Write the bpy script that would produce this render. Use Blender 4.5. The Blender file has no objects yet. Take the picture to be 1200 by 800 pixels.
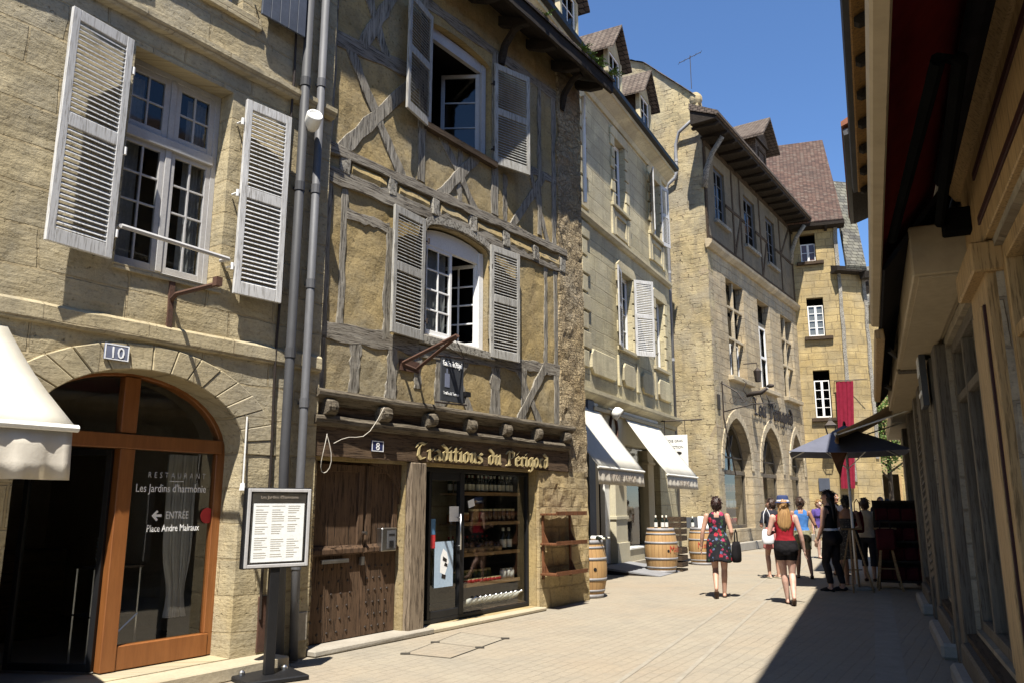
import bpy, bmesh, math, random
from mathutils import Vector, Matrix, noise
from mathutils.geometry import delaunay_2d_cdt
random.seed(7)
R = math.radians
scene = bpy.context.scene
COL = scene.collection

# ------------------------------------------------------------------ objects
def tag(o, label=None, cat=None, group=None, kind=None):
    if label: o['label'] = label
    if cat: o['category'] = cat
    if group: o['group'] = group
    if kind: o['kind'] = kind
    return o

def empty(name, loc=(0, 0, 0), rz=0.0):
    o = bpy.data.objects.new(name, None)
    o.empty_display_size = .2
    COL.objects.link(o)
    o.location = loc
    o.rotation_euler = (0, 0, rz)
    return o

def thing(name, label, cat, loc=(0, 0, 0), rz=0.0, group=None):
    return tag(empty(name, loc, rz), label, cat, group)

def copy_tree(o, parent=None):
    c = o.copy()
    COL.objects.link(c)
    c.parent = parent
    for ch in list(o.children):
        copy_tree(ch, c)
    return c

class MB:
    """collects faces, builds ONE mesh object"""
    def __init__(s):
        s.v = []; s.f = []; s.mi = []; s.m = 0
    def add(s, vs, fs):
        b = len(s.v)
        s.v += [tuple(p) for p in vs]
        for f in fs:
            s.f.append([i + b for i in f]); s.mi.append(s.m)
        return s
    def box(s, x0, x1, y0, y1, z0, z1, j=0.0):
        c = [(x0, y0, z0), (x1, y0, z0), (x1, y1, z0), (x0, y1, z0), (x0, y0, z1), (x1, y0, z1), (x1, y1, z1), (x0, y1, z1)]
        if j:
            c = [tuple(a + random.uniform(-j, j) for a in p) for p in c]
        return s.add(c, [(0, 3, 2, 1), (4, 5, 6, 7), (0, 1, 5, 4), (1, 2, 6, 5), (2, 3, 7, 6), (3, 0, 4, 7)])
    def room(s, x0, x1, y0, y1, z0, z1):
        """an open-fronted box whose faces look inward"""
        c = [(x0, y0, z0), (x1, y0, z0), (x1, y1, z0), (x0, y1, z0), (x0, y0, z1), (x1, y0, z1), (x1, y1, z1), (x0, y1, z1)]
        return s.add(c, [(0, 1, 2, 3), (7, 6, 5, 4), (1, 5, 6, 2), (2, 6, 7, 3), (3, 7, 4, 0)])
    def beam(s, p, q, w, y0, y1, j=0.0, n=1, wob=0.0):
        """a timber in the plane of the facade from p=(x,z) to q=(x,z)"""
        p = Vector(p); q = Vector(q); d = (q - p); L = d.length; d /= L; t = Vector((-d.y, d.x)) * w / 2
        rings = []
        for i in range(n + 1):
            a = i / n
            c = p.lerp(q, a)
            o = t * (1 + random.uniform(-j, j))
            c2 = c + Vector((-d.y, d.x)) * random.uniform(-wob, wob)
            yy = y0 + random.uniform(-wob, wob) * .3
            rings.append([(c2.x - o.x, yy, c2.y - o.y), (c2.x + o.x, yy, c2.y + o.y), (c2.x + o.x, y1, c2.y + o.y), (c2.x - o.x, y1, c2.y - o.y)])
        vs = [v for r in rings for v in r]; fs = []
        for i in range(n):
            b = i * 4
            for k in range(4):
                fs.append((b + k, b + (k + 1) % 4, b + 4 + (k + 1) % 4, b + 4 + k))
        fs.append((3, 2, 1, 0)); b = n * 4; fs.append((b, b + 1, b + 2, b + 3))
        return s.add(vs, fs)
    def prism(s, poly, y0, y1):
        n = len(poly)
        vs = [(x, y0, z) for x, z in poly] + [(x, y1, z) for x, z in poly]
        fs = [tuple(range(n)), tuple(range(2 * n - 1, n - 1, -1))]
        fs += [(i + n, (i + 1) % n + n, (i + 1) % n, i) for i in range(n)]
        return s.add(vs, fs)
    def prism_x(s, poly, x0, x1, n=1, wob=0.0):
        """profile poly of (y,z) run along x"""
        k = len(poly); vs = []
        for i in range(n + 1):
            x = x0 + (x1 - x0) * i / n
            oy = random.uniform(-wob, wob); oz = random.uniform(-wob, wob)
            vs += [(x, y + oy, z + oz) for y, z in poly]
        fs = [tuple(range(k)), tuple(range((n + 1) * k - 1, n * k - 1, -1))]
        for i in range(n):
            b = i * k
            fs += [(b + a, b + k + a, b + k + (a + 1) % k, b + (a + 1) % k) for a in range(k)]
        return s.add(vs, fs)
    def prism_z(s, poly, z0, z1):
        n = len(poly)
        vs = [(x, y, z0) for x, y in poly] + [(x, y, z1) for x, y in poly]
        fs = [tuple(range(n - 1, -1, -1)), tuple(range(n, 2 * n))]
        fs += [(i, (i + 1) % n, (i + 1) % n + n, i + n) for i in range(n)]
        return s.add(vs, fs)
    def tube(s, path, r, n=8, cap=True):
        P = [Vector(p) for p in path]
        rr = r if isinstance(r, (list, tuple)) else [r] * len(P)
        vs = []; fs = []
        up = None
        for i, p in enumerate(P):
            d = (P[min(i + 1, len(P) - 1)] - P[max(i - 1, 0)])
            d = d.normalized() if d.length > 1e-9 else Vector((0, 0, 1))
            if up is None:
                a = Vector((0, 0, 1)) if abs(d.z) < .9 else Vector((1, 0, 0))
                up = d.cross(a).normalized()
            up = (up - d * up.dot(d)).normalized()
            w = d.cross(up)
            vs += [p + (up * math.cos(k * 2 * math.pi / n) + w * math.sin(k * 2 * math.pi / n)) * rr[i] for k in range(n)]
        for i in range(len(P) - 1):
            b = i * n
            fs += [(b + k, b + (k + 1) % n, b + n + (k + 1) % n, b + n + k) for k in range(n)]
        if cap:
            fs.append(tuple(range(n - 1, -1, -1))); b = (len(P) - 1) * n; fs.append(tuple(range(b, b + n)))
        return s.add(vs, fs)
    def lathe(s, prof, n=20, c=(0, 0, 0), axis='z'):
        vs = []; fs = []; k = len(prof)
        for i in range(n):
            a = 2 * math.pi * i / n
            for r, z in prof:
                x, y = r * math.cos(a), r * math.sin(a)
                vs.append((c[0] + x, c[1] + y, c[2] + z) if axis == 'z' else (c[0] + x, c[1] + z, c[2] + y))
        for i in range(n):
            j = (i + 1) % n
            fs += [(i * k + a, j * k + a, j * k + a + 1, i * k + a + 1) for a in range(k - 1)]
        return s.add(vs, fs)
    def ball(s, c, r, nu=12, nv=8, rot=None):
        rx, ry, rz = r if isinstance(r, (tuple, list)) else (r, r, r)
        vs = []; fs = []
        for i in range(nv + 1):
            t = math.pi * i / nv
            for k in range(nu):
                a = 2 * math.pi * k / nu
                p = Vector((rx * math.sin(t) * math.cos(a), ry * math.sin(t) * math.sin(a), rz * math.cos(t)))
                if rot: p = rot @ p
                vs.append((c[0] + p.x, c[1] + p.y, c[2] + p.z))
        for i in range(nv):
            for k in range(nu):
                fs.append((i * nu + k, (i + 1) * nu + k, (i + 1) * nu + (k + 1) % nu, i * nu + (k + 1) % nu))
        return s.add(vs, fs)
    def build(s, name, mat, parent=None, smooth=False, bevel=0.0, loc=None, rot=None, fixn=True, solid=0.0):
        me = bpy.data.meshes.new(name)
        me.from_pydata(s.v, [], s.f)
        mats = mat if isinstance(mat, (list, tuple)) else [mat]
        for m in mats: me.materials.append(m)
        me.polygons.foreach_set('material_index', s.mi)
        if fixn:
            bm = bmesh.new(); bm.from_mesh(me)
            bmesh.ops.remove_doubles(bm, verts=bm.verts, dist=1e-5)
            bmesh.ops.recalc_face_normals(bm, faces=bm.faces)
            bm.to_mesh(me); bm.free()
        if smooth:
            for p in me.polygons: p.use_smooth = True
        o = bpy.data.objects.new(name, me)
        COL.objects.link(o)
        if parent: o.parent = parent
        if loc: o.location = loc
        if rot: o.rotation_euler = rot
        if solid:
            md = o.modifiers.new('solid', 'SOLIDIFY'); md.thickness = solid; md.offset = 0
        if bevel:
            md = o.modifiers.new('bevel', 'BEVEL'); md.width = bevel; md.segments = 1; md.limit_method = 'ANGLE'; md.angle_limit = R(50)
        return o

def inside(p, poly):
    x, y = p; c = False; n = len(poly)
    for i in range(n):
        x1, y1 = poly[i]; x2, y2 = poly[(i + 1) % n]
        if (y1 > y) != (y2 > y) and x < (x2 - x1) * (y - y1) / (y2 - y1) + x1: c = not c
    return c

def dist_poly(p, poly):
    d = 1e9; n = len(poly); px, py = p
    for i in range(n):
        ax, ay = poly[i]; bx, by = poly[(i + 1) % n]
        dx, dy = bx - ax, by - ay; L = dx * dx + dy * dy
        t = 0 if L == 0 else max(0, min(1, ((px - ax) * dx + (py - ay) * dy) / L))
        d = min(d, math.hypot(px - ax - t * dx, py - ay - t * dy))
    return d

def split_edges(poly, step):
    out = []; n = len(poly)
    for i in range(n):
        a = Vector(poly[i]); b = Vector(poly[(i + 1) % n]); k = max(1, int((b - a).length / step))
        out += [tuple(a.lerp(b, j / k)) for j in range(k)]
    return out

def wall_mb(outer, holes, reveal=.25, grid=.15, amp=.01, freq=2.2, y=0.0, thick=.3, seed=0.0, edge=True):
    """a wall sheet with holes, gently uneven, with reveals and outer edges of real thickness; outside is -y"""
    outer = split_edges(outer, grid); H = [split_edges(h, grid * 1.5) for h in holes]
    V = list(outer); E = [(i, (i + 1) % len(outer)) for i in range(len(outer))]
    for h in H:
        b = len(V); V += h; E += [(b + i, b + (i + 1) % len(h)) for i in range(len(h))]
    xs = [p[0] for p in outer]; zs = [p[1] for p in outer]
    nx = int((max(xs) - min(xs)) / grid); nz = int((max(zs) - min(zs)) / grid)
    for i in range(1, nx):
        for k in range(1, nz):
            p = (min(xs) + (i + (.5 if k % 2 else 0)) * (max(xs) - min(xs)) / nx, min(zs) + k * (max(zs) - min(zs)) / nz)
            if not inside(p, outer) or dist_poly(p, outer) < grid * .45: continue
            if any(inside(p, h) or dist_poly(p, h) < grid * .45 for h in holes): continue
            V.append(p)
    r = delaunay_2d_cdt([Vector(p) for p in V], E, [], 0, 1e-5)
    vv = r[0]; mb = MB()
    def dy(x, z):
        return y + amp * (noise.noise(Vector((x * freq, z * freq, seed))) + .6 * noise.noise(Vector((x * freq * 2.7, z * freq * 2.7, seed + 5))))
    vs = [(p.x, dy(p.x, p.y), p.y) for p in vv]; fs = []
    for f in r[2]:
        c = sum((vv[i] for i in f), Vector((0, 0))) / len(f)
        if not inside(c, outer) or any(inside(c, h) for h in holes): continue
        fs.append(tuple(f))
    mb.add(vs, fs)
    for h in H:
        n = len(h)
        a = [(x, dy(x, z), z) for x, z in h] + [(x, y + reveal, z) for x, z in h]
        mb.add(a, [(i, (i + 1) % n, (i + 1) % n + n, i + n) for i in range(n)])
    if edge:
        n = len(outer)
        a = [(x, dy(x, z), z) for x, z in outer] + [(x, y + thick, z) for x, z in outer]
        mb.add(a, [(i, (i + 1) % n, (i + 1) % n + n, i + n) for i in range(n)])
    return mb

def rect(x0, x1, z0, z1):
    return [(x0, z0), (x1, z0), (x1, z1), (x0, z1)]

def arch_poly(x0, x1, z0, zs, za, n=16, pointed=False):
    """opening: flat bottom z0, springing zs, apex za"""
    c = (x0 + x1) / 2; w = (x1 - x0) / 2; pts = [(x0, z0), (x1, z0)]
    if pointed:
        rise = za - zs
        rad = (w * w + rise * rise) / (2 * w)
        cx = x1 - rad; a1 = math.atan2(rise, c - cx)
        right = [(cx + rad * math.cos(a1 * i / n), zs + rad * math.sin(a1 * i / n)) for i in range(n + 1)]
        left = [(2 * c - x, z) for x, z in reversed(right[:-1])]
        return pts + right + left
    return pts + [(c + w * math.cos(math.pi * i / n), zs + (za - zs) * math.sin(math.pi * i / n)) for i in range(n + 1)]

def text_mb_obj(txt, size, mat, name, parent, loc, rot=(R(90), 0, 0), ext=.002, align='LEFT', sx=1.0, space=1.0, obj=True):
    cu = bpy.data.curves.new('t', 'FONT'); cu.body = txt; cu.size = size; cu.extrude = ext; cu.align_x = align
    cu.space_character = space; cu.resolution_u = 2
    t = bpy.data.objects.new('t', cu); COL.objects.link(t)
    me = bpy.data.meshes.new_from_object(t.evaluated_get(bpy.context.evaluated_depsgraph_get()))
    bpy.data.objects.remove(t); bpy.data.curves.remove(cu)
    me.name = name
    me.materials.clear(); me.materials.append(mat)
    o = bpy.data.objects.new(name, me); COL.objects.link(o)
    o.location = loc; o.rotation_euler = rot; o.scale = (sx, 1, 1)
    if parent: o.parent = parent
    return o

# ------------------------------------------------------------------ broad-nib black letters
def minim(x): return [(x - .08, .84), (x + .06, .96), (x + .06, .14), (x + .2, .02)]
GL = {
 'T': (1.0, [[(0, 1.1), (.12, 1.42), (.4, 1.5), (.72, 1.36), (.92, 1.48)], [(.5, 1.42), (.2, 1.0), (.15, .4), (.4, .04), (.78, .18)]]),
 'P': (1.0, [[(0, 1.2), (.15, 1.46), (.36, 1.4), (.3, .1), (.08, -.02)], [(.3, 1.3), (.6, 1.5), (.86, 1.3), (.8, .85), (.35, .62)], [(-.05, .02), (.48, .06)]]),
 'L': (.85, [[(.1, 1.5), (.3, 1.36), (.26, .3), (.06, .05)], [(.06, .1), (.36, .15), (.56, 0), (.74, .14)]]),
 'r': (.5, [minim(.06), [(.14, .8), (.34, .97), (.46, .86)]]),
 'i': (.34, [minim(.06), [(.04, 1.25), (.14, 1.36)]]),
 'n': (.72, [minim(.06), [(.14, .8), (.36, .98), (.5, .82), (.5, .14), (.64, .02)]]),
 'u': (.74, [minim(.06), [(.1, .12), (.3, .0), (.46, .14)], minim(.46)]),
 'd': (.66, [[(.05, 1.5), (.5, 1.08), (.5, .18), (.3, .0), (.08, .15), (.08, .76), (.3, .96), (.46, .82)]]),
 'o': (.66, [[(.3, .97), (.08, .8), (.08, .15), (.3, 0), (.52, .2), (.52, .8), (.3, .97)]]),
 'a': (.68, [[(.08, .84), (.3, .97), (.5, .8), (.5, .12), (.62, .02)], [(.5, .56), (.12, .42), (.1, .14), (.28, .02), (.5, .2)]]),
 't': (.54, [[(.2, 1.3), (.2, .15), (.34, .0), (.48, .1)], [(0, .92), (.44, .92)]]),
 's': (.6, [[(.5, .85), (.3, .97), (.1, .8), (.15, .6), (.45, .4), (.48, .15), (.28, 0), (.05, .12)]]),
 'e': (.62, [[(.1, .48), (.48, .62), (.5, .8), (.3, .97), (.08, .8), (.08, .15), (.3, 0), (.54, .14)]]),
 'g': (.64, [[(.46, .8), (.3, .97), (.08, .8), (.08, .2), (.3, .05), (.46, .2)], [(.5, .97), (.5, -.3), (.3, -.5), (.04, -.38)]]),
 ' ': (.5, []),
}
GL[chr(233)] = (.62, GL['e'][1] + [[(.22, 1.2), (.46, 1.46)]])
def blackletter(mb, txt, x0, z0, xh, y0, y1, width=None, nib=.2):
    tot = sum(GL[c][0] + .08 for c in txt)
    sx = xh if width is None else width / tot
    x = x0; nx, nz = nib * sx * .77, nib * xh * .64
    k = 0
    for ch in txt:
        w, st = GL[ch]
        for pl in st:
            for (ax, az), (bx, bz) in zip(pl, pl[1:]):
                A = (x + ax * sx, z0 + az * xh); B = (x + bx * sx, z0 + bz * xh)
                pts = [(A[0] - nx / 2, A[1] - nz / 2), (A[0] + nx / 2, A[1] + nz / 2), (B[0] + nx / 2, B[1] + nz / 2), (B[0] - nx / 2, B[1] - nz / 2)]
                cr = (pts[1][0] - pts[0][0]) * (pts[2][1] - pts[1][1]) - (pts[1][1] - pts[0][1]) * (pts[2][0] - pts[1][0])
                if abs(cr) < 1e-7: continue
                k += 1
                o = (k % 7) * .0004
                mb.prism(pts, y0 - o, y1)
        x += (w + .08) * sx
    return mb
# ------------------------------------------------------------------ materials
class N:
    def __init__(s, name):
        s.m = bpy.data.materials.new(name); s.m.use_nodes = True
        s.t = s.m.node_tree; s.t.nodes.clear()
        s.out = s.n('ShaderNodeOutputMaterial')
    def n(s, typ, **kw):
        nd = s.t.nodes.new(typ)
        for k, v in kw.items():
            if k in nd.inputs.keys(): s.set(nd.inputs[k], v)
            else: setattr(nd, k, v)
        return nd
    def set(s, inp, v):
        if isinstance(v, bpy.types.NodeSocket): s.t.links.new(v, inp)
        elif isinstance(v, (tuple, list)) and len(v) == 3 and inp.type == 'RGBA': inp.default_value = (*v, 1)
        else: inp.default_value = v
    def link(s, a, b): s.t.links.new(a, b)
    def coord(s, kind='Object'):
        return s.n('ShaderNodeTexCoord').outputs[kind]
    def math(s, op, a, b=0.0):
        nd = s.n('ShaderNodeMath', operation=op); s.set(nd.inputs[0], a); s.set(nd.inputs[1], b); return nd.outputs[0]
    def mix(s, f, a, b, blend='MIX'):
        nd = s.n('ShaderNodeMix', data_type='RGBA', blend_type=blend)
        s.set(nd.inputs[0], f); s.set(nd.inputs[6], a); s.set(nd.inputs[7], b); return nd.outputs[2]
    def noise(s, vec, scale, detail=4, rough=.6, out='Fac', dist=0.0):
        nd = s.n('ShaderNodeTexNoise'); s.set(nd.inputs['Vector'], vec)
        nd.inputs['Scale'].default_value = scale; nd.inputs['Detail'].default_value = detail; nd.inputs['Roughness'].default_value = rough
        nd.inputs['Distortion'].default_value = dist
        return nd.outputs[out]
    def ramp(s, f, stops):
        nd = s.n('ShaderNodeValToRGB'); s.set(nd.inputs[0], f); cr = nd.color_ramp
        while len(cr.elements) < len(stops): cr.elements.new(.5)
        for e, (p, c) in zip(cr.elements, stops):
            e.position = p; e.color = (c, c, c, 1) if not isinstance(c, (tuple, list)) else (*c, 1)
        return nd.outputs[0]
    def vmul(s, vec, k):
        nd = s.n('ShaderNodeVectorMath', operation='MULTIPLY'); s.set(nd.inputs[0], vec); nd.inputs[1].default_value = k; return nd.outputs[0]
    def vadd(s, a, b):
        nd = s.n('ShaderNodeVectorMath', operation='ADD'); s.set(nd.inputs[0], a); s.set(nd.inputs[1], b); return nd.outputs[0]
    def facade_vec(s, kx=1.0, kz=1.0):
        sp = s.n('ShaderNodeSeparateXYZ'); s.link(s.coord(), sp.inputs[0])
        cb = s.n('ShaderNodeCombineXYZ'); u = s.math('ADD', sp.outputs[0], sp.outputs[1])
        s.set(cb.inputs[0], s.math('MULTIPLY', u, kx)); s.set(cb.inputs[1], s.math('MULTIPLY', sp.outputs[2], kz)); return cb.outputs[0]
    def bump(s, h, strength=.3, dist=.02, normal=None):
        nd = s.n('ShaderNodeBump'); s.set(nd.inputs['Height'], h); nd.inputs['Strength'].default_value = strength; nd.inputs['Distance'].default_value = dist
        if normal is not None: s.link(normal, nd.inputs['Normal'])
        return nd.outputs[0]
    def principled(s, col, rough=.8, normal=None, metallic=0.0, spec=.3, **kw):
        p = s.n('ShaderNodeBsdfPrincipled'); s.set(p.inputs['Base Color'], col); s.set(p.inputs['Roughness'], rough)
        p.inputs['Metallic'].default_value = metallic; p.inputs['Specular IOR Level'].default_value = spec
        for k, v in kw.items(): s.set(p.inputs[k], v)
        if normal is not None: s.link(normal, p.inputs['Normal'])
        s.link(p.outputs[0], s.out.inputs[0]); return p

BRIGHT = ('white', 'paper', 'letter', 'frame', 'gold', 'poster', 'steel', 'label', 'porcelain', 'sticker', 'enamel', 'leaf', 'jar', 'bottle')
def plain(name, c, c2=None, rough=.7, scale=4, bscale=40, bump=.15, spec=.3, metallic=0.0, stretch=(1, 1, 1), dist=.01):
    """a colour that varies with noise, small bumps"""
    if not any(w in name for w in BRIGHT):
        c = tuple(x * .72 for x in c); c2 = tuple(x * .72 for x in c2) if c2 else None
    g = N(name); v = g.vmul(g.coord(), stretch)
    c2 = c2 or tuple(x * .72 for x in c)
    f = g.ramp(g.noise(v, scale, 6, .65), [(.32, 0.0), (.7, 1.0)])
    col = g.mix(f, c, c2)
    fine = g.noise(v, bscale, 3, .6)
    col = g.mix(g.ramp(fine, [(.3, .25), (.6, 0.0)]), col, tuple(x * .6 for x in c2))
    g.principled(col, rough, g.bump(fine, bump, dist), metallic, spec)
    return g.m

def stone(name, c1, c2, grey, mortar, bw=.7, bh=.3, ms=.012, warp=.02, greyamt=.5, bump=.7, rubble=0.0, fine=.5, dark=None, streak=.35, hscale=1.0, patchy=0.0):
    g = N(name); KA = .84
    c1, c2, grey, mortar = (tuple(x * KA for x in q) for q in (c1, c2, grey, mortar)); dark = tuple(x * KA for x in dark) if dark else None
    base = g.facade_vec()
    w = g.noise(base, 1.7, 3, .5, 'Color'); w2 = g.noise(base, 9, 3, .6, 'Color')
    sub = g.n('ShaderNodeVectorMath', operation='SUBTRACT'); g.link(w, sub.inputs[0]); sub.inputs[1].default_value = (.5, .5, .5)
    sub2 = g.n('ShaderNodeVectorMath', operation='SUBTRACT'); g.link(w2, sub2.inputs[0]); sub2.inputs[1].default_value = (.5, .5, .5)
    v = g.vadd(base, g.vadd(g.vmul(sub.outputs[0], (warp * 4, warp * 4, 0)), g.vmul(sub2.outputs[0], (warp, warp, 0))))
    if rubble > 0:
        vo = g.n('ShaderNodeTexVoronoi', feature='DISTANCE_TO_EDGE'); g.link(g.vmul(v, (1, 1.7, 1)), vo.inputs['Vector']); vo.inputs['Scale'].default_value = rubble
        vc = g.n('ShaderNodeTexVoronoi'); g.link(g.vmul(v, (1, 1.7, 1)), vc.inputs['Vector']); vc.inputs['Scale'].default_value = rubble
        joint = g.ramp(vo.outputs['Distance'], [(.0, 1.0), (.09, 0.0)])
        sp = g.n('ShaderNodeSeparateXYZ'); g.link(vc.outputs['Color'], sp.inputs[0]); rnd = sp.outputs[0]
    else:
        br = g.n('ShaderNodeTexBrick'); g.link(v, br.inputs['Vector']); br.offset = .43; br.squash = 1.35; br.squash_frequency = 3
        br.inputs['Color1'].default_value = (0, 0, 0, 1); br.inputs['Color2'].default_value = (1, 1, 1, 1); br.inputs['Mortar'].default_value = (.5, .5, .5, 1)
        br.inputs['Scale'].default_value = 1; br.inputs['Mortar Size'].default_value = ms; br.inputs['Mortar Smooth'].default_value = .35
        br.inputs['Brick Width'].default_value = bw; br.inputs['Row Height'].default_value = bh; br.inputs['Bias'].default_value = 0
        joint = br.outputs['Fac']; rnd = br.outputs['Color']
    big = g.noise(base, .55, 5, .6); mid = g.noise(base, 3.1, 6, .65); fin = g.noise(base, 26, 5, .7)
    col = g.mix(rnd, c1, c2)
    if not rubble: col = g.mix(.8 if bw < 10 else 0.0, col, g.mix(1.0, col, g.ramp(rnd, [(.05, .70), (.95, 1.18)]), 'MULTIPLY'))
    col = g.mix(g.ramp(mid, [(.40, 0.0), (.68, .6)]), col, c2)
    col = g.mix(g.math('MULTIPLY', g.ramp(big, [(.40, 0.0), (.62, 1.0)]), greyamt), col, grey)
    lite = g.noise(g.vadd(base, (7.3, 2.1, 0)), .8, 5, .6)
    col = g.mix(g.math('MULTIPLY', g.ramp(lite, [(.50, 0.0), (.60, 1.0)]), .55), col, tuple(min(1, x * 1.28) for x in c1))
    soot = g.noise(g.vadd(base, (1.3, 9.1, 0)), 1.25, 6, .7)
    col = g.mix(g.math('MULTIPLY', g.ramp(soot, [(.53, 0.0), (.66, 1.0)]), .5 * greyamt), col, tuple(x * .5 for x in grey))
    st = g.noise(g.vmul(base, (4.0, .35, 1)), 1.0, 5, .6)
    col = g.mix(g.math('MULTIPLY', g.ramp(st, [(.50, 0.0), (.72, 1.0)]), streak), col, dark or tuple(x * .45 for x in grey))
    bed = g.noise(g.vmul(base, (1.3, 8.5, 1) if bw < 10 else (2.2, 2.8, 1)), 1.6, 6, .7)
    col = g.mix(g.math('MULTIPLY', g.ramp(bed, [(.36, 1.0), (.5, 0.0)]), .32 * fine + .1), col, tuple(x * .62 for x in c2))
    col = g.mix(g.math('MULTIPLY', g.ramp(bed, [(.52, 0.0), (.66, 1.0)]), .35 * fine), col, tuple(min(1, x * 1.22) for x in c1))
    col = g.mix(g.ramp(fin, [(.30, .65), (.5, 0.0)]), col, tuple(x * .5 for x in c2))
    pit = g.ramp(g.noise(base, 13, 4, .7), [(.30, 1.0), (.37, 0.0)])
    col = g.mix(g.math('MULTIPLY', pit, .75 * fine), col, tuple(x * .28 for x in c2))
    jw = g.noise(base, 2.3, 4, .6)
    jm = g.math('MULTIPLY', joint, g.ramp(jw, [(.34 + patchy * .14, .45 * (1 - patchy)), (.55 + patchy * .08, 1.0)]))
    col = g.mix(g.math('MULTIPLY', jm, .8), col, mortar)
    h = g.math('ADD', g.math('MULTIPLY', jm, -.8), g.math('ADD', g.math('MULTIPLY', fin, .35 * fine), g.math('ADD', g.math('MULTIPLY', mid, .8 * fine), g.math('ADD', g.math('MULTIPLY', rnd, .12), g.math('ADD', g.math('MULTIPLY', bed, .45 * fine), g.math('MULTIPLY', pit, -.3 * fine))))))
    g.principled(col, .92, g.bump(h, min(1, bump * 1.15), .045 * hscale), spec=.12)
    return g.m

def timber_mat(name, c, c2, dark, along='x', bump=.6, rough=.9):
    """weathered wood, cracks running along both facade axes by noise stretched on the longer side"""
    g = N(name); o = g.coord()
    c, c2, dark = (tuple(x * .76 for x in q) for q in (c, c2, dark))
    k = {'x': (.6, 9, 9), 'z': (9, 9, .6), 'any': (4, 4, 4), 'y': (9, .6, 9)}[along]
    v = g.vmul(o, k)
    a = g.noise(v, 2.2, 6, .65, dist=.4); b = g.noise(v, 7, 4, .7); cc = g.noise(o, 1.1, 3, .5)
    col = g.mix(g.ramp(a, [(.35, 0.0), (.65, 1.0)]), c, c2)
    col = g.mix(g.ramp(cc, [(.35, 0.0), (.7, .5)]), col, tuple(x * .7 for x in c2))
    crack = g.ramp(b, [(.38, 1.0), (.50, 0.0)])
    col = g.mix(g.math('MULTIPLY', crack, .9), col, dark)
    h = g.math('ADD', g.math('MULTIPLY', crack, -.6), g.math('MULTIPLY', a, .6))
    g.principled(col, rough, g.bump(h, bump, .015), spec=.2)
    return g.m

def tile_mat(name, cols, bw=.17, bh=.11, bump=.8, moss=None):
    g = N(name); base = g.facade_vec(1, 1.15)
    w = g.noise(base, 6, 3, .5, 'Color'); v = g.vadd(base, g.vmul(w, (.03, .02, 0)))
    br = g.n('ShaderNodeTexBrick'); g.link(v, br.inputs['Vector']); br.offset = .5
    br.inputs['Color1'].default_value = (0, 0, 0, 1); br.inputs['Color2'].default_value = (1, 1, 1, 1); br.inputs['Mortar'].default_value = (.2, .2, .2, 1)
    br.inputs['Scale'].default_value = 1; br.inputs['Mortar Size'].default_value = .012; br.inputs['Brick Width'].default_value = bw; br.inputs['Row Height'].default_value = bh
    br.inputs['Mortar Smooth'].default_value = .3
    rnd = g.math('ADD', g.math('MULTIPLY', br.outputs['Color'], .55), g.math('MULTIPLY', g.noise(base, 5, 5, .7), .55))
    st = [(.15 + .7 * i / (len(cols) - 1), c) for i, c in enumerate(cols)]
    col = g.ramp(rnd, st)
    col = g.mix(g.ramp(g.noise(base, .7, 4, .6), [(.42, 0.0), (.7, .6)]), col, moss or cols[-1])
    col = g.mix(br.outputs['Fac'], col, (.03, .025, .022))
    h = g.math('ADD', g.math('MULTIPLY', br.outputs['Fac'], -1.0), g.math('MULTIPLY', rnd, .7))
    g.principled(col, .9, g.bump(h, bump, .04), spec=.15)
    return g.m

def glass(name, tint=(.75, .8, .8), refl=1.0, wave=.02):
    g = N(name)
    t = g.n('ShaderNodeBsdfTransparent'); g.set(t.inputs[0], tint)
    gl = g.n('ShaderNodeBsdfGlossy'); gl.inputs['Roughness'].default_value = .03
    nm = g.bump(g.noise(g.coord(), 2.2, 2, .5), wave, .05); g.link(nm, gl.inputs['Normal'])
    ge = g.n('ShaderNodeNewGeometry'); dt = g.n('ShaderNodeVectorMath', operation='DOT_PRODUCT'); g.link(ge.outputs['Normal'], dt.inputs[0]); g.link(ge.outputs['Incoming'], dt.inputs[1])
    sch = g.math('POWER', g.math('SUBTRACT', 1.0, g.math('ABSOLUTE', dt.outputs['Value'])), 5.0)
    f = g.math('ADD', g.math('MULTIPLY', sch, .9 * refl), .075 * refl)
    mx = g.n('ShaderNodeMixShader'); g.link(f, mx.inputs[0]); g.link(t.outputs[0], mx.inputs[1]); g.link(gl.outputs[0], mx.inputs[2])
    g.link(mx.outputs[0], g.out.inputs[0]); return g.m

def cloth(name, c, c2=None, trans=0.0, rough=.9, scale=6):
    g = N(name); o = g.coord()
    n1 = g.noise(o, scale, 5, .6); n2 = g.noise(o, 90, 2, .5)
    col = g.mix(g.ramp(n1, [(.4, 0.0), (.7, 1.0)]), c, c2 or tuple(x * .85 for x in c))
    p = g.principled(col, rough, g.bump(g.math('ADD', g.math('MULTIPLY', n1, .8), g.math('MULTIPLY', n2, .15)), .25, .02), spec=.1)
    if trans:
        tr = g.n('ShaderNodeBsdfTranslucent'); g.set(tr.inputs[0], c)
        mx = g.n('ShaderNodeMixShader'); mx.inputs[0].default_value = trans
        g.link(p.outputs[0], mx.inputs[1]); g.link(tr.outputs[0], mx.inputs[2]); g.link(mx.outputs[0], g.out.inputs[0])
    return g.m

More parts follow.
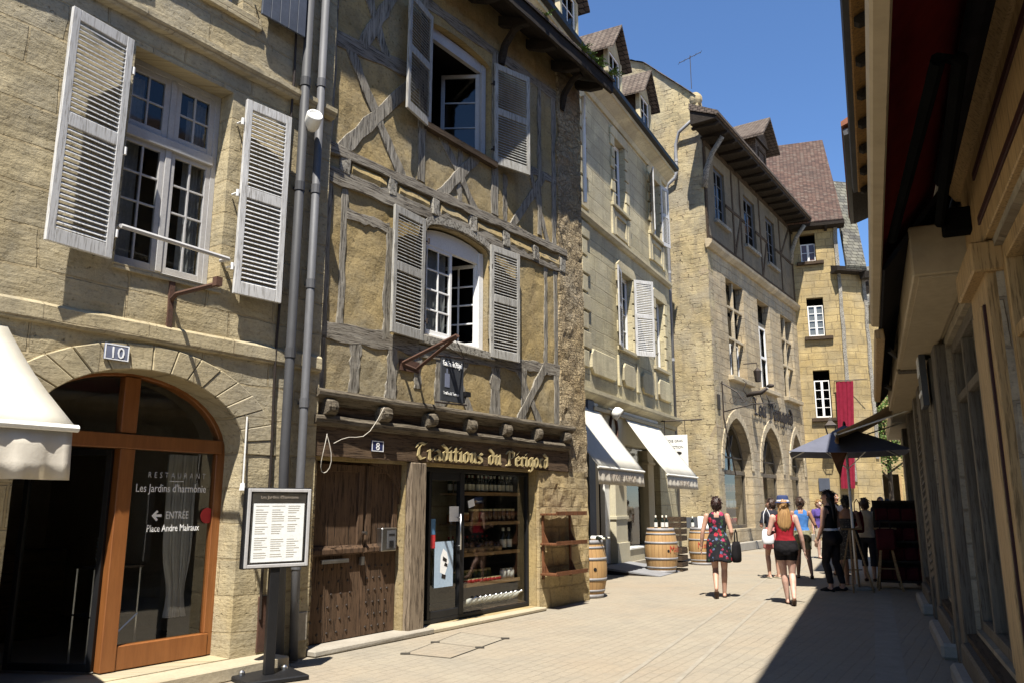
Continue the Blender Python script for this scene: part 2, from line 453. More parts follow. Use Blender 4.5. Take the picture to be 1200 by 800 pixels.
M = {}
M['b1_stone'] = stone('b1_stone', (.52, .435, .27), (.43, .345, .195), (.40, .38, .32), (.40, .32, .19), bw=.78, bh=.34, ms=.013, warp=.012, greyamt=.55, bump=.8, streak=.3)
M['b1_trim'] = stone('b1_trim', (.52, .44, .28), (.44, .36, .215), (.40, .37, .305), (.3, .24, .15), bw=.9, bh=.6, ms=.008, warp=.01, greyamt=.55, bump=.5, streak=.5)
M['rubble'] = stone('rubble', (.50, .39, .22), (.40, .29, .155), (.38, .34, .27), (.34, .26, .16), warp=.13, rubble=8.0, bump=1.0, fine=1.3, greyamt=.7, hscale=1.0)
M['plaster'] = stone('plaster', (.42, .31, .14), (.35, .255, .112), (.35, .305, .21), (.36, .24, .1), bw=40, bh=40, ms=.001, warp=.02, greyamt=.8, bump=.5, fine=.75, streak=.5, dark=(.19, .14, .085))
M['b2_ashlar'] = stone('b2_ashlar', (.50, .39, .20), (.41, .30, .15), (.40, .35, .27), (.30, .23, .13), bw=.42, bh=.3, ms=.014, warp=.02, greyamt=.5, bump=.8)
M['cream_stone'] = stone('cream_stone', (.56, .49, .31), (.51, .44, .27), (.44, .40, .31), (.30, .25, .16), bw=.9, bh=.38, ms=.014, warp=.006, greyamt=.5, bump=.5, fine=.5, streak=.5, dark=(.3, .26, .18))
M['cream_trim'] = stone('cream_trim', (.60, .53, .34), (.54, .46, .29), (.46, .41, .32), (.42, .36, .24), bw=2.0, bh=.6, ms=.004, warp=.004, greyamt=.4, bump=.3, fine=.3, streak=.5, dark=(.3, .26, .18))
M['b4_stone'] = stone('b4_stone', (.50, .40, .25), (.41, .32, .20), (.38, .345, .28), (.29, .23, .15), bw=.62, bh=.31, ms=.016, warp=.03, greyamt=.65, bump=.8, streak=.4)
M['b4_gable'] = stone('b4_gable', (.50, .41, .235), (.44, .345, .19), (.35, .32, .26), (.32, .25, .16), bw=.30, bh=.165, ms=.018, warp=.06, patchy=1.0, bump=.8, fine=.6, greyamt=.7, streak=.55, dark=(.16, .14, .115))
M['b4_trim'] = stone('b4_trim', (.54, .45, .30), (.46, .37, .24), (.42, .38, .31), (.3, .25, .17), bw=.5, bh=.35, ms=.01, warp=.01, greyamt=.5, bump=.5)
M['b5_stone'] = stone('b5_stone', (.48, .36, .165), (.39, .285, .13), (.34, .29, .2), (.26, .2, .11), bw=.6, bh=.33, ms=.018, warp=.025, greyamt=.6, bump=.6)
M['grey_stone'] = stone('grey_stone', (.44, .37, .26), (.36, .3, .21), (.3, .27, .22), (.25, .2, .14), bw=.5, bh=.3, warp=.02)
M['kerb'] = plain('kerb', (.46, .42, .35), (.36, .32, .26), .9, 3, 30, .4)
M['pale_slab'] = plain('pale_slab', (.56, .48, .34), (.46, .39, .27), .9, 3, 30, .3)
M['grey_timber_x'] = timber_mat('grey_timber_x', (.43, .39, .32), (.26, .225, .18), (.05, .04, .03), 'x')
M['grey_timber_z'] = timber_mat('grey_timber_z', (.46, .42, .35), (.28, .25, .20), (.05, .04, .03), 'z')
M['grey_timber'] = timber_mat('grey_timber', (.48, .445, .38), (.31, .285, .235), (.05, .04, .03), 'any')
M['dark_timber'] = timber_mat('dark_timber', (.12, .083, .052), (.075, .05, .032), (.02, .014, .009), 'x')
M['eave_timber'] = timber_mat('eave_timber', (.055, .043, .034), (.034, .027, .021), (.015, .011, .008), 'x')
M['brown_fascia'] = timber_mat('brown_fascia', (.19, .125, .075), (.12, .078, .048), (.04, .025, .015), 'x')
M['moulding'] = timber_mat('moulding', (.24, .205, .15), (.15, .12, .085), (.05, .038, .025), 'x')
M['old_door'] = timber_mat('old_door', (.165, .10, .06), (.11, .068, .04), (.03, .02, .013), 'z', .35)
M['door_post'] = timber_mat('door_post', (.38, .30, .21), (.26, .20, .14), (.07, .05, .035), 'z', .5)
M['orange_wood'] = plain('orange_wood', (.36, .14, .042), (.26, .092, .026), .38, 2.2, 14, .06, .4, 0.0, (5, 5, .5))
M['shelf_wood'] = timber_mat('shelf_wood', (.24, .10, .045), (.17, .07, .03), (.06, .025, .012), 'z', .3, .6)
M['pine'] = timber_mat('pine', (.42, .27, .13), (.34, .2, .09), (.16, .09, .04), 'x', .2, .6)
M['yellow_paint'] = timber_mat('yellow_paint', (.60, .40, .19), (.52, .34, .15), (.22, .14, .06), 'z', .15, .55)
M['cream_box'] = plain('cream_box', (.62, .50, .33), (.52, .42, .27), .6, 1.6, 12, .1, .2)
M['arm_black'] = plain('arm_black', (.012, .012, .012), None, 1.0, 5, 60, .05, 0.0)
M['awning_beige'] = cloth('awning_beige', (.50, .37, .22), (.44, .32, .19), .4)
M['eave_orange'] = timber_mat('eave_orange', (.46, .26, .08), (.33, .18, .06), (.1, .06, .03), 'y', .3, .7)
M['grey_wood'] = timber_mat('grey_wood', (.21, .18, .135), (.155, .13, .098), (.08, .06, .045), 'z', .25, .7)
M['red_trim'] = plain('red_trim', (.05, .012, .01), None, .6)
M['shutter_white'] = timber_mat('shutter_white', (.78, .77, .75), (.66, .65, .63), (.36, .34, .31), 'z', .12, .6)
M['shutter_aged'] = timber_mat('shutter_aged', (.58, .56, .51), (.44, .42, .37), (.2, .18, .15), 'z', .25, .7)
M['shutter_slate'] = plain('shutter_slate', (.10, .115, .15), (.07, .08, .105), .6, 4, 40, .12)
M['frame_grey'] = plain('frame_grey', (.44, .43, .42), (.36, .35, .345), .5, 4, 40, .08)
M['frame_white'] = plain('frame_white', (.78, .77, .75), (.70, .69, .66), .5, 4, 40, .06)
M['cream_paint'] = plain('cream_paint', (.68, .62, .46), (.60, .54, .38), .55, 3, 40, .06)
M['tan_paint'] = plain('tan_paint', (.50, .42, .27), (.42, .35, .22), .6, 3, 40, .06)
M['white_paint'] = plain('white_paint', (.80, .79, .74), (.72, .71, .66), .5, 3, 40, .05)
M['black_metal'] = plain('black_metal', (.016, .016, .018), (.011, .011, .012), .5, 5, 60, .05, .3)
M['joint_grey'] = plain('joint_grey', (.085, .075, .06), None, .9)
M['iron'] = plain('iron', (.035, .03, .027), (.06, .04, .03), .6, 8, 60, .25, .4, .3)
M['rust'] = plain('rust', (.14, .07, .045), (.09, .05, .035), .8, 8, 60, .3)
M['zinc'] = plain('zinc', (.17, .17, .18), (.12, .12, .125), .6, 3, 30, .1, .3, .15, (1, 1, .3))
M['zinc_light'] = plain('zinc_light', (.50, .50, .51), (.38, .38, .39), .55, 3, 30, .1, .3, .1, (1, 1, .3))
M['pipe_grey'] = plain('pipe_grey', (.085, .085, .09), (.06, .06, .063), .6, 3, 30, .08, .3, .0, (1, 1, .3))
M['steel'] = plain('steel', (.6, .6, .6), None, .3, 5, 50, .05, .5, 1.0)
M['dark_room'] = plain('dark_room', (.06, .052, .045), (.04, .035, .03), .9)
M['warm_room'] = plain('warm_room', (.52, .44, .34), (.42, .35, .27), .9)
M['b4_upper'] = stone('b4_upper', (.20, .165, .115), (.16, .13, .09), (.17, .155, .13), (.15, .12, .09), bw=40, bh=40, warp=.02, greyamt=.7, bump=.6)
M['room_floor'] = plain('room_floor', (.34, .31, .27), (.27, .24, .21), .6)
M['glass'] = glass('glass', (.97, .98, .98), .45)
M['shop_glass'] = glass('shop_glass', (.88, .90, .88), 1.25, .02)
M['old_glass'] = glass('old_glass', (.6, .63, .64), .75, .08)
M['curtain'] = cloth('curtain', (.62, .61, .58), (.48, .47, .45), .3)
M['lace'] = cloth('lace', (.55, .53, .5), (.4, .39, .36), .2, scale=30)
M['bag_dark'] = cloth('bag_dark', (.055, .008, .01), (.03, .005, .006))
M['awning_cream'] = cloth('awning_cream', (.76, .72, .62), (.64, .60, .50), .32, scale=2.2)
M['awning_white'] = cloth('awning_white', (.78, .75, .67), (.66, .63, .55), .32, scale=2.2)
M['valance_grey'] = cloth('valance_grey', (.66, .61, .52), (.58, .53, .45), .2)
M['awning_red'] = cloth('awning_red', (.22, .022, .027), (.16, .016, .02))
M['banner_red'] = cloth('banner_red', (.21, .016, .035), (.16, .012, .026), .05)
M['navy_cloth'] = cloth('navy_cloth', (.115, .12, .155), (.10, .105, .135), .05)
M['dark_cloth'] = cloth('dark_cloth', (.02, .018, .02), (.012, .011, .012))
M['brown_cloth'] = cloth('brown_cloth', (.13, .06, .03))
M['gold'] = plain('gold', (.50, .41, .22), (.38, .29, .13), .5, 8, 50, .1, .4, .0)
M['letter_dark'] = plain('letter_dark', (.022, .018, .017), None, .6)
M['letter_red'] = plain('letter_red', (.42, .06, .035), None, .7)
M['letter_white'] = plain('letter_white', (.88, .88, .87), (.82, .82, .81), .6, 5, 60, 0)
M['letter_grey'] = plain('letter_grey', (.5, .5, .49), None, .6, 5, 60, 0)
M['letter_brown'] = plain('letter_brown', (.36, .30, .24), None, .8)
M['enamel_blue'] = plain('enamel_blue', (.04, .05, .13), None, .25, 3, 30, .02, .5)
M['enamel_grey'] = plain('enamel_grey', (.20, .22, .30), None, .25, 3, 30, .02, .5)
M['sign_slate'] = plain('sign_slate', (.075, .08, .09), None, .5)
M['paper'] = plain('paper', (.86, .86, .84), (.82, .82, .80), .8, 2, 30, 0)
M['poster'] = plain('poster', (.40, .50, .60), (.33, .43, .55), .6, 3, 30, 0)
M['sticker_red'] = plain('sticker_red', (.55, .045, .05), None, .5, 3, 30, 0)
M['sticker_blue'] = plain('sticker_blue', (.10, .22, .38), None, .5, 3, 30, 0)
M['brown_tiles'] = tile_mat('brown_tiles', [(.06, .045, .036), (.11, .083, .066), (.15, .12, .095)], .16, .12)
M['red_tiles'] = tile_mat('red_tiles', [(.045, .032, .028), (.085, .052, .042), (.12, .072, .055), (.13, .10, .08)], .17, .12, moss=(.07, .05, .042))
M['slate_tiles'] = tile_mat('slate_tiles', [(.06, .058, .054), (.12, .115, .10), (.18, .17, .14)], .3, .2, 1.0, moss=(.2, .19, .13))
M['terracotta'] = plain('terracotta', (.42, .16, .08), (.3, .11, .06), .85)
M['leaf'] = plain('leaf', (.10, .17, .03), (.06, .11, .02), .6, 2, 30, .1)
M['leaf_far'] = plain('leaf_far', (.12, .19, .035), (.05, .09, .02), .6, 1, 30, .1)
M['bark'] = plain('bark', (.10, .075, .05), None, .9)
M['bottle_dark'] = plain('bottle_dark', (.012, .016, .01), None, .12, 3, 30, 0, .6)
M['bottle_green'] = plain('bottle_green', (.03, .06, .02), None, .12, 3, 30, 0, .6)
M['bottle_white'] = plain('bottle_white', (.75, .74, .7), None, .3, 3, 30, 0, .5)
M['label_cream'] = plain('label_cream', (.72, .68, .55), None, .7, 3, 30, 0)
M['jar_red'] = plain('jar_red', (.35, .03, .025), None, .2, 3, 30, 0, .5)
M['jar_amber'] = plain('jar_amber', (.40, .15, .03), None, .2, 3, 30, 0, .5)
M['jar_brown'] = plain('jar_brown', (.14, .07, .035), None, .25, 3, 30, 0, .5)
M['jar_green'] = plain('jar_green', (.10, .13, .03), None, .25, 3, 30, 0, .5)
M['ramp_grey'] = plain('ramp_grey', (.30, .30, .31), (.24, .24, .25), .75, 4, 80, .3)
M['barrel_hoop'] = plain('barrel_hoop', (.40, .39, .40), (.29, .28, .28), .6, 6, 40, .1, .3, .15)
M['porcelain'] = plain('porcelain', (.78, .77, .73), None, .25, 3, 30, 0, .5)

def barrel_mat():
    g = N('barrel_oak'); o = g.coord(); sp = g.n('ShaderNodeSeparateXYZ'); g.link(o, sp.inputs[0])
    a = g.math('ARCTAN2', sp.outputs[1], sp.outputs[0]); k = g.math('MULTIPLY', a, 26 / (2 * math.pi))
    fr = g.math('FRACT', k); fl = g.math('FLOOR', k)
    wn = g.n('ShaderNodeTexWhiteNoise', noise_dimensions='1D'); g.set(wn.inputs['W'], fl)
    col = g.mix(wn.outputs[0], (.42, .27, .12), (.34, .2, .085))
    gr = g.noise(g.vmul(o, (14, 14, 1.2)), 3, 5, .65)
    col = g.mix(g.ramp(gr, [(.4, 0.0), (.7, .6)]), col, (.30, .17, .07))
    ed = g.ramp(g.math('ABSOLUTE', g.math('SUBTRACT', fr, .5)), [(.44, 0.0), (.5, 1.0)])
    col = g.mix(g.math('MULTIPLY', ed, .7), col, (.08, .045, .02))
    g.principled(col, .55, g.bump(g.math('SUBTRACT', g.math('MULTIPLY', gr, .3), ed), .4, .008), spec=.3)
    return g.m
M['barrel_oak'] = barrel_mat()

def paving_mat():
    """worn pale limestone setts laid across the street"""
    g = N('paving'); o = g.coord()
    mp = g.n('ShaderNodeMapping'); g.link(o, mp.inputs[0]); mp.inputs['Rotation'].default_value = (0, 0, R(-58))
    base = mp.outputs[0]
    w = g.noise(base, 3, 3, .5, 'Color'); v = g.vadd(base, g.vmul(w, (.045, .045, 0)))
    def brick(bw, bh, ms):
        br = g.n('ShaderNodeTexBrick'); g.link(v, br.inputs['Vector']); br.offset = .41; br.squash = 1.4; br.squash_frequency = 3
        br.inputs['Color1'].default_value = (0, 0, 0, 1); br.inputs['Color2'].default_value = (1, 1, 1, 1); br.inputs['Mortar'].default_value = (.4, .4, .4, 1)
        br.inputs['Scale'].default_value = 1; br.inputs['Mortar Size'].default_value = ms; br.inputs['Mortar Smooth'].default_value = .5
        br.inputs['Brick Width'].default_value = bw; br.inputs['Row Height'].default_value = bh; return br
    br = brick(.19, .12, .007)
    big = g.noise(o, .35, 5, .6); mid = g.noise(o, 2.4, 6, .65); fin = g.noise(o, 24, 5, .75)
    col = g.mix(br.outputs['Color'], (.256, .225, .176), (.236, .207, .162))
    col = g.mix(g.ramp(mid, [(.40, 0.0), (.70, .75)]), col, (.285, .25, .19))
    col = g.mix(g.ramp(big, [(.42, 0.0), (.66, .55)]), col, (.27, .21, .145))
    col = g.mix(g.ramp(g.noise(o, 1.1, 5, .65), [(.52, 0.0), (.70, .7)]), col, (.205, .185, .15))
    col = g.mix(g.ramp(fin, [(.30, .7), (.48, 0.0)]), col, (.18, .16, .12))
    jm = g.math('MULTIPLY', br.outputs['Fac'], g.ramp(g.noise(o, 1.9, 4, .6), [(.35, .25), (.62, .95)]))
    col = g.mix(g.math('MULTIPLY', jm, .30), col, (.16, .135, .10))
    pk = g.ramp(g.noise(o, 55, 3, .6), [(.68, 0.0), (.73, 1.0)])
    col = g.mix(g.math('MULTIPLY', pk, .55), col, (.09, .08, .065))
    h = g.math('ADD', g.math('MULTIPLY', jm, -.55), g.math('ADD', g.math('MULTIPLY', mid, .9), g.math('MULTIPLY', fin, .35)))
    g.principled(col, .85, g.bump(h, .7, .025), spec=.2)
    return g.m
M['paving'] = paving_mat()

def floral_mat(name, base, cols, scale=7.0, size=.36):
    g = N(name); o = g.coord()
    col = base
    rv = g.n('ShaderNodeRGB'); rv.outputs[0].default_value = (*base, 1); col = rv.outputs[0]
    for i, (c, sc, th) in enumerate(cols):
        v = g.vadd(g.vadd(o, (3.7 * i + .4, 1.3 * i, 2.1 * i)), g.vmul(g.noise(o, 26, 4, .7, 'Color'), (.07, .07, .07)))
        vo = g.n('ShaderNodeTexVoronoi'); g.link(v, vo.inputs['Vector']); vo.inputs['Scale'].default_value = sc
        f = g.ramp(vo.outputs['Distance'], [(th * .8, 1.0), (th, 0.0)])
        sp = g.n('ShaderNodeSeparateXYZ'); g.link(vo.outputs['Color'], sp.inputs[0])
        on = g.ramp(sp.outputs[0], [(.60, 0.0), (.62, 1.0)])
        c2 = g.mix(g.ramp(g.noise(o, 40, 3, .6), [(.4, 0.0), (.6, 1.0)]), c, tuple(x * .5 for x in c))
        col = g.mix(g.math('MULTIPLY', f, on), col, c2)
    g.principled(col, .85, g.bump(g.noise(o, 12, 4, .6), .3, .02), spec=.15)
    return g.m
M['floral_dress'] = floral_mat('floral_dress', (.018, .018, .022), [((.05, .10, .05), 17, .40), ((.14, .19, .33), 14, .36), ((.40, .03, .05), 11, .42), ((.42, .05, .12), 8.5, .40)])
M['grey_dress'] = floral_mat('grey_dress', (.035, .035, .04), [((.18, .18, .17), 30, .42), ((.10, .10, .11), 22, .4)])
M['camo_shorts'] = floral_mat('camo_shorts', (.16, .15, .09), [((.06, .07, .04), 12, .5), ((.25, .23, .15), 15, .45)])
# ------------------------------------------------------------------ frames of the facades (local x along the wall, -y out to the street)
class Frame:
    def __init__(s, ox, oy, az):
        a = R(az); s.d = Vector((math.sin(a), math.cos(a), 0)); s.nrm = Vector((math.cos(a), -math.sin(a), 0))
        s.o = Vector((ox, oy, 0)); s.rz = R(90 - az)
    def loc(s, x, off, z):
        return s.o + s.d * x + s.nrm * off + Vector((0, 0, z))
F2 = Frame(.659, 12.831, 34.8)
F3 = Frame(2.886, 20.609, 27.5)
F4 = Frame(6.737, 26.207, 34.2)
F5 = Frame(13.0, 35.5, 108)
FR = Frame(4.311, 7.825, 204)

def house(name, label, fr, cat='house'):
    return thing(name, label, cat, fr.o, fr.rz)
def recenter(root, fr, s0):
    root.location = fr.loc(s0, 0, 0)
    for ch in root.children: ch.location.x -= s0

def shutter(parent, x, z0, z1, w, side, y, ang, mat, solid=False, flip=False, label=None, nsl=None):
    H = z1 - z0; b = MB(); a, c = (0, w) if side > 0 else (-w, 0)
    st = min(.07, w * .16); t = .036
    if solid:
        n = 5
        for i in range(n):
            b.box(a + (c - a) * i / n + .002, a + (c - a) * (i + 1) / n - .002, 0, t * .8, 0, H)
        o = b.build('shutter', mat, parent, bevel=.004, loc=(x, y, z0), rot=(0, 0, -side * ang))
        rl = MB(); rl.box(a + .03, c - .03, t * .8 + .001, t * .8 + .03, H * .2, H * .2 + .1); rl.build('cross_rail', mat, o)
        return o
    rails = [(0, .12), (H * .49, H * .49 + .11), (H - .1, H)]
    b.box(a, a + st, 0, t, 0, H); b.box(c - st, c, 0, t, 0, H)
    for r0, r1 in rails: b.box(a + st, c - st, .001, t - .001, r0, r1)
    o = b.build('shutter', mat, parent, bevel=.004, loc=(x, y, z0), rot=(0, 0, -side * ang))
    for (r0, r1) in ((.12, H * .49), (H * .49 + .11, H - .1)):
        n = nsl or max(6, int((r1 - r0) / .046)); s = MB()
        for i in range(n):
            zc = r0 + (i + .5) * (r1 - r0) / n + random.gauss(0, .0018); hh = (r1 - r0) / n * .5
            xa, xb = a + st - .004, c - st + .004; ya, yb = (t - .004, .002) if flip else (.002, t - .004)
            s.add([(xa, ya, zc - hh * 1.0), (xb, ya, zc - hh * 1.0), (xb, yb, zc + hh * .3), (xa, yb, zc + hh * .3),
                   (xa, ya, zc - hh * .7), (xb, ya, zc - hh * .7), (xb, yb, zc + hh * .6), (xa, yb, zc + hh * .6)],
                  [(0, 1, 2, 3), (7, 6, 5, 4), (0, 4, 5, 1), (2, 6, 7, 3), (0, 3, 7, 4), (1, 5, 6, 2)])
        s.build('slat_panel', mat, o)
    return o

def hinges(parent, x, y, zs, mat):
    for z in zs:
        b = MB(); b.tube([(x, y, z - .035), (x, y, z + .035)], .016, 8); b.tube([(x, y, z), (x, y + .09, z)], .011, 6)
        b.build('hinge', mat, parent)

def sash(parent, x0, x1, z0, z1, y, cols, rows, mat, gl, st=.05, mun=.018, d=.04, name='casement', hinge=None, ang=0.0, zsplit=None):
    """hinge: None closed, 'l' or 'r': pivots about that side by ang, into the room"""
    ox = x0 if hinge == 'l' else x1 if hinge == 'r' else 0.0
    b = MB(); A, B = x0 - ox, x1 - ox
    b.box(A, A + st, 0, d, z0, z1); b.box(B - st, B, 0, d, z0, z1)
    b.box(A + st, B - st, .001, d - .001, z0, z0 + st * 1.2); b.box(A + st, B - st, .001, d - .001, z1 - st, z1)
    ix0, ix1, iz0, iz1 = A + st, B - st, z0 + st * 1.2, z1 - st
    for i in range(1, cols):
        xc = ix0 + (ix1 - ix0) * i / cols; b.box(xc - mun / 2, xc + mun / 2, .006, d - .008, iz0, iz1)
    for k in range(1, rows):
        zc = iz0 + (iz1 - iz0) * k / rows; b.box(ix0, ix1, .008, d - .010, zc - mun / 2, zc + mun / 2)
    o = b.build(name, mat, parent, bevel=.003, loc=(ox, y, 0), rot=(0, 0, (ang if hinge == 'l' else -ang) if hinge else 0))
    g = MB(); g.add([(ix0, d * .55, iz0), (ix1, d * .55, iz0), (ix1, d * .55, iz1), (ix0, d * .55, iz1)], [(0, 1, 2, 3)]); g.build('pane', gl, o, fixn=False)
    return o

def frame4(mb, x0, x1, z0, z1, w, y0, y1):
    mb.box(x0, x0 + w, y0, y1, z0, z1); mb.box(x1 - w, x1, y0, y1, z0, z1)
    mb.box(x0 + w, x1 - w, y0 + .001, y1 - .001, z1 - w, z1); mb.box(x0 + w, x1 - w, y0 + .001, y1 - .001, z0, z0 + w)

def room(parent, x0, x1, y0, y1, z0, z1, mat, name='room_shell'):
    b = MB(); b.room(x0, x1, y0, y1, z0, z1); return b.build(name, mat, parent, fixn=False)

def shell(parent, x0, x1, depth, z1, mat, y0=.35):
    b = MB(); b.box(x0 + .02, x0 + .2, y0, depth, 0, z1); b.box(x1 - .2, x1 - .02, y0, depth, 0, z1); b.box(x0 + .2, x1 - .2, depth - .2, depth, 0, z1)
    return b.build('rear_wall', mat, parent)

# ================================================================== 1. restaurant house
H1 = house('stone_house', 'stone house with white louvred shutters above an arched restaurant front numbered 10', F2)
Y1 = -.1
arch1 = arch_poly(-8.02, -5.95, .13, 2.03, 2.72, 22)
upw = rect(-7.35, -6.33, 6.68, 8.6)
w = wall_mb([(-12, 0), (-5.02, 0), (-5.02, 9.6), (-12, 9.6)], [rect(-7.42, -6.36, 3.63, 5.72), arch1, upw], .40, .14, .016, 2.0, Y1, .4, 3.0)
w.build('wall', M['b1_stone'], H1)
shell(H1, -12, -5.02, 7, 9.6, M['dark_room'], .31)
b = MB(); b.box(-12.1, -4.97, Y1 - .62, 7.1, 9.62, 9.8); b.build('roof', M['brown_tiles'], H1)
b = MB(); b.prism_x([(Y1 + .05, 2.96), (Y1 - .03, 2.975), (Y1 - .042, 3.0), (Y1 - .04, 3.12), (Y1 - .02, 3.145), (Y1 + .05, 3.15)], -12, -5.03, 40, .004); b.build('string_course', M['b1_trim'], H1)
b = MB(); b.prism_x([(Y1 + .05, 5.95), (Y1 - .06, 5.97), (Y1 - .10, 6.03), (Y1 - .10, 6.08), (Y1 - .03, 6.11), (Y1 + .05, 6.12)], -12, -5.03, 40, .004); b.build('cornice', M['b1_trim'], H1)
b = MB(); b.box(-7.6, -6.1, Y1 - .05, Y1 + .05, 6.55, 6.675); b.build('window_sill', M['b1_trim'], H1, bevel=.01)
# voussoirs round the shop arch
ring = arch_poly(-8.02, -5.95, .13, 2.03, 2.72, 18)[2:]
outr = arch_poly(-8.42, -5.55, .13, 2.03, 2.95, 18)[2:]
vs = MB()
for i in range(len(ring) - 1):
    k = .012 * random.random()
    p = [ring[i], ring[i + 1], outr[i + 1], outr[i]]
    c = (sum(q[0] for q in p) / 4, sum(q[1] for q in p) / 4)
    p = [(c[0] + (q[0] - c[0]) * .965, c[1] + (q[1] - c[1]) * .985) for q in p]
    vs.prism(p, Y1 - .014 - k, Y1 + .05)
vs.build('arch_voussoirs', M['b1_trim'], H1, bevel=.008)
# first floor window
fr = MB(); y = Y1 + .2
frame4(fr, -7.42, -6.36, 3.64, 5.72, .06, y, y + .06); fr.box(-7.36, -6.42, y - .03, y + .05, 4.93, 5.03); fr.box(-6.92, -6.86, y - .008, y + .05, 3.7, 5.66)
wf = fr.build('window_frame', M['frame_grey'], H1, bevel=.004)
for (a, c) in ((-7.36, -6.92), (-6.86, -6.42)):
    sash(H1, a, c, 3.7, 4.93, y + .005, 2, 4, M['frame_grey'], M['old_glass'], .05, .02)
    sash(H1, a, c, 5.03, 5.66, y + .005, 2, 2, M['frame_grey'], M['old_glass'], .06, .02)
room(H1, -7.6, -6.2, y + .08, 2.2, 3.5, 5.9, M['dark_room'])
for a, c in ((-7.34, -7.12), (-6.66, -6.44)):
    cb = MB(); n = 16
    cb.add([(a + (c - a) * i / n, y + .12 + .015 * math.sin(i * 2.4), z) for z in (3.7, 5.6) for i in range(n + 1)], [(i, i + 1, i + n + 2, i + n + 1) for i in range(n)])
    cb.build('curtain', M['lace'], H1, smooth=True)
b = MB(); b.tube([(-7.44, Y1 - .1, 3.93), (-6.34, Y1 - .1, 3.91)], .022, 6); b.tube([(-6.34, Y1 - .1, 3.91), (-6.35, Y1 + .02, 3.91)], .02, 6); b.tube([(-7.44, Y1 - .1, 3.93), (-7.43, Y1 + .02, 3.93)], .02, 6)
b.build('guard_rail', M['frame_grey'], H1)
b = MB(); b.prism_x([(Y1 + .2, 3.60), (Y1 - .03, 3.57), (Y1 - .03, 3.62), (Y1 + .2, 3.655)], -7.43, -6.35); b.build('window_sill', M['b1_trim'], H1)
sh = shutter(H1, -7.5, 3.61, 5.69, .585, -1, Y1 - .12, R(7), M['shutter_white'], nsl=19); sh['label'] = 'white louvred shutter on the street side of the window'
shutter(H1, -6.27, 3.58, 5.66, .545, 1, Y1 - .12, R(5), M['shutter_white'], nsl=19)
hinges(H1, -7.475, Y1 - .1, (3.85, 4.62, 5.4), M['frame_white']); hinges(H1, -6.295, Y1 - .1, (3.85, 4.62, 5.4), M['frame_white'])
# second floor window, cut by the frame
fr = MB(); frame4(fr, -7.35, -6.33, 6.69, 8.6, .06, y, y + .06); fr.box(-6.87, -6.81, y - .005, y + .05, 6.75, 8.54); fr.build('window_frame', M['frame_grey'], H1)
for a, c in ((-7.29, -6.87), (-6.81, -6.39)): sash(H1, a, c, 6.75, 8.54, y + .005, 2, 4, M['frame_grey'], M['old_glass'])
room(H1, -7.5, -6.2, y + .08, 2.2, 6.5, 8.8, M['dark_room'])
s2 = shutter(H1, -6.17, 6.7, 8.5, .57, 1, Y1 - .12, R(3), M['shutter_slate'], solid=True); s2['label'] = 'slate blue boarded shutter on the second floor'
shutter(H1, -7.5, 6.7, 8.5, .57, -1, Y1 - .12, R(3), M['shutter_slate'], solid=True)['label'] = 'slate blue boarded shutter on the second floor'
hinges(H1, -6.2, Y1 - .1, (6.9, 8.2), M['iron'])
# rusty bracket
b = MB(); bx = -6.86; b.box(bx - .025, bx + .025, Y1 - .025, Y1 + .01, 3.13, 3.58); b.tube([(bx, Y1 - .02, 3.4), (bx, Y1 - .1, 3.44), (bx, Y1 - .72, 3.44)], .022, 6)
b.box(bx - .03, bx + .03, Y1 - .74, Y1 - .68, 3.42, 3.5); b.build('iron_bracket', M['rust'], H1)
# restaurant front in the arch
yd = Y1 + .29
fr = MB(); th = .06
op = arch_poly(-8.03, -5.94, .14, 2.03, 2.74, 22); inn = arch_poly(-7.97, -6.0, .14, 2.03, 2.695, 22)
for i in range(1, len(op) - 1):
    fr.prism([op[i], op[i + 1], inn[i + 1], inn[i]], yd, yd + .1)
fr.box(-7.97, -6.0, yd - .03, yd + .09, 2.04, 2.17)
fr.box(-7.04, -6.90, yd - .02, yd + .09, .14, 2.04)
fr.box(-7.05, -6.90, yd - .01, yd + .09, 2.18, 2.69)
fr.box(-6.90, -6.0, yd - .01, yd + .08, .14, .34); fr.box(-6.04, -5.98, yd + .001, yd + .07, .34, 2.04)
dfm = fr.build('arch_frame', M['orange_wood'], H1, bevel=.006)
def arch_glass(xa, xb):
    n = 12; pts = [(xa, 2.18), (xb, 2.18)]
    up = []
    for i in range(n + 1):
        x = xb + (xa - xb) * i / n; t = max(-1, min(1, (x + 6.985) / .985)); up.append((x, 2.03 + .64 * math.sqrt(max(0, 1 - t * t))))
    up = [(x, max(z, 2.181)) for x, z in up]
    g = MB(); pl = pts + up; g.add([(x, yd + .04, z) for x, z in pl], [tuple(range(len(pl)))]); return g
arch_glass(-7.94, -7.05).build('pane', M['shop_glass'], dfm, fixn=False); arch_glass(-6.90, -6.03).build('pane', M['shop_glass'], dfm, fixn=False)
g = MB(); g.add([(-6.90, yd + .04, .34), (-6.04, yd + .04, .34), (-6.04, yd + .04, 2.04), (-6.90, yd + .04, 2.04)], [(0, 1, 2, 3)]); g.build('pane', M['shop_glass'], dfm, fixn=False)
d = sash(H1, -7.9, -7.08, .15, 2.03, yd + .05, 1, 1, M['black_metal'], M['shop_glass'], .05, name='glass_door', hinge='r', ang=R(62)); d['label'] = 'glazed door folded open into the room'
mk = MB(); mk.room(-9.5, -5.3, yd + .12, 5.0, .11, 3.0); mk.build('room_shell', M['warm_room'], H1, fixn=False)
b = MB(); b.box(-9.5, -5.3, yd - .2, 5.0, .06, .125); b.build('room_floor', M['room_floor'], H1)
b = MB(); b.box(-7.2, -5.5, Y1 - .32, Y1 + .22, 0, .12, .004); b.build('door_step', M['pale_slab'], H1, bevel=.012)
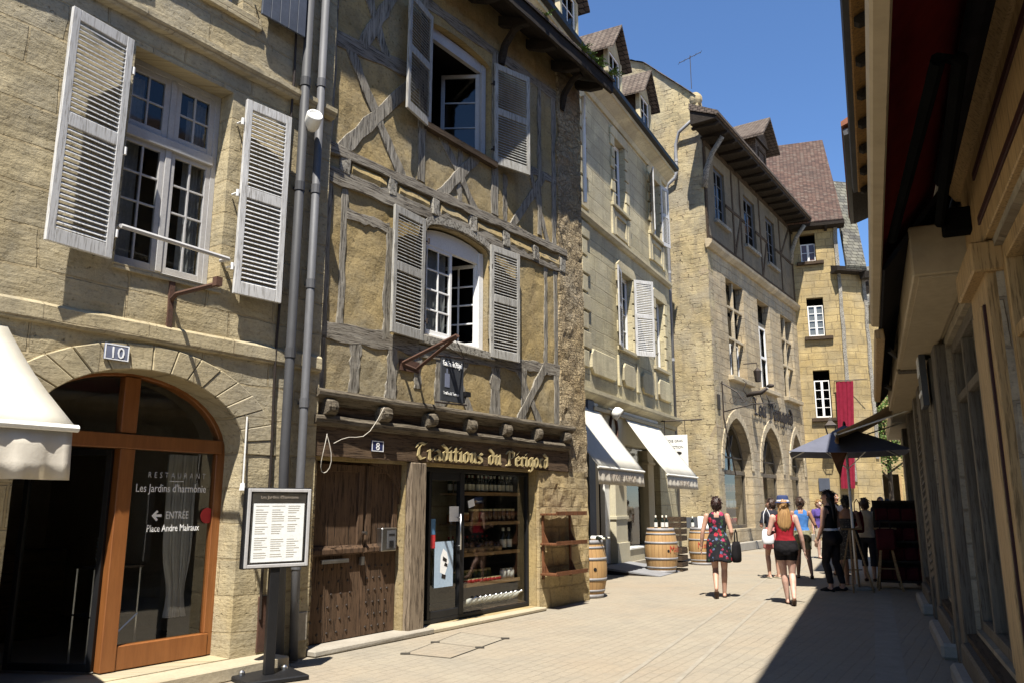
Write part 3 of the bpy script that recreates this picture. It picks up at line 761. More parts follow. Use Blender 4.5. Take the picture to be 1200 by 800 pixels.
b = MB(); b.box(-12, -7.22, Y1 - .22, Y1 + .22, 0, .05, .003); b.build('door_step', M['kerb'], H1, bevel=.01)
# lettering on the glass
lt = thing('window_lettering', 'white restaurant lettering with an arrow on the pane beneath the stone arch', 'lettering', F2.loc(-6.42, -yd - .03, 1.6), F2.rz)
yl = -.0
text_mb_obj('RESTAURANT', .075, M['letter_grey'], 'title_line', lt, (-.31, yl, .19), space=1.8, sx=.82, ext=.001)
text_mb_obj("Les Jardins d'harmonie", .105, M['letter_white'], 'name_line', lt, (-.42, yl, .06), sx=.76, ext=.001)
text_mb_obj('ENTR' + chr(201) + 'E', .098, M['letter_white'], 'entrance_line', lt, (-.10, yl, -.185), sx=.70, ext=.001)
text_mb_obj('Place Andre Malraux', .092, M['letter_white'], 'address_line', lt, (-.28, yl, -.30), sx=.70, ext=.001)
b = MB(); b.box(-.09, .06, yl - .001, yl + .001, .158, .163); b.build('divider_line', M['letter_white'], lt)
b = MB(); b.prism([(-.24, -.155), (-.19, -.105), (-.175, -.12), (-.198, -.143), (-.14, -.143), (-.14, -.167), (-.198, -.167), (-.175, -.19), (-.19, -.205)], yl - .001, yl + .001); b.build('arrow', M['letter_white'], lt)
st = MB(); st.lathe([(0.0, 0), (.075, 0), (.075, .003), (0, .003)], 20, axis='y'); tag(st.build('round_sticker', M['sticker_red'], None, loc=F2.loc(-6.08, -yd - .025, 1.44), rot=(0, 0, F2.rz)), 'small round red sticker on the restaurant pane beside the stone jamb', 'sticker')
# things inside the restaurant
def gather_curtain():
    n = 30; rows = []
    for t in range(16):
        q = t / 15; z = 2.03 - q * 1.55; wid = .26 * (1 - .5 * math.exp(-((q - .86) / .17) ** 2)) + .03
        xc = -6.20 + .05 * q * q
        rows.append([(xc + (i / n - .5) * wid, yd + .32 + .045 * math.sin(i * 1.9 + q), z) for i in range(n + 1)])
    b = MB(); b.add([p for r in rows for p in r], [(t * (n + 1) + i, t * (n + 1) + i + 1, (t + 1) * (n + 1) + i + 1, (t + 1) * (n + 1) + i) for t in range(15) for i in range(n)])
    return b
ct = gather_curtain()
o = ct.build('gauze_curtain', M['curtain'], None, smooth=True); o.location = F2.o; o.rotation_euler.z = F2.rz
tag(o, 'white gauze curtain tied back behind the restaurant window', 'curtain')
cart = thing('serving_trolley', 'thin steel trolley with cross braces behind the restaurant window', 'trolley', F2.loc(-6.72, -yd - .55, .125), F2.rz)
for sx in (-.22, .22):
    for sy in (-.15, .15):
        b = MB(); b.tube([(sx, sy, 0), (sx, sy, .84)], .011, 6); b.build('leg', M['steel'], cart)
b = MB(); b.box(-.24, .24, -.17, .17, .84, .86); b.build('top_shelf', M['iron'], cart)
b = MB(); b.tube([(-.22, -.16, .05), (.22, -.16, .42)], .008, 5); b.tube([(.22, -.16, .05), (-.22, -.16, .42)], .008, 5); b.build('cross_brace', M['steel'], cart)
b = MB(); b.box(-.23, .23, -.16, .16, .42, .435); b.build('lower_shelf', M['iron'], cart)
bowl = MB(); bowl.lathe([(0, 0), (.06, 0), (.07, .012), (.125, .06), (.13, .075), (.122, .07), (.06, .02), (0, .016)], 20)
pb = None
for i in range(6):
    if pb is None: o = pb = bowl.build('bowl', M['porcelain'], None, smooth=True)
    else: o = pb.copy(); COL.objects.link(o)
    o.location = F2.loc(-6.75, -yd - .5, .985 + i * .036)
    tag(o, 'white porcelain bowl stacked on the trolley behind the restaurant window', 'bowl', 'bowls stacked in the restaurant')
b = MB(); b.box(-8.6, -6.2, 2.6, 3.1, .125, 1.05); o = b.build('bar_counter', M['dark_timber'], None); o.location = F2.o; o.rotation_euler.z = F2.rz; tag(o, 'dark bar counter deep inside the restaurant', 'counter')
for (a, c, z0, z1, m) in ((-5.66, -5.46, .14, .66, M['rust']), (-5.19, -5.04, .18, .46, M['kerb'])):
    b = MB(); b.box(a, c, Y1 - .02, Y1 + .02, z0, z1); b.build('utility_hatch', m, H1, bevel=.004)
recenter(H1, F2, -8.5)

# number plates
def plate(s, z, txt, w, h, mat, mt, label, off, fr=F2):
    t = thing('number_plate', label, 'house number', fr.loc(s, off, z), fr.rz)
    b = MB(); b.box(-w / 2, w / 2, 0, .012, -h / 2, h / 2); b.build('plate', mat, t, bevel=.003)
    b = MB(); frame4(b, -w / 2 + .004, w / 2 - .004, -h / 2 + .004, h / 2 - .004, .008, -.003, .001); b.build('rim', M['letter_white'], t)
    text_mb_obj(txt, h * 1.0, mt, 'numeral', t, (0, -.003, -h * .36), align='CENTER', ext=.0015)
plate(-7.33, 2.83, '10', .22, .14, M['enamel_grey'], M['letter_white'], 'slate blue enamel house number 10 over the restaurant arch', .14)

# awning of the restaurant
def awning(name, label, fr, s0, s1, p, zw, zf, val, mat, vmat, scal=0.0, txt=None, arms=True, th=.012, wave=.02):
    t = thing(name, label, 'awning', fr.loc((s0 + s1) / 2, 0, zw), fr.rz); L = (s1 - s0) / 2
    n = 16; k = 6; b = MB()
    b.add([(-L + 2 * L * i / n, -p * j / k, (zf - zw) * j / k - .04 * math.sin(math.pi * j / k) + .006 * math.sin(i * 1.7 + j)) for j in range(k + 1) for i in range(n + 1)],
          [(j * (n + 1) + i, j * (n + 1) + i + 1, (j + 1) * (n + 1) + i + 1, (j + 1) * (n + 1) + i) for j in range(k) for i in range(n)])
    b.build('canopy_cloth', mat, t, smooth=True, solid=th)
    b = MB(); n = 60; rows = []
    for r_ in range(4):
        q = r_ / 3; row = []
        for i in range(n + 1):
            x = -L + 2 * L * i / n
            zz = zf - zw - .025 - val * q - (scal * (abs(math.sin(i / n * math.pi * 2 * L / .34)) if r_ == 3 else 0))
            row.append((x, -p + .012 - q * .02 + wave * math.sin(i * .9) * q + wave * .5 * math.sin(i * 2.3 + 1) * q, zz))
        rows.append(row)
    b.add([q for r_ in rows for q in r_], [(j * (n + 1) + i, j * (n + 1) + i + 1, (j + 1) * (n + 1) + i + 1, (j + 1) * (n + 1) + i) for j in range(3) for i in range(n)])
    v = b.build('valance', vmat, t, smooth=True, solid=.004)
    if txt:
        text_mb_obj(txt, val * .62, M['letter_brown'], 'valance_lettering', t, (0, -p - .035, zf - zw - .04 - val * .72), align='CENTER', ext=.003)
    b = MB(); b.tube([(-L - .03, -p, zf - zw - .012), (L + .03, -p, zf - zw - .012)], .025, 8); b.build('front_bar', M['white_paint'], t)
    b = MB(); b.tube([(-L - .02, -.04, .0), (L + .02, -.04, .0)], .05, 8); b.build('roller', M['white_paint'], t)
    if arms:
        for sx in (-1, 1):
            b = MB(); b.tube([(sx * (L - .06), -.02, (zf - zw) * .45), (sx * (L - .1), -p + .03, zf - zw - .02)], .014, 6); b.build('arm', M['white_paint'], t)
    return t
awning('shop_awning', 'cream cloth awning over the restaurant doorway beside the stone arch', F2, -11.2, -8.2, 1.3, 2.98, 2.06, .33, M['awning_cream'], M['valance_grey'], .0, wave=.03)

# pipes between the two houses
def pipe(label, pts, r, mat, joints, fr=F2, name='drainpipe', clamp=True):
    t = thing(name, label, 'drainpipe', fr.loc(pts[-1][0], 0, 0), fr.rz); x0 = pts[-1][0]
    P = [(s - x0, -o, z) for s, o, z in pts]
    b = MB(); b.tube(P, r, 12); b.build('pipe', mat, t, smooth=True)
    def at(z):
        for (a, c) in zip(P, P[1:]):
            if min(a[2], c[2]) <= z <= max(a[2], c[2]):
                q = (z - a[2]) / (c[2] - a[2]) if c[2] != a[2] else 0; return [a[i] + (c[i] - a[i]) * q for i in range(3)]
        return P[-1]
    for z in joints:
        p = at(z); b = MB(); b.tube([(p[0], p[1], z - .05), (p[0], p[1], z + .05)], r * 1.16, 12)
        if clamp: b.box(p[0] - .012, p[0] + .012, p[1], .03, z - .012, z + .012)
        b.build('collar', mat, t, smooth=False)
    return t
pipe('dark grey drainpipe nearer the shuttered stone house', [(-5.52, .20, 9.4), (-5.52, .20, 2.0), (-5.45, .20, .02)], .05, M['pipe_grey'], (1.5, 3.1, 4.95, 6.2))
pipe('lighter grey drainpipe nearer the half timbered house', [(-5.28, .19, 9.4), (-5.29, .19, 1.2), (-5.26, .19, .02)], .045, M['zinc'], (.95, 2.6, 3.9, 5.0, 6.3))
cb = MB(); cb.tube([F2.loc(-5.64 + .012 * math.sin(k * 1.3), .13, 9 - k * .45) for k in range(20)], .014, 6); tag(cb.build('cable', M['iron'], None), 'thin black cable running down beside the grey drainpipes', 'cable')
t = thing('floodlight', 'white round floodlight fixed to the pipes between the houses', 'floodlight', F2.loc(-5.47, .30, 5.72), F2.rz)
b = MB(); b.lathe([(0, .1), (.07, .1), (.085, .06), (.09, -.08), (.078, -.1), (.07, -.085), (.0, -.07)], 20, axis='y'); b.build('lamp_body', M['white_paint'], t, smooth=True, rot=(R(-28), 0, R(-25)))
b = MB(); b.tube([(0, .02, .05), (.02, .12, .1), (.04, .16, .1)], .02, 6); b.build('arm', M['iron'], t)
w = MB(); w.tube([F2.loc(-5.95, .13, 2.4), F2.loc(-5.955, .14, 1.75)], .008, 5); w.tube([F2.loc(-5.955, .14, 1.75), F2.loc(-5.957, .14, 1.68)], [.022, .03], 6); tag(w.build('bell_pull', M['frame_white'], None), 'white pull cord hanging at the right jamb of the restaurant arch', 'cord')

# ================================================================== 2. half timbered house
H2 = house('timbered_house', 'half timbered house with ochre plaster and a food shop under a carved beam', F2)
win1 = [(-3.18, 3.72), (-1.78, 3.72), (-1.78, 5.17)] + [(-2.48 + .7 * math.cos(math.pi * i / 10), 5.17 + .16 * math.sin(math.pi * i / 10)) for i in range(1, 10)] + [(-3.18, 5.17)]
win2 = [(-3.22, 6.70), (-1.74, 6.70), (-1.74, 8.25)] + [(-2.48 + .74 * math.cos(math.pi * i / 10), 8.25 + .12 * math.sin(math.pi * i / 10)) for i in range(1, 10)] + [(-3.22, 8.25)]
w = wall_mb([(-5.02, 0), (1.0, 0), (1.0, 9.5), (-5.02, 9.5)], [rect(-4.95, -3.47, .05, 2.03), rect(-3.14, -.52, .05, 2.03), win1, win2], .2, .12, .016, 2.6, 0, .4, 11.0)
w.build('wall', M['plaster'], H2)
shell(H2, -5.02, 1.0, 7, 9.5, M['dark_room'], .21)
# stone pier at the corner and left edge, standing proud
def pier(x0, x1, z0, z1, y, seed, name, mat, rag=.05, amp=.03):
    n = int((z1 - z0) / .12); L = []; 
    for i in range(n + 1):
        z = z0 + (z1 - z0) * i / n; L.append((x0 + rag * noise.noise(Vector((z * 2.3, seed, 0))), z))
    out = L[::-1] + [(x1, z0 + (z1 - z0) * i / n) for i in range(n + 1)]
    return wall_mb(out[::-1], [], .1, .09, amp, 5.5, y, abs(y) + .05, seed).build(name, mat, H2)
pier(.2, 1.01, 2.75, 9.2, -.035, 4.0, 'rubble_quoin', M['rubble'], .12, .022)
pier(-.5, 1.01, 0, 2.06, -.05, 8.0, 'shop_pier', M['b2_ashlar'], .01, .022)
pier(.42, 1.015, 2.0, 2.8, -.045, 9.0, 'rubble_quoin', M['rubble'], .03, .022)
pier(-5.02, -4.93, 0, 2.05, -.03, 5.0, 'side_pier', M['rubble'], .01, .02)
# timbers
TX, TZ = M['grey_timber_x'], M['grey_timber_z']
def tim(p, q, w, mat=None, y0=-.014, name='timber', n=10):
    y0 = y0 * .6 - .006; b = MB(); b.beam(p, q, w * 1.08, y0, .05, .2, n, .010)
    m = mat or (TX if abs(q[0] - p[0]) > abs(q[1] - p[1]) else TZ)
    return b.build(name, m, H2, bevel=.004)
# first floor
tim((-5.0, 5.68), (.45, 5.80), .12, None, -.075, 'rail', 22); tim((-5.0, 5.36), (.35, 5.5), .17, None, -.05, 'rail', 22)
for i in range(7):
    x = -4.72 + i * .84; b = MB(); b.box(x - .08, x + .08, -.048, .02, 5.42, 5.66, .014); b.build('joist_end', M['grey_timber'], H2, bevel=.012)
for i in range(6):
    x = -4.72 + i * .84; b = MB(); b.prism_x([(.0, 5.44), (-.028, 5.46), (-.045, 5.53), (-.028, 5.6), (0, 5.62)], x + .12, x + .72, 5, .008); b.build('joist_infill', M['plaster'], H2)
tim((-4.67, 3.55), (-4.68, 5.29), .09); tim((-3.9, 3.5), (-3.88, 5.0), .13); tim((-4.64, 4.96), (-3.9, 4.98), .12); tim((-.21, 3.7), (-.18, 5.42), .09); tim((-3.26, 3.6), (-3.26, 5.3), .13, None, -.03); tim((-1.68, 3.6), (-1.68, 5.32), .13, None, -.03)
tim((-5.0, 3.49), (-3.3, 3.53), .2); tim((-.95, 3.66), (.3, 3.72), .16)
b = MB()
for i in range(10):
    a0 = math.pi * (1 - i / 10); a1 = math.pi * (1 - (i + 1) / 10)
    b.prism([(-2.48 + .72 * math.cos(a0), 5.19 + .16 * math.sin(a0)), (-2.48 + .72 * math.cos(a1), 5.19 + .16 * math.sin(a1)), (-2.48 + .76 * math.cos(a1), 5.29 + .16 * math.sin(a1)), (-2.48 + .76 * math.cos(a0), 5.29 + .16 * math.sin(a0))], -.04, .06)
b.build('window_lintel', M['grey_timber'], H2)
b = MB(); b.box(-3.3, -1.66, -.06, .12, 3.6, 3.715, .004); b.build('window_sill', M['grey_timber'], H2, bevel=.008)
# below the window
for x, ww in ((-4.42, .16), (-3.79, .17), (-1.6, .21), (-2.88, .15)): tim((x, 2.78), (x + .02, 3.44 if x < -3 else 3.6), ww)
tim((-2.15, 2.74), (-2.78, 3.65), .12); tim((-2.9, 2.74), (-2.15, 3.65), .11, None, -.015); tim((-3.3, 3.5), (-.9, 3.62), .14, None, -.03)
tim((-1.08, 3.66), (-.32, 2.72), .13, None, -.016); tim((-1.04, 2.72), (-.24, 3.7), .14, None, -.026)
# second floor
for (p, q, ww) in (((-3.68, 5.72), (-4.72, 7.1), .14), ((-4.78, 5.72), (-3.36, 7.38), .17), ((-5.0, 7.12), (-3.3, 7.37), .18), ((-4.5, 7.25), (-3.8, 8.6), .15), ((-4.0, 7.2), (-4.7, 8.5), .14), ((-2.08, 5.76), (-2.95, 6.68), .12), ((-2.95, 5.74), (-2.02, 6.7), .15), ((-.1, 5.8), (-.68, 7.0), .1), ((-1.2, 5.78), (-.22, 7.0), .13)):
    tim(p, q, ww, None, -.02 - .006 * random.random())
for x, z0, z1, ww in ((-3.33, 5.82, 8.6, .14), (-1.64, 5.86, 8.6, .14), (-.36, 5.9, 8.7, .09), (-4.98, 5.7, 9, .1)): tim((x, z0), (x, z1), ww, None, -.028)
tim((-3.3, 3.0), (-3.3, 3.5), .13); tim((-.85, 2.78), (-.85, 3.66), .12); tim((.12, 2.78), (.12, 5.5), .12); tim((-4.93, 2.78), (-4.93, 5.4), .1); tim((-2.48, 5.8), (-2.48, 6.62), .1, None, -.004); tim((-1.35, 5.85), (-1.35, 6.62), .1, None, -.004); tim((.1, 5.8), (.1, 8.6), .12); tim((-.6, 6.98), (.2, 7.02), .12); tim((-3.3, 8.55), (.2, 8.65), .16); tim((-5.0, 8.5), (-3.3, 8.55), .16)
b = MB(); b.box(-3.3, -1.66, -.09, .1, 6.6, 6.69, .004); b.build('window_sill', M['dark_timber'], H2, bevel=.004)
# first floor window: left leaf shut, right leaf open
yw = .1; fr = MB()
fr.box(-3.16, -3.08, yw, yw + .07, 3.73, 5.2); fr.box(-1.9, -1.79, yw - .02, yw + .09, 3.73, 5.2)
pl = [(-3.08, 5.03), (-1.9, 5.03), (-1.9, 5.17)] + [(-2.48 + .66 * math.cos(math.pi * i / 10), 5.16 + .14 * math.sin(math.pi * i / 10)) for i in range(1, 10)] + [(-3.08, 5.17)]
fr.prism(pl, yw + .002, yw + .066); fr.box(-3.08, -1.9, yw - .03, yw + .08, 3.72, 3.78)
fr.build('window_frame', M['frame_white'], H2, bevel=.004)
sash(H2, -3.07, -2.49, 3.79, 5.03, yw + .01, 2, 4, M['frame_white'], M['old_glass'], .05, .024)
sash(H2, -2.48, -1.91, 3.79, 5.03, yw + .02, 2, 4, M['frame_white'], M['old_glass'], .05, .024, hinge='r', ang=R(72))
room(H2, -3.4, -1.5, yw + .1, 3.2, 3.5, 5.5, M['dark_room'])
n = 20; cb = MB(); cb.add([(-3.05 + .5 * i / n, yw + .1 + .015 * math.sin(i * 2.1), z) for z in (3.8, 5.0) for i in range(n + 1)], [(i, i + 1, i + n + 2, i + n + 1) for i in range(n)]); cb.build('curtain', M['lace'], H2, smooth=True)
shutter(H2, -3.27, 3.62, 5.28, .66, -1, -.07, R(5), M['shutter_aged'], nsl=15)
shutter(H2, -1.79, 3.64, 5.34, .66, 1, -.07, R(6), M['shutter_aged'], nsl=16)
hinges(H2, -3.2, -.06, (3.9, 5.0), M['iron']); hinges(H2, -1.77, -.06, (3.9, 5.0), M['iron'])
# second floor window
fr = MB(); fr.box(-3.2, -3.12, yw, yw + .07, 6.7, 8.3); fr.box(-1.86, -1.76, yw - .02, yw + .09, 6.7, 8.3); fr.box(-3.12, -1.86, yw, yw + .07, 8.16, 8.34)
fr.build('window_frame', M['frame_grey'], H2, bevel=.004)
sash(H2, -2.48, -1.88, 6.75, 8.14, yw + .02, 1, 3, M['frame_grey'], M['old_glass'], .06, .024, hinge='r', ang=R(58))
sash(H2, -3.11, -2.5, 6.75, 8.14, yw + .02, 1, 3, M['frame_grey'], M['old_glass'], .06, .024, hinge='l', ang=R(85))
room(H2, -3.4, -1.5, yw + .1, 3.2, 6.5, 8.5, M['dark_room'])
shutter(H2, -3.21, 6.62, 8.34, .66, -1, -.07, R(13), M['shutter_aged'], nsl=15)
shutter(H2, -1.72, 6.66, 8.36, .72, 1, -.07, R(16), M['shutter_aged'], nsl=16)
hinges(H2, -3.24, -.06, (6.9, 8.0), M['iron']); hinges(H2, -1.73, -.06, (6.9, 8.0), M['iron'])
# eave
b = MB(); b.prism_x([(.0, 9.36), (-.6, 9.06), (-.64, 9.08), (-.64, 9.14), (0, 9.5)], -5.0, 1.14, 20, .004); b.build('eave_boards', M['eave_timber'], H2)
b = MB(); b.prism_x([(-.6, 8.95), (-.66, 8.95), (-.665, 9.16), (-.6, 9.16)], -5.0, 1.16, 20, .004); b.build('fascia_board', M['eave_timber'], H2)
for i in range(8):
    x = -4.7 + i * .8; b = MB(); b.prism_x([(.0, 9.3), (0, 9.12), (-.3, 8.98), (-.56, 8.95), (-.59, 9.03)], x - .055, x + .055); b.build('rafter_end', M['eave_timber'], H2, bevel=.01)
for x in (-1.5, .35):
    b = MB(); P = [(x, -.02, 8.45), (x, -.1, 8.75), (x, -.28, 8.97), (x, -.45, 9.02)]; b.tube(P, [.07, .065, .06, .06], 6); b.build('eave_brace', M['eave_timber'], H2)
b = MB(); b.prism_x([(-.7, 9.16), (-.7, 9.21), (3.5, 12.0), (7.2, 9.8), (7.2, 9.6), (3.5, 11.8), (-.2, 9.4)], -5.0, 1.18); b.build('roof', M['brown_tiles'], H2)
# carved beam and mouldings over the shop
bw = lambda pr, x0, x1, m, nm, k=22: (lambda q: (q.prism_x(pr, x0, x1, k, .006), q.build(nm, m, H2))[1])(MB())
bw([(.0, 2.78), (-.15, 2.8), (-.17, 2.765), (-.165, 2.73), (-.10, 2.69), (-.07, 2.64), (0, 2.62)], -5.06, .44, M['moulding'], 'upper_moulding')
bw([(.0, 2.63), (-.05, 2.63), (-.05, 2.45), (0, 2.45)], -5.04, .42, M['brown_fascia'], 'frieze_board')
bw([(.0, 2.51), (-.12, 2.51), (-.14, 2.47), (-.13, 2.43), (-.08, 2.39), (0, 2.38)], -5.06, .32, M['moulding'], 'lower_moulding')
bw([(.0, 2.40), (-.07, 2.40), (-.07, 2.07), (0, 2.07)], -5.05, .36, M['brown_fascia'], 'carved_beam')
for i in range(7):
    x = -4.86 + i * .845; b = MB(); b.prism_x([(0, 2.70), (-.12, 2.69), (-.18, 2.66), (-.195, 2.60), (-.18, 2.54), (-.13, 2.51), (0, 2.49)], x - .085, x + .085, 3, .016)
    b.ball((x, -.165, 2.60), (.075, .045, .06), 8, 6); b.build('corbel', M['moulding'], H2, bevel=.012)
# old studded door
yo = .12
for (a, c) in ((-4.93, -4.06), (-4.055, -3.48)):
    b = MB(); b.box(a, c, yo, yo + .06, .07, 2.02)
    dr = b.build('door_leaf', M['old_door'], H2, bevel=.004)
    b = MB(); frame4(b, a + .02, c - .02, 1.0, 2.0, .085, yo - .03, yo - .001); b.prism_x([(yo - .055, 1.0), (yo - .055, 1.05), (yo - .03, 1.09), (yo - .001, 1.09), (yo - .001, .98)], a + .02, c - .02); b.build('door_panelling', M['old_door'], dr, bevel=.006)
    b = MB(); k = 0
    for r_ in range(6):
        z = .16 + r_ * .135; nst = 5 if c - a > .7 else 4
        for i in range(nst):
            x = a + .09 + (c - a - .16) * (i + (.35 if r_ % 2 else .05)) / nst; b.lathe([(.0, -.012), (.012, -.009), (.016, 0)], 6, (x, yo - .001, z), axis='y')
    b.build('stud_rows', M['iron'], dr)
b = MB(); b.beam((-3.62, 2.02), (-3.5, 1.72), .03, .05, .11); pts = [(-3.48, 2.03), (-4.0, 2.03)] + [(-4.0 + .5 * math.sin(t * math.pi / 2 / 8), 1.55 + .46 * math.cos(t * math.pi / 2 / 8)) for t in range(9)]
b.prism(pts, .06, .11); b.build('door_arch_board', M['old_door'], H2)
b = MB(); b.box(-4.72, -4.32, .05, .085, .905, .945); b.box(-4.7, -4.34, .03, .1, .93, .936); b.build('letter_slot', M['steel'], H2)
b = MB(); b.tube([(-4.09, .08, 1.22), (-4.09, .02, 1.22)], .02, 8); b.build('door_knob', M['steel'], H2)
b = MB(); b.box(-4.115, -4.065, .06, .1, .86, .95); b.build('door_lock', M['steel'], H2)
ic = thing('letterbox', 'small silver letterbox on the right leaf of the studded door', 'letterbox', F2.loc(-3.70, -.06, 1.0), F2.rz)
b = MB(); b.box(-.13, .13, -.04, .05, 0, .27); b.build('box_body', M['steel'], ic, bevel=.008)
b = MB(); b.box(-.04, .1, -.046, -.04, .03, .24); b.build('front_plate', M['zinc'], ic)
b = MB(); b.box(-.02, .08, -.05, -.046, .185, .2); b.build('slot', M['black_metal'], ic)
b = MB(); b.box(-.01, .06, -.052, -.046, .05, .12); b.build('name_window', M['black_metal'], ic)
b = MB(); b.box(-3.45, -3.17, -.09, .2, .02, 2.06, .006); b.build('door_post', M['door_post'], H2, bevel=.012)
b = MB(); b.box(-4.98, -3.1, -.2, .16, 0, .065, .006); b.build('door_step', M['kerb'], H2, bevel=.012)
b = MB(); b.box(-3.1, -.5, -.18, .16, 0, .05, .006); b.build('door_step', M['pale_slab'], H2, bevel=.012)
# shop front: black frame, door and big pane
ys = .12; fr = MB()
frame4(fr, -3.13, -.53, .06, 2.02, .05, ys, ys + .06); fr.box(-2.87, -2.82, ys, ys + .06, .11, 1.97); fr.box(-2.23, -2.13, ys - .005, ys + .065, .11, 1.97); fr.box(-2.82, -2.23, ys + .002, ys + .055, .11, .2); fr.box(-2.82, -2.23, ys + .002, ys + .055, 1.86, 1.97)
sf = fr.build('shop_frame', M['black_metal'], H2, bevel=.004)
for a, c in ((-3.08, -2.87), (-2.82, -2.23), (-2.13, -.58)):
    g = MB(); g.add([(a, ys + .03, .11), (c, ys + .03, .11), (c, ys + .03, 1.97), (a, ys + .03, 1.97)], [(0, 1, 2, 3)]); g.build('pane', M['shop_glass'], sf, fixn=False)
b = MB(); b.tube([(-2.27, ys - .05, .95), (-2.27, ys - .05, 1.42)], .014, 8); b.tube([(-2.27, ys - .05, 1.0), (-2.27, ys + .01, 1.0)], .01, 6); b.tube([(-2.27, ys - .05, 1.37), (-2.27, ys + .01, 1.37)], .01, 6); b.build('door_handle', M['steel'], H2, smooth=True)
room(H2, -3.3, -.3, ys + .09, 3.0, .06, 2.35, M['dark_room'])
recenter(H2, F2, -2)
def flat(name, label, cat, s, z, w_, h_, mat, off, fr=F2, tilt=0.0, group=None, th=.003):
    b = MB(); b.box(-w_ / 2, w_ / 2, -th, 0, -h_ / 2, h_ / 2); o = b.build(name, mat, None, loc=fr.loc(s, off, z), rot=(0, tilt, fr.rz)); return tag(o, label, cat, group)
po = flat('poster', 'tall pale blue poster taped inside the glass shop door', 'poster', -2.53, .775, .38, .58, M['poster'], -ys - .02)
b = MB(); b.add([(x, -.004, z) for x, z in [(-.08, -.1), (.02, -.14), (.10, .02), (.06, .15), (-.02, .2), (-.07, .1)]], [(0, 1, 2, 3, 4, 5)]); b.build('drawing', M['letter_white'], po)
b = MB(); b.prism([(-.03, .05), (.05, .02), (.06, .06), (-.02, .1)], -.006, -.0045); b.prism([(.0, -.02), (.07, -.04), (.07, .0), (.02, .02)], -.006, -.0045); b.prism([(-.05, -.17), (.03, -.19), (.04, -.14), (-.04, -.12)], -.006, -.0045); b.build('drawing_lines', M['letter_dark'], po)
flat('notice', 'white square notice on the upper part of the glass shop door', 'notice', -2.33, 1.42, .2, .2, M['paper'], -ys - .02)
flat('sticker', 'red sticker on the glass shop door beneath the blue one', 'sticker', -2.79, 1.07, .15, .17, M['sticker_red'], -ys - .02)
flat('sticker', 'blue payment sticker on the glass shop door above the red one', 'sticker', -2.79, 1.26, .15, .2, M['sticker_blue'], -ys - .02)
flat('notice', 'small white card taped askew high in the shop window', 'notice', -1.95, 1.56, .14, .1, M['paper'], -ys - .02, tilt=R(-14))
sg = thing('shop_lettering', 'gold blackletter shop name along the dark carved beam', 'lettering', F2.loc(-3.37, .075, 2.1), F2.rz)
b = MB(); blackletter(b, 'Traditions du P' + chr(233) + 'rigord', 0, 0, .14, -.018, 0, 3.1, .25); b.build('gilt_letters', M['gold'], sg)
plate(-4.06, 2.22, '8', .2, .13, M['enamel_blue'], M['letter_white'], 'dark blue enamel house number 8 on the carved beam over the studded door', .085)
wr = MB(); wr.tube([F2.loc(-4.93 + .06 * math.sin(k * .5), .16 + .03 * math.sin(k * .7), 2.30 - .42 * math.sin(k / 12 * math.pi)) for k in range(13)], .004, 5)
wr.tube([F2.loc(-4.86 + k * .11, .2, 2.2 + .02 * k * k * .45 + .05 * math.sin(k)) for k in range(8)], .0035, 5); tag(wr.build('loose_cable', M['valance_grey'], None), 'loose pale cable looped over the left end of the carved beam', 'cable')
# hanging slate sign on its iron gallows bracket
hs = thing('hanging_sign', 'slate coloured sign hanging from an iron gallows bracket under the open window', 'sign', F2.loc(-3.55, 0, 3.22), F2.rz)
b = MB(); b.tube([(-.06, -.0, .06), (.0, -.85, .33)], .024, 6); b.tube([(.22, -.0, .02), (.02, -.85, .33)], .022, 6); b.tube([(-.06, -.02, .06), (.22, -.02, .02)], .022, 6); b.box(-.1, .26, -.03, .02, -.02, .12); b.build('gallows_bracket', M['rust'], hs)
b = MB(); b.tube([(-.08, -.62, .10), (.50, -.62, .14)], .014, 6); b.tube([(-.10, -.62, -.47), (.5, -.62, -.45)], .012, 6); b.tube([(.0, -.62, .27), (.46, -.62, .13)], .006, 4); b.tube([(.44, -.62, .14), (.02, -.80, .32)], .006, 4); b.build('hanger', M['iron'], hs)
b = MB(); b.box(-.02, .42, -.63, -.61, -.44, .09); b.build('sign_board', M['sign_slate'], hs, bevel=.003)
b = MB(); blackletter(b, 'Traditions du P' + chr(233) + 'rigord', 0, 0, .042, -.635, -.631, .38, .26); b.build('sign_lettering', M['letter_white'], hs, loc=(.01, 0, -.005))
text_mb_obj('Truffes & Terroir', .055, M['letter_white'], 'sign_lettering', hs, (.02, -.633, -.36), sx=.8)
b = MB(); b.box(.05, .14, -.634, -.631, -.27, -.1); b.box(.08, .1, -.634, -.631, -.1, -.04); b.build('sign_emblem', M['enamel_grey'], hs)
b = MB(); b.box(.46, .56, -.64, -.56, -.34, -.28); b.tube([(.46, -.6, -.42), (.5, -.6, -.31)], .02, 6); b.build('sign_lamp', M['black_metal'], hs)
# fern tufts on the eave
def tuft(loc, r, n, label, group, seed, mat=None):
    rnd = random.Random(seed); b = MB()
    for i in range(n):
        a = rnd.uniform(0, 6.28); ln = r * rnd.uniform(.6, 1.2); up = rnd.uniform(.3, 1.1); wd = r * .09
        d = Vector((math.cos(a), math.sin(a), up)).normalized(); s_ = Vector((-math.sin(a), math.cos(a), 0)) * wd
        for k in range(6):
            p = d * ln * (k / 6) + Vector((0, 0, -.5 * r * (k / 6) ** 2)); q = d * ln * ((k + 1) / 6) + Vector((0, 0, -.5 * r * ((k + 1) / 6) ** 2)); f = 1 - k / 7
            b.add([p, p + s_ * 2.2 * f + d * wd, q], [(0, 1, 2)]); b.add([p, q, p - s_ * 2.2 * f + d * wd], [(0, 1, 2)])
    o = b.build('fern', mat or M['leaf'], None, loc=loc, fixn=False); tag(o, label, 'plant', group)
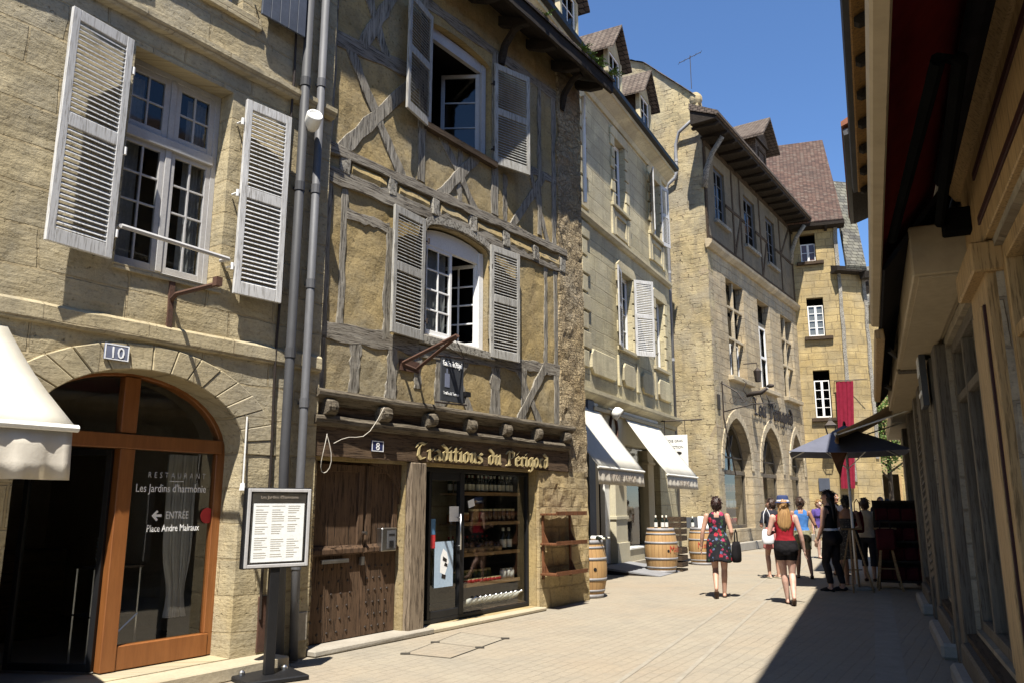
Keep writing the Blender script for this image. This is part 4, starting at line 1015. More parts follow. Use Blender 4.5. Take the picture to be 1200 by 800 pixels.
for i, (s_, k) in enumerate(((.05, 26), (.55, 34), (.95, 24), (.3, 14), (-1.2, 10))):
    tuft(F2.loc(s_, .66, 9.20), .30, k, 'green fern tuft growing on the tiled eave edge', 'ferns on the eave', i)
wp = MB(); wp.tube([F2.loc(1.03, .1, 9.0), F2.loc(1.03, .1, 6.9)], .035, 8); tag(wp.build('white_pipe', M['white_paint'], None), 'short white pipe at the far corner under the timbered eave', 'drainpipe')
# wooden wall shelf
ws = thing('wall_shelf', 'reddish wooden shelf rack hung on the stone pier beside the shop window', 'shelf', F2.loc(-.05, .07, .50), F2.rz)
for z in (0, .44, .88):
    b = MB(); b.box(-.46, .46, -.3, 0, z, z + .03); b.build('shelf_board', M['shelf_wood'], ws, bevel=.003)
    b = MB(); b.box(-.46, .46, -.3, -.285, z + .031, z + .06); b.build('front_lip', M['shelf_wood'], ws)
for x in (-.42, .38):
    b = MB(); b.box(x, x + .04, -.03, 0, -.06, .91); b.build('upright', M['shelf_wood'], ws, bevel=.003)
    for z in (0, .44):
        b = MB(); b.prism_x([(0, z + .03), (-.12, z + .03), (0, z + .26)], x + .008, x + .024); b.build('shelf_bracket', M['shelf_wood'], ws)
# ------------------------------------------------------------------ goods behind the shop glass
def shelf_row(fr, s0, s1, off, z, dep, label, mat=None):
    b = MB(); L = (s1 - s0) / 2; b.box(-L, L, -dep / 2, dep / 2, -.025, 0); b.box(-L, L, -dep / 2 - .012, -dep / 2, -.03, .02)
    return tag(b.build('display_shelf', mat or M['pine'], None, loc=fr.loc((s0 + s1) / 2, off, z), rot=(0, 0, fr.rz)), label, 'shelf')
def bottle_proto(h, r, mat, lab, cap=None):
    t = empty('bottle')
    b = MB(); b.lathe([(0, 0), (r, .0), (r, h * .58), (r * .8, h * .68), (r * .36, h * .78), (r * .34, h * .97), (r * .4, h), (0, h)], 12); b.build('glass_body', mat, t, smooth=True)
    b = MB(); b.lathe([(r * 1.02, h * .16), (r * 1.02, h * .5)], 12); b.build('bottle_label', lab, t, smooth=True, fixn=False)
    b = MB(); b.lathe([(r * .42, h * .86), (r * .42, h * 1.005), (0, h * 1.006)], 10); b.build('capsule', cap or M['label_cream'], t, smooth=True, fixn=False)
    return t
def jar_proto(h, r, mat, lid):
    t = empty('jar')
    b = MB(); b.lathe([(0, 0), (r, .004), (r, h * .78), (r * .86, h * .86), (0, h * .86)], 12); b.build('jar_body', mat, t, smooth=True)
    b = MB(); b.lathe([(0, h * .86), (r * .9, h * .86), (r * .9, h), (0, h)], 12); b.build('lid', lid, t)
    return t
def basket_proto(w_, h, mat, fill):
    t = empty('basket')
    b = MB(); b.lathe([(0, 0), (w_ * .4, 0), (w_ * .5, h), (w_ * .47, h), (w_ * .4, h * .3), (0, h * .3)], 14); b.build('wicker', mat, t, smooth=True)
    b = MB()
    for i in range(7):
        a = i * 2.4; b.ball((w_ * .28 * math.cos(a) * (i > 0), w_ * .28 * math.sin(a) * (i > 0), h * .85 + .02 * (i % 3)), (.045, .045, .05), 8, 5)
    b.build('contents', fill, t, smooth=True); return t
def row(proto, used, fr, s0, s1, n, off, z, label, cat, group, jit=.0, rot=None):
    for i in range(n):
        o = proto if not used else copy_tree(proto); used.append(1)
        s_ = s0 + (s1 - s0) * (i + .5) / n
        o.location = fr.loc(s_ + random.uniform(-jit, jit), off + random.uniform(-jit, jit), z)
        o.rotation_euler = rot or (0, 0, random.uniform(0, 6))
        tag(o, label, cat, group)
for z, nm in ((1.70, 'topmost'), (1.28, 'second'), (.86, 'third'), (.45, 'lowest')):
    shelf_row(F2, -2.1, -.6, -.42, z, .34, f'{nm} pine shelf behind the big pane of the timbered food shop')
u_p, u_u = bottle_proto(.24, .036, M['bottle_dark'], M['label_cream'], M['jar_red']), []
p1, u1 = bottle_proto(.26, .036, M['bottle_dark'], M['label_cream']), []
row(p1, u1, F2, -2.05, -.65, 13, -.33, 1.70, 'dark wine bottle on the topmost shelf behind the food shop pane', 'bottle', 'bottles on the top shop shelf', .01)
p2, u2 = bottle_proto(.26, .036, M['bottle_green'], M['bottle_white'], M['jar_red']), []
row(p2, u2, F2, -2.05, -.65, 11, -.48, 1.70, 'green wine bottle at the back of the topmost food shop shelf', 'bottle', 'bottles on the top shop shelf', .01)
j1, v1 = jar_proto(.2, .05, M['jar_brown'], M['gold']), []
row(j1, v1, F2, -1.75, -.65, 10, -.33, 1.28, 'tall brown preserve jar on the second food shop shelf', 'jar', 'jars on the second shop shelf', .012)
j2, v2 = jar_proto(.15, .05, M['jar_amber'], M['gold']), []
row(j2, v2, F2, -2.05, -1.78, 3, -.33, 1.28, 'amber jar at the left end of the second food shop shelf', 'jar', 'jars on the second shop shelf', .012)
row(j2, v2, F2, -2.05, -.65, 13, -.48, 1.28, 'amber preserve jar in the back row of the second food shop shelf', 'jar', 'jars on the second shop shelf', .012)
row(u_p, u_u, F2, -2.05, -1.05, 9, -.5, .86, 'dark bottle in the back row of the third food shop shelf', 'bottle', 'bottles behind the baskets', .012)
k1, w1 = basket_proto(.26, .09, M['pine'], M['jar_brown']), []
row(k1, w1, F2, -2.05, -1.0, 5, -.36, .86, 'small wicker basket of brown tins on the third food shop shelf', 'basket', 'baskets on the third shop shelf', .012)
b3_, w3 = bottle_proto(.34, .05, M['bottle_dark'], M['label_cream']), []
row(b3_, w3, F2, -.95, -.65, 2, -.36, .86, 'large dark bottle with cream label at the right end of the third shelf', 'bottle', 'large bottles on the third shop shelf')
j8, v8 = jar_proto(.17, .048, M['jar_green'], M['gold']), []
row(j8, v8, F2, -2.05, -1.0, 9, -.5, .45, 'green jar in the back row of the lowest food shop shelf', 'jar', 'green jars on the lowest shop shelf', .012)
j3, v3 = jar_proto(.07, .045, M['jar_red'], M['gold']), []
row(j3, v3, F2, -1.9, -1.0, 10, -.32, .45, 'small red lidded jar on the lowest food shop shelf', 'jar', 'red jars on the lowest shop shelf', .012)
j4, v4 = jar_proto(.16, .05, M['bottle_white'], M['steel']), []
row(j4, v4, F2, -.95, -.65, 3, -.34, .45, 'white crock at the right end of the lowest food shop shelf', 'jar', 'white crocks on the lowest shop shelf', .01)
b4_, w4 = bottle_proto(.27, .037, M['bottle_white'], M['label_cream'], M['steel']), []
row(b4_, w4, F2, -2.0, -.75, 10, -.34, .17, 'white bottle lying tilted on the shop window floor', 'bottle', 'white bottles on the shop window floor', .01, (R(62), 0, F2.rz + R(20)))
sb = MB(); sb.prism_x([(-.28, 0), (.26, 0), (.26, .14), (-.28, .06)], -.78, .78); tag(sb.build('display_plinth', M['dark_timber'], None, loc=F2.loc(-1.36, -.42, .06), rot=(0, 0, F2.rz)), 'dark sloping plinth on the floor of the food shop window', 'plinth')

# ================================================================== 3. cream house
H3 = house('cream_house', 'cream ashlar house with toothed window surrounds and two white shop awnings', F3)
ww = {'A': (-.2, .65, 9.5, 11.5), 'B': (3.05, 4.0, 9.7, 11.62), 'C': (.03, 1.0, 5.6, 7.68), 'D': (3.1, 3.98, 5.55, 7.66), 'E': (-5.2, -4.3, 5.6, 7.68), 'F': (-5.3, -4.4, 9.5, 11.5)}
w = wall_mb([(-9, 0), (4.75, 0), (4.75, 12.3), (-9, 12.3)], [rect(*v) for v in ww.values()] + [rect(-2.3, 3.05, .12, 3.45)], .22, .3, .004, 1.2, 0, .4, 21.0)
w.build('wall', M['cream_stone'], H3); shell(H3, -9, 4.75, 8, 12.3, M['dark_room'])
def prof(H, pr, x0, x1, m, nm, k=10, wob=.0):
    b = MB(); b.prism_x(pr, x0, x1, k, wob); return b.build(nm, m, H)
prof(H3, [(.05, 3.80), (-.05, 3.80), (-.08, 3.9), (-.24, 4.02), (-.26, 4.06), (-.26, 4.14), (-.1, 4.2), (.05, 4.22)], -9, 4.76, M['cream_trim'], 'string_course')
prof(H3, [(.05, 8.32), (-.06, 8.34), (-.12, 8.42), (-.12, 8.5), (-.03, 8.56), (.05, 8.58)], -9, 4.76, M['cream_trim'], 'string_course')
prof(H3, [(.05, 11.85), (-.05, 11.87), (-.09, 12.0), (-.3, 12.22), (-.34, 12.24), (-.34, 12.34), (.05, 12.4)], -9, 4.8, M['cream_trim'], 'cornice')
prof(H3, [(-.34, 12.34), (-.46, 12.36), (-.48, 12.46), (-.44, 12.47), (-.42, 12.40), (-.34, 12.39)], -9, 4.85, M['black_metal'], 'gutter')
random.seed(3)
def blk(x0, x1, z0, z1, p=.05):
    b = MB(); b.box(x0, x1, -p, .02, z0, z1); return b.build('surround_block', M['cream_trim'], H3, bevel=.012)
for nm in 'ABCD':
    x0, x1, z0, z1 = ww[nm]; n = 6; h = (z1 - z0) / n
    for i in range(n):
        for sd in (0, 1):
            wd = .30 if i % 2 else .2
            if sd == 0: blk(x0 - wd, x0 + .001, z0 + i * h + .02, z0 + (i + 1) * h - .02)
            else: blk(x1 - .001, x1 + wd, z0 + i * h + .02, z0 + (i + 1) * h - .02)
    c = (x0 + x1) / 2
    b = MB(); b.prism([(x0 - .3, z1), (x1 + .3, z1), (x1 + .3, z1 + .16), (x1 + .1, z1 + .3), (x0 - .1, z1 + .3), (x0 - .3, z1 + .16)], -.05, .02); b.build('window_lintel', M['cream_trim'], H3, bevel=.012)
    b = MB(); b.box(x0 - .3, x1 + .3, -.09, .15, z0 - .1, z0 - .001); b.build('window_sill', M['cream_trim'], H3, bevel=.012)
    if nm in 'AB':
        b = MB(); frame4(b, x0 - .05, x1 + .05, z0 - .85, z0 - .2, .1, -.045, .02); b.build('apron_panel', M['cream_trim'], H3, bevel=.01)
        for xx in (x0 - .3, x1 + .1): blk(xx, xx + .2, z0 - .9, z0 - .12)
    fr = MB(); frame4(fr, x0 + .001, x1 - .001, z0 + .001, z1 - .001, .055, .14, .2); fr.box(c - .035, c + .035, .13, .2, z0, z1); fr.build('window_frame', M['frame_white'], H3, bevel=.003)
    if nm in 'ACD':
        for a, d in ((x0 + .055, c - .035), (c + .035, x1 - .055)): sash(H3, a, d, z0 + .055, z1 - .055, .15, 1, 4, M['frame_white'], M['old_glass'], .05, .03)
    room(H3, x0 - .1, x1 + .1, .22, 2.2, z0 - .1, z1 + .1, M['dark_room'])
for i in range(8):
    wd = .5 if i % 2 else .34; b = MB(); b.box(-2.72, -2.72 + wd, -.06, .02, 4.7 + i * .455, 5.09 + i * .455); b.build('quoin', M['cream_trim'], H3, bevel=.015)
    b = MB(); b.box(-2.72, -2.72 + (.34 if i % 2 else .5), -.06, .02, 8.65 + i * .41, 9.0 + i * .41); b.build('quoin', M['cream_trim'], H3, bevel=.015)
for a, c in ((-2.25, -.5), (0.0, 1.0), (1.6, 2.7), (3.1, 4.35)):
    z0, z1 = 4.6, 5.2; k = .14
    b = MB(); b.prism([(a + k, z0), (c - k, z0), (c, z0 + k), (c, z1 - k), (c - k, z1), (a + k, z1), (a, z1 - k), (a, z0 + k)], -.07, .02); b.build('raised_panel', M['cream_trim'], H3, bevel=.02)
for a in (-.32, 1.18, 2.82): blk(a, a + .18, 4.55, 5.35, .05)
shutter(H3, .0, 5.56, 7.68, .62, -1, -.08, R(12), M['shutter_white'], nsl=18); shutter(H3, 1.02, 5.55, 7.70, .62, 1, -.08, R(40), M['shutter_white'], nsl=18)
shutter(H3, 3.0, 9.6, 11.62, .55, -1, -.08, R(25), M['shutter_white'], nsl=18); shutter(H3, 4.02, 9.6, 11.62, .5, 1, -.08, R(12), M['shutter_white'], nsl=18)
# roof and dormers
b = MB(); b.prism_x([(-.36, 12.40), (-.36, 12.48), (2.6, 15.4), (8.2, 13.2), (8.2, 13.0), (2.6, 15.1)], -9, 4.9); b.build('roof', M['brown_tiles'], H3)
for xc in (-2.9, .45, 3.25):
    d0 = .1; hw = .52; z0, ze, za = 12.6, 14.35, 15.3
    b = MB()
    for sx in (-1, 1): b.box(xc + sx * hw - .07, xc + sx * hw + .07, d0, d0 + .14, z0, ze)
    b.prism([(xc - hw - .07, ze), (xc + hw + .07, ze), (xc, za - .1)], d0 + .03, d0 + .1); b.box(xc - hw, xc + hw, d0 + .01, d0 + .12, z0, z0 + .35)
    f = b.build('dormer', M['cream_trim'], H3, bevel=.01)
    b = MB()
    for sx in (-1, 1): b.add([(xc + sx * hw, d0 + .14, z0), (xc + sx * hw, 2.6, z0 + 1.5), (xc + sx * hw, 2.6, ze), (xc + sx * hw, d0 + .14, ze)], [(0, 1, 2, 3)])
    b.build('dormer_cheek', M['dark_timber'], f)
    b = MB()
    for sx in (-1, 1):
        A = [(xc, d0 - .25, za), (xc, 2.8, za), (xc + sx * (hw + .28), 2.8, ze - .12), (xc + sx * (hw + .28), d0 - .25, ze - .12)]
        b.add(A + [(x, y, z - .07) for x, y, z in A], [(0, 1, 2, 3), (7, 6, 5, 4), (0, 3, 7, 4), (1, 5, 6, 2), (2, 6, 7, 3), (0, 4, 5, 1)])
    b.build('dormer_roof', M['brown_tiles'], f)
    sash(H3, xc - hw + .07, xc + hw - .07, z0 + .35, ze, d0 + .05, 2, 3, M['frame_white'], M['old_glass'], .06, .03)
    b = MB(); b.room(xc - hw + .02, xc + hw - .02, d0 + .13, 2.0, z0 + .2, ze); b.build('room_shell', M['dark_room'], f, fixn=False)
# shopfront
def bx(nm, mat, x0, x1, y0, y1, z0, z1, bev=.006, H=H3, lab=None):
    b = MB(); b.box(x0, x1, y0, y1, z0, z1); o = b.build(nm, mat, H, bevel=bev)
    if lab: o['label'] = lab
    return o
bx('pilaster', M['shutter_slate'], -2.75, -2.36, -.14, .02, .0, 3.9, lab='slate blue board beside the shop awning')
bx('pilaster', M['tan_paint'], -2.3, -1.92, -.04, .2, .12, 3.45)
d = bx('shop_door', M['old_door'], -1.9, -1.2, .3, .35, .14, 2.5)
for z in (.9, 1.5, 2.05):
    b = MB(); b.box(-1.88, -1.22, .28, .299, z, z + .04); b.build('door_rail', M['tan_paint'], d)
for x0, x1, m in ((-1.18, -.86, 'white_paint'), (-.84, -.02, 'cream_paint')):
    bx('pilaster', M[m], x0, x1, -.05 if x0 > -1 else .1, .22, .14, 3.3)
bx('pilaster_base', M['cream_paint'], -.88, .02, -.09, .2, .14, .62); bx('pilaster_band', M['cream_paint'], -.87, .01, -.08, .2, 1.18, 1.26)
bx('window_base', M['cream_paint'], .02, 1.78, -.07, .2, .12, .42); bx('base_moulding', M['white_paint'], .0, 1.8, -.1, .2, .42, .47)
bx('pilaster', M['tan_paint'], 1.78, 2.3, -.05, .2, .12, 3.0); bx('pilaster_cap', M['tan_paint'], 1.74, 2.34, -.09, .2, 2.62, 2.7)
bx('fascia_board', M['cream_paint'], -2.34, 3.04, -.06, .2, 3.05, 3.78); bx('shop_cornice', M['tan_paint'], -2.4, 3.1, -.16, .1, 3.70, 3.79)
g = MB(); g.add([(.02, .1, .47), (1.78, .1, .47), (1.78, .1, 3.05), (.02, .1, 3.05)], [(0, 1, 2, 3)]); g.build('pane', M['shop_glass'], H3, fixn=False)
b = MB(); b.add([(.3, .12, 2.55), (1.5, .12, 2.55), (1.5, .12, 3.0), (.3, .12, 3.0)], [(0, 1, 2, 3)]); b.build('frosted_panel', M['lace'], H3, fixn=False)
room(H3, -2.3, 3.0, .36, 3.2, .1, 3.4, M['dark_room'])
bx('door_threshold', M['kerb'], -2.0, 3.0, -.12, .35, 0, .13)
recenter(H3, F3, -2)
awning('shop_awning', 'white cloth awning over the wine shop door next to the timbered house corner', F3, -4.8, -2.0, 1.17, 3.86, 2.28, .32, M['awning_white'], M['valance_grey'], 0, 'VINS DE TERROIR', arms=False)
awning('shop_awning', 'white cloth awning over the wine shop pane next to the hanging white sign', F3, -.15, 2.72, 1.17, 3.86, 2.28, .32, M['awning_white'], M['valance_grey'], 0, 'FOIE GRAS', arms=False)
# oval ring emblem, spot lamp, hanging white sign
t = thing('oval_emblem', 'brown oval ring emblem on the cream fascia between two white awnings', 'emblem', F3.loc(-.98, .07, 3.36), F3.rz)
b = MB(); b.tube([(.24 * math.cos(i * math.pi / 14), -.03, .34 * math.sin(i * math.pi / 14)) for i in range(29)], .035, 6); b.build('ring', M['rust'], t, smooth=True)
b = MB(); b.box(-.6, .6, 0, .02, -.55, .33); b.build('backing_board', M['cream_paint'], t)
t = thing('spot_lamp', 'white dome spot lamp above the oval emblem between the white awnings', 'lamp', F3.loc(-1.25, .3, 3.72), F3.rz)
b = MB(); b.lathe([(0, .14), (.1, .12), (.15, .04), (.16, -.08), (.14, -.08), (.0, .0)], 16, axis='y'); b.build('lamp_head', M['white_paint'], t, smooth=True, rot=(R(35), 0, R(20)))
b = MB(); b.tube([(0, .06, .06), (0, .24, .14)], .025, 6); b.build('lamp_arm', M['white_paint'], t)
t = thing('hanging_sign', 'white sign board with black lettering hanging from a rod beside the pale shop awning', 'sign', F3.loc(3.0, 0, 3.5), F3.rz)
b = MB(); b.tube([(0, .0, .42), (0, -1.3, .42)], .02, 6); b.tube([(0, -.2, .42), (0, -.2, .0)], .01, 4); b.tube([(0, -.8, .42), (0, -.8, .0)], .01, 4); b.build('rod', M['iron'], t)
b = MB(); b.box(-.02, .02, -.86, -.12, -1.0, .0); b.build('sign_board', M['white_paint'], t, bevel=.005)
for k, (tx, zz) in enumerate((('FOIE GRAS', -.2), ('SELECTION', -.38))):
    text_mb_obj(tx, .105, M['letter_dark'], 'sign_lettering', t, (-.024, -.49, zz), rot=(R(90), 0, R(-90)), align='CENTER', sx=.95)
b = MB(); b.ball((-.03, -.40, -.52), (.01, .08, .04), 8, 6); b.ball((-.03, -.60, -.51), (.01, .09, .04), 8, 6); b.build('sign_emblem', M['letter_dark'], t)
t = thing('wall_lantern', 'small rusty lantern fixed low beside the hanging white sign', 'lantern', F3.loc(4.2, .25, 2.7), F3.rz)
b = MB(); b.box(-.1, .1, -.12, .06, -.15, .1); b.build('lantern_body', M['rust'], t, bevel=.01)
b = MB(); b.lathe([(0, .25), (.14, .1), (.12, .1)], 8); b.build('lantern_cap', M['iron'], t)
b = MB(); b.tube([(0, .25, .2), (0, 0, .22)], .015, 5); b.build('arm', M['iron'], t)
FG = Frame(6.737, 26.207, 124.2)
pipe('long zinc drainpipe between the cream house and the medieval stone house', [(.05, .35, 15.02), (-.75, .2, 14.62), (-.92, .14, 14.2), (-.93, .13, 13.2), (-1.0, .14, 12.95), (-1.3, .14, 12.75), (-1.36, .13, 12.4), (-1.38, .13, .05)], .06, M['zinc_light'], (13.6, 9.5, 6.4, 3.6), FG)

tag(MB().box(-.1, .1, -.02, .02, -.25, .25).build('wall_vent', M['dark_room'], None, loc=F4.loc(.28, .03, 4.9), rot=(0, 0, F4.rz)), 'narrow dark slit in the stone near the corner above the first arch', 'vent')
# ================================================================== 4. medieval stone house
H4 = house('medieval_house', 'medieval stone house with three pointed shop arches and a timbered top storey', F4)
A4 = [(.55, 3.5, 4.5), (4.7, 7.45, 4.48), (8.65, 10.75, 4.5)]
W4 = [(1.72, 3.65), (5.36, 6.98), (8.55, 10.4)]
holes = [arch_poly(a, c, .72, 2.7, t_, 12, True) for a, c, t_ in A4] + [rect(a, c, 6.0, 9.55) for a, c in W4]
w = wall_mb([(0, 0), (11.3, 0), (11.3, 10.35), (0, 10.35)], holes, .31, .3, .02, 1.6, 0, .5, 31.0); w.build('wall', M['b4_stone'], H4)
shell(H4, .1, 11.3, 9, 14, M['dark_room'], .45)
g4 = [(-9, 0), (0, 0), (0, 15.1), (-.1, 15.9), (-.6, 16.4), (-2.1, 17.9), (-3.3, 18.5), (-5, 18.8), (-9, 17)]
w = wall_mb(g4, [], .2, .4, .05, .9, 0, .5, 41.0); w.build('gable_wall', M['b4_gable'], H4, rot=(0, 0, R(-90)), loc=(-.02, 0, 0))
b = MB(); cp = [(0, 15.6), (.1, 15.9), (.6, 16.4), (2.1, 17.9), (3.3, 18.5), (5, 18.8)]
for (ya, za), (yb, zb) in zip(cp[1:], cp[2:]):
    k = max(2, int((yb - ya) / .22))
    for i in range(k):
        q = i / k; r_ = (i + 1) / k; b.add([(x, ya + (yb - ya) * e, za + (zb - za) * e + dz + .03 * random.random()) for x, dz in ((-.14, .0), (.42, .0)) for e in (q, r_)] + [(.14, ya + (yb - ya) * e, za + (zb - za) * e + .1) for e in (q, r_)], [(0, 1, 5, 4), (2, 4, 5, 3), (0, 4, 2), (1, 3, 5)])
b.build('coping_tiles', M['brown_tiles'], H4, fixn=False)
b = MB(); b.ball((.12, .2, 15.85), (.24, .26, .3), 9, 7); b.build('gable_finial', M['b4_gable'], H4)
b = MB(); b.prism_z([(-.12, -.14), (11.2, -.14), (11.2, .1), (-.12, .1)], 0, .28); b.build('plinth', M['kerb'], H4, bevel=.02)
prof(H4, [(.02, 10.18), (-.08, 10.2), (-.2, 10.34), (-.22, 10.44), (-.1, 10.5), (.05, 10.5)], -.1, 11.4, M['b4_trim'], 'string_course', 12, .01)
# pointed arches: ring, frames, panes
for a, c, t_ in A4:
    p = arch_poly(a, c, .72, 2.7, t_, 12, True)[2:]; q = arch_poly(a - .26, c + .26, .72, 2.7, t_ + .32, 12, True)[2:]
    b = MB()
    for i in range(len(p) - 1): b.prism([p[i], p[i + 1], q[i + 1], q[i]], -.03 - .012 * random.random(), .05)
    b.build('arch_ring', M['b4_trim'], H4, bevel=.015)
    y = .3; m = (a + c) / 2; f = MB(); ins = arch_poly(a + .09, c - .09, .8, 2.7, t_ - .12, 12, True)[2:]
    for i in range(len(p) - 1): f.prism([p[i], p[i + 1], ins[i + 1], ins[i]], y, y + .08)
    f.box(a, c, y - .03, y + .09, 2.56, 2.7); f.box(a + .09, c - .09, y, y + .07, 3.12, 3.18); f.box(m - .035, m + .035, y, y + .07, 2.7, 3.9)
    f.beam((m, 3.2), (m - .45, 3.95), .05, y, y + .06); f.beam((m, 3.2), (m + .45, 3.95), .05, y, y + .06)
    f.box(a, a + .09, y, y + .08, .72, 2.56); f.box(c - .09, c, y, y + .08, .72, 2.56); f.box(a + .75, a + .85, y + .002, y + .075, .72, 2.56); f.box(a + .09, c - .09, y + .004, y + .07, .72, .84)
    fo = f.build('arch_frame', M['grey_wood'], H4, bevel=.008)
    gl = MB(); pl = arch_poly(a + .05, c - .05, .75, 2.7, t_ - .07, 12, True); gl.add([(x, y + .04, z) for x, z in pl], [tuple(range(len(pl)))]); gl.build('pane', M['shop_glass'], fo, fixn=False)
    room(H4, a - .1, c + .1, y + .1, 3.2, .6, 4.7, M['warm_room'])
# cross windows
for k, (a, c) in enumerate(W4):
    m = (a + c) / 2; f = MB(); y = .12
    if k != 1:
        f.box(m - .055, m + .055, y - .04, y + .08, 6.0, 9.55)
        for z in (7.35, 8.5): f.box(a, m - .055, y - .037, y + .077, z, z + .11); f.box(m + .055, c, y - .037, y + .077, z, z + .11)
        fo = f.build('stone_mullion', M['b4_trim'], H4, bevel=.015)
        f2 = MB(); frame4(f2, a + .02, m - .07, 6.02, 7.33, .04, .30, .34); frame4(f2, m + .07, c - .02, 6.02, 7.33, .04, .30, .34); f2.build('window_frame', M['frame_white'], H4)
    else:
        frame4(f, a + .02, c - .02, 6.02, 8.6, .08, y + .1, y + .16); f.box(a + .1, c - .1, y + .1, y + .16, 7.3, 7.4); f.box(m - .03, m + .03, y + .1, y + .16, 6.1, 8.5)
        fo = f.build('window_frame', M['frame_white'], H4); b = MB(); b.box(a, c, y + .1, y + .2, 8.6, 8.75); b.build('transom', M['b4_trim'], H4)
    gl = MB(); gl.add([(a, .33, 6.0), (c, .33, 6.0), (c, .33, 9.55), (a, .33, 9.55)], [(0, 1, 2, 3)]); gl.build('pane', M['old_glass'], fo, fixn=False)
    room(H4, a - .1, c + .1, .36, 2.6, 5.9, 9.7, M['dark_room'])
    b = MB(); b.box(a - .25, c + .25, -.2, .1, 5.80, 5.97, .006); b.build('window_sill', M['b4_trim'], H4, bevel=.02)
# timbered top storey
W5 = [(.95, 2.1), (4.3, 5.7), (7.2, 8.45)]
w = wall_mb([(0, 10.48), (11.3, 10.48), (11.3, 14.3), (0, 14.3)], [rect(a, c, 11.5, 13.6) for a, c in W5], .15, .3, .015, 1.8, -.03, .3, 51.0); w.build('upper_wall', M['b4_upper'], H4)
for k, (a, c) in enumerate(W5):
    m = (a + c) / 2; fr = MB(); frame4(fr, a, c, 11.5, 13.6, .06, .06, .12); fr.build('window_frame', M['shutter_slate'], H4)
    for q0, q1 in ((a + .06, m), (m, c - .06)): sash(H4, q0, q1, 11.56, 13.54, .07, 1, 4, M['zinc'], M['old_glass'], .05, .03)
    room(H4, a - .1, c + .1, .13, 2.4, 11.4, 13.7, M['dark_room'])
    b = MB(); b.box(a - .15, c + .15, -.16, .05, 11.36, 11.49); b.build('window_sill', M['grey_timber'], H4)
for (p, q, ww_) in (((.1, 10.6), (.1, 14.2), .2), ((2.9, 10.6), (2.9, 14.2), .14), ((3.8, 10.6), (3.8, 14.2), .14), ((6.3, 10.6), (6.3, 14.2), .14), ((9.2, 10.6), (9.2, 14.2), .14), ((11.1, 10.6), (11.1, 14.2), .2), ((0, 10.62), (11.3, 10.62), .18), ((0, 14.15), (11.3, 14.15), .2), ((2.1, 12.4), (4.3, 12.4), .13), ((5.7, 12.4), (7.2, 12.4), .13), ((8.45, 12.4), (11.2, 12.4), .13), ((2.95, 10.7), (3.75, 12.35), .13), ((9.3, 12.45), (10.9, 14.1), .13), ((6.35, 10.7), (7.1, 12.3), .12)):
    b = MB(); b.beam(p, q, ww_, -.055, .0, .08, 6, .01); b.build('timber', M['dark_timber'], H4, bevel=.008)
b = MB(); b.prism_x([(.2, 14.95), (-1.0, 14.36), (-1.06, 14.4), (-1.06, 14.5), (5, 18.0), (9.3, 15.6), (9.3, 15.3), (5, 17.7)], .5, 11.5); b.prism_x([(-.05, 14.8), (-1.0, 14.36), (-1.06, 14.4), (-1.06, 14.5), (-.05, 15.05)], -1.25, .499); b.build('roof', M['brown_tiles'], H4)
b = MB(); b.prism_x([(.1, 14.28), (-.95, 14.28), (-.98, 14.36), (.1, 14.85)], .0, 11.45); b.prism_x([(-.06, 14.27), (-.94, 14.27), (-.97, 14.35), (-.06, 14.78)], -1.2, -.001); b.build('eave_boards', M['eave_timber'], H4)
for i in range(15):
    b = MB(); x = -.9 + i * .86; b.prism_x([(0, 14.2), (-.85, 14.14), (-.97, 14.2), (-.97, 14.27), (0, 14.27)], x - .07, x + .07); b.build('rafter_end', M['eave_timber'], H4)
for x in (.0, 10.9):
    b = MB(); b.tube([(x, -.02, 12.4), (x, -.1, 13.0), (x, -.35, 13.6), (x, -.75, 14.12)], [.12, .11, .1, .1], 6); b.build('eave_brace', M['grey_timber'], H4, smooth=True)
# dormer
xc, d0 = 7.7, .1; b = MB(); b.box(xc - .75, xc + .75, d0, d0 + 2.5, 14.8, 17.2); d = b.build('dormer', M['brown_tiles'], H4)
b = MB()
for sx in (-1, 1):
    A = [(xc, d0 - .5, 18.25), (xc, d0 + 3.4, 18.25), (xc + sx * 1.25, d0 + 3.4, 17.05), (xc + sx * 1.25, d0 - .5, 17.05)]
    b.add(A + [(x, y, z - .12) for x, y, z in A], [(0, 1, 2, 3), (7, 6, 5, 4), (0, 3, 7, 4), (1, 5, 6, 2), (2, 6, 7, 3), (0, 4, 5, 1)])
b.prism([(xc - .9, 17.1), (xc + .9, 17.1), (xc, 18.1)], d0 - .1, d0 + .1); b.build('dormer_roof', M['brown_tiles'], d)
b = MB(); frame4(b, xc - .5, xc + .5, 15.6, 16.8, .1, d0 - .04, d0 - .001); b.build('dormer_window', M['dark_timber'], d)
recenter(H4, F4, 5.5)
t = thing('shop_lettering', 'dark iron blackletter shop name above the pointed arches', 'lettering', F4.loc(4.0, .02, 4.82), F4.rz)
b = MB(); blackletter(b, 'Lou P' + chr(233) + 'rigord', 0, 0, .42, -.05, -.02, 5.3, .22); b.build('iron_letters', M['letter_dark'], t)
t = thing('wrought_iron_bracket', 'wrought iron sign bracket with a beast figure above the first pointed arch', 'bracket', F4.loc(.72, 0, 4.7), F4.rz)
b = MB(); b.tube([(0, 0, -.1), (0, -.5, .0), (.1, -1.1, .12), (.2, -1.7, .1)], .022, 6); b.tube([(0, 0, .9), (.05, -.5, .55), (.05, -.7, .25)], .025, 6); b.tube([(0, -.02, -.3), (0, -.02, .95)], .025, 6); b.tube([(0, 0, -.1), (.05, -.1, -.9), (.6, -.12, -2.2)], .02, 5); b.build('bracket_arm', M['iron'], t)
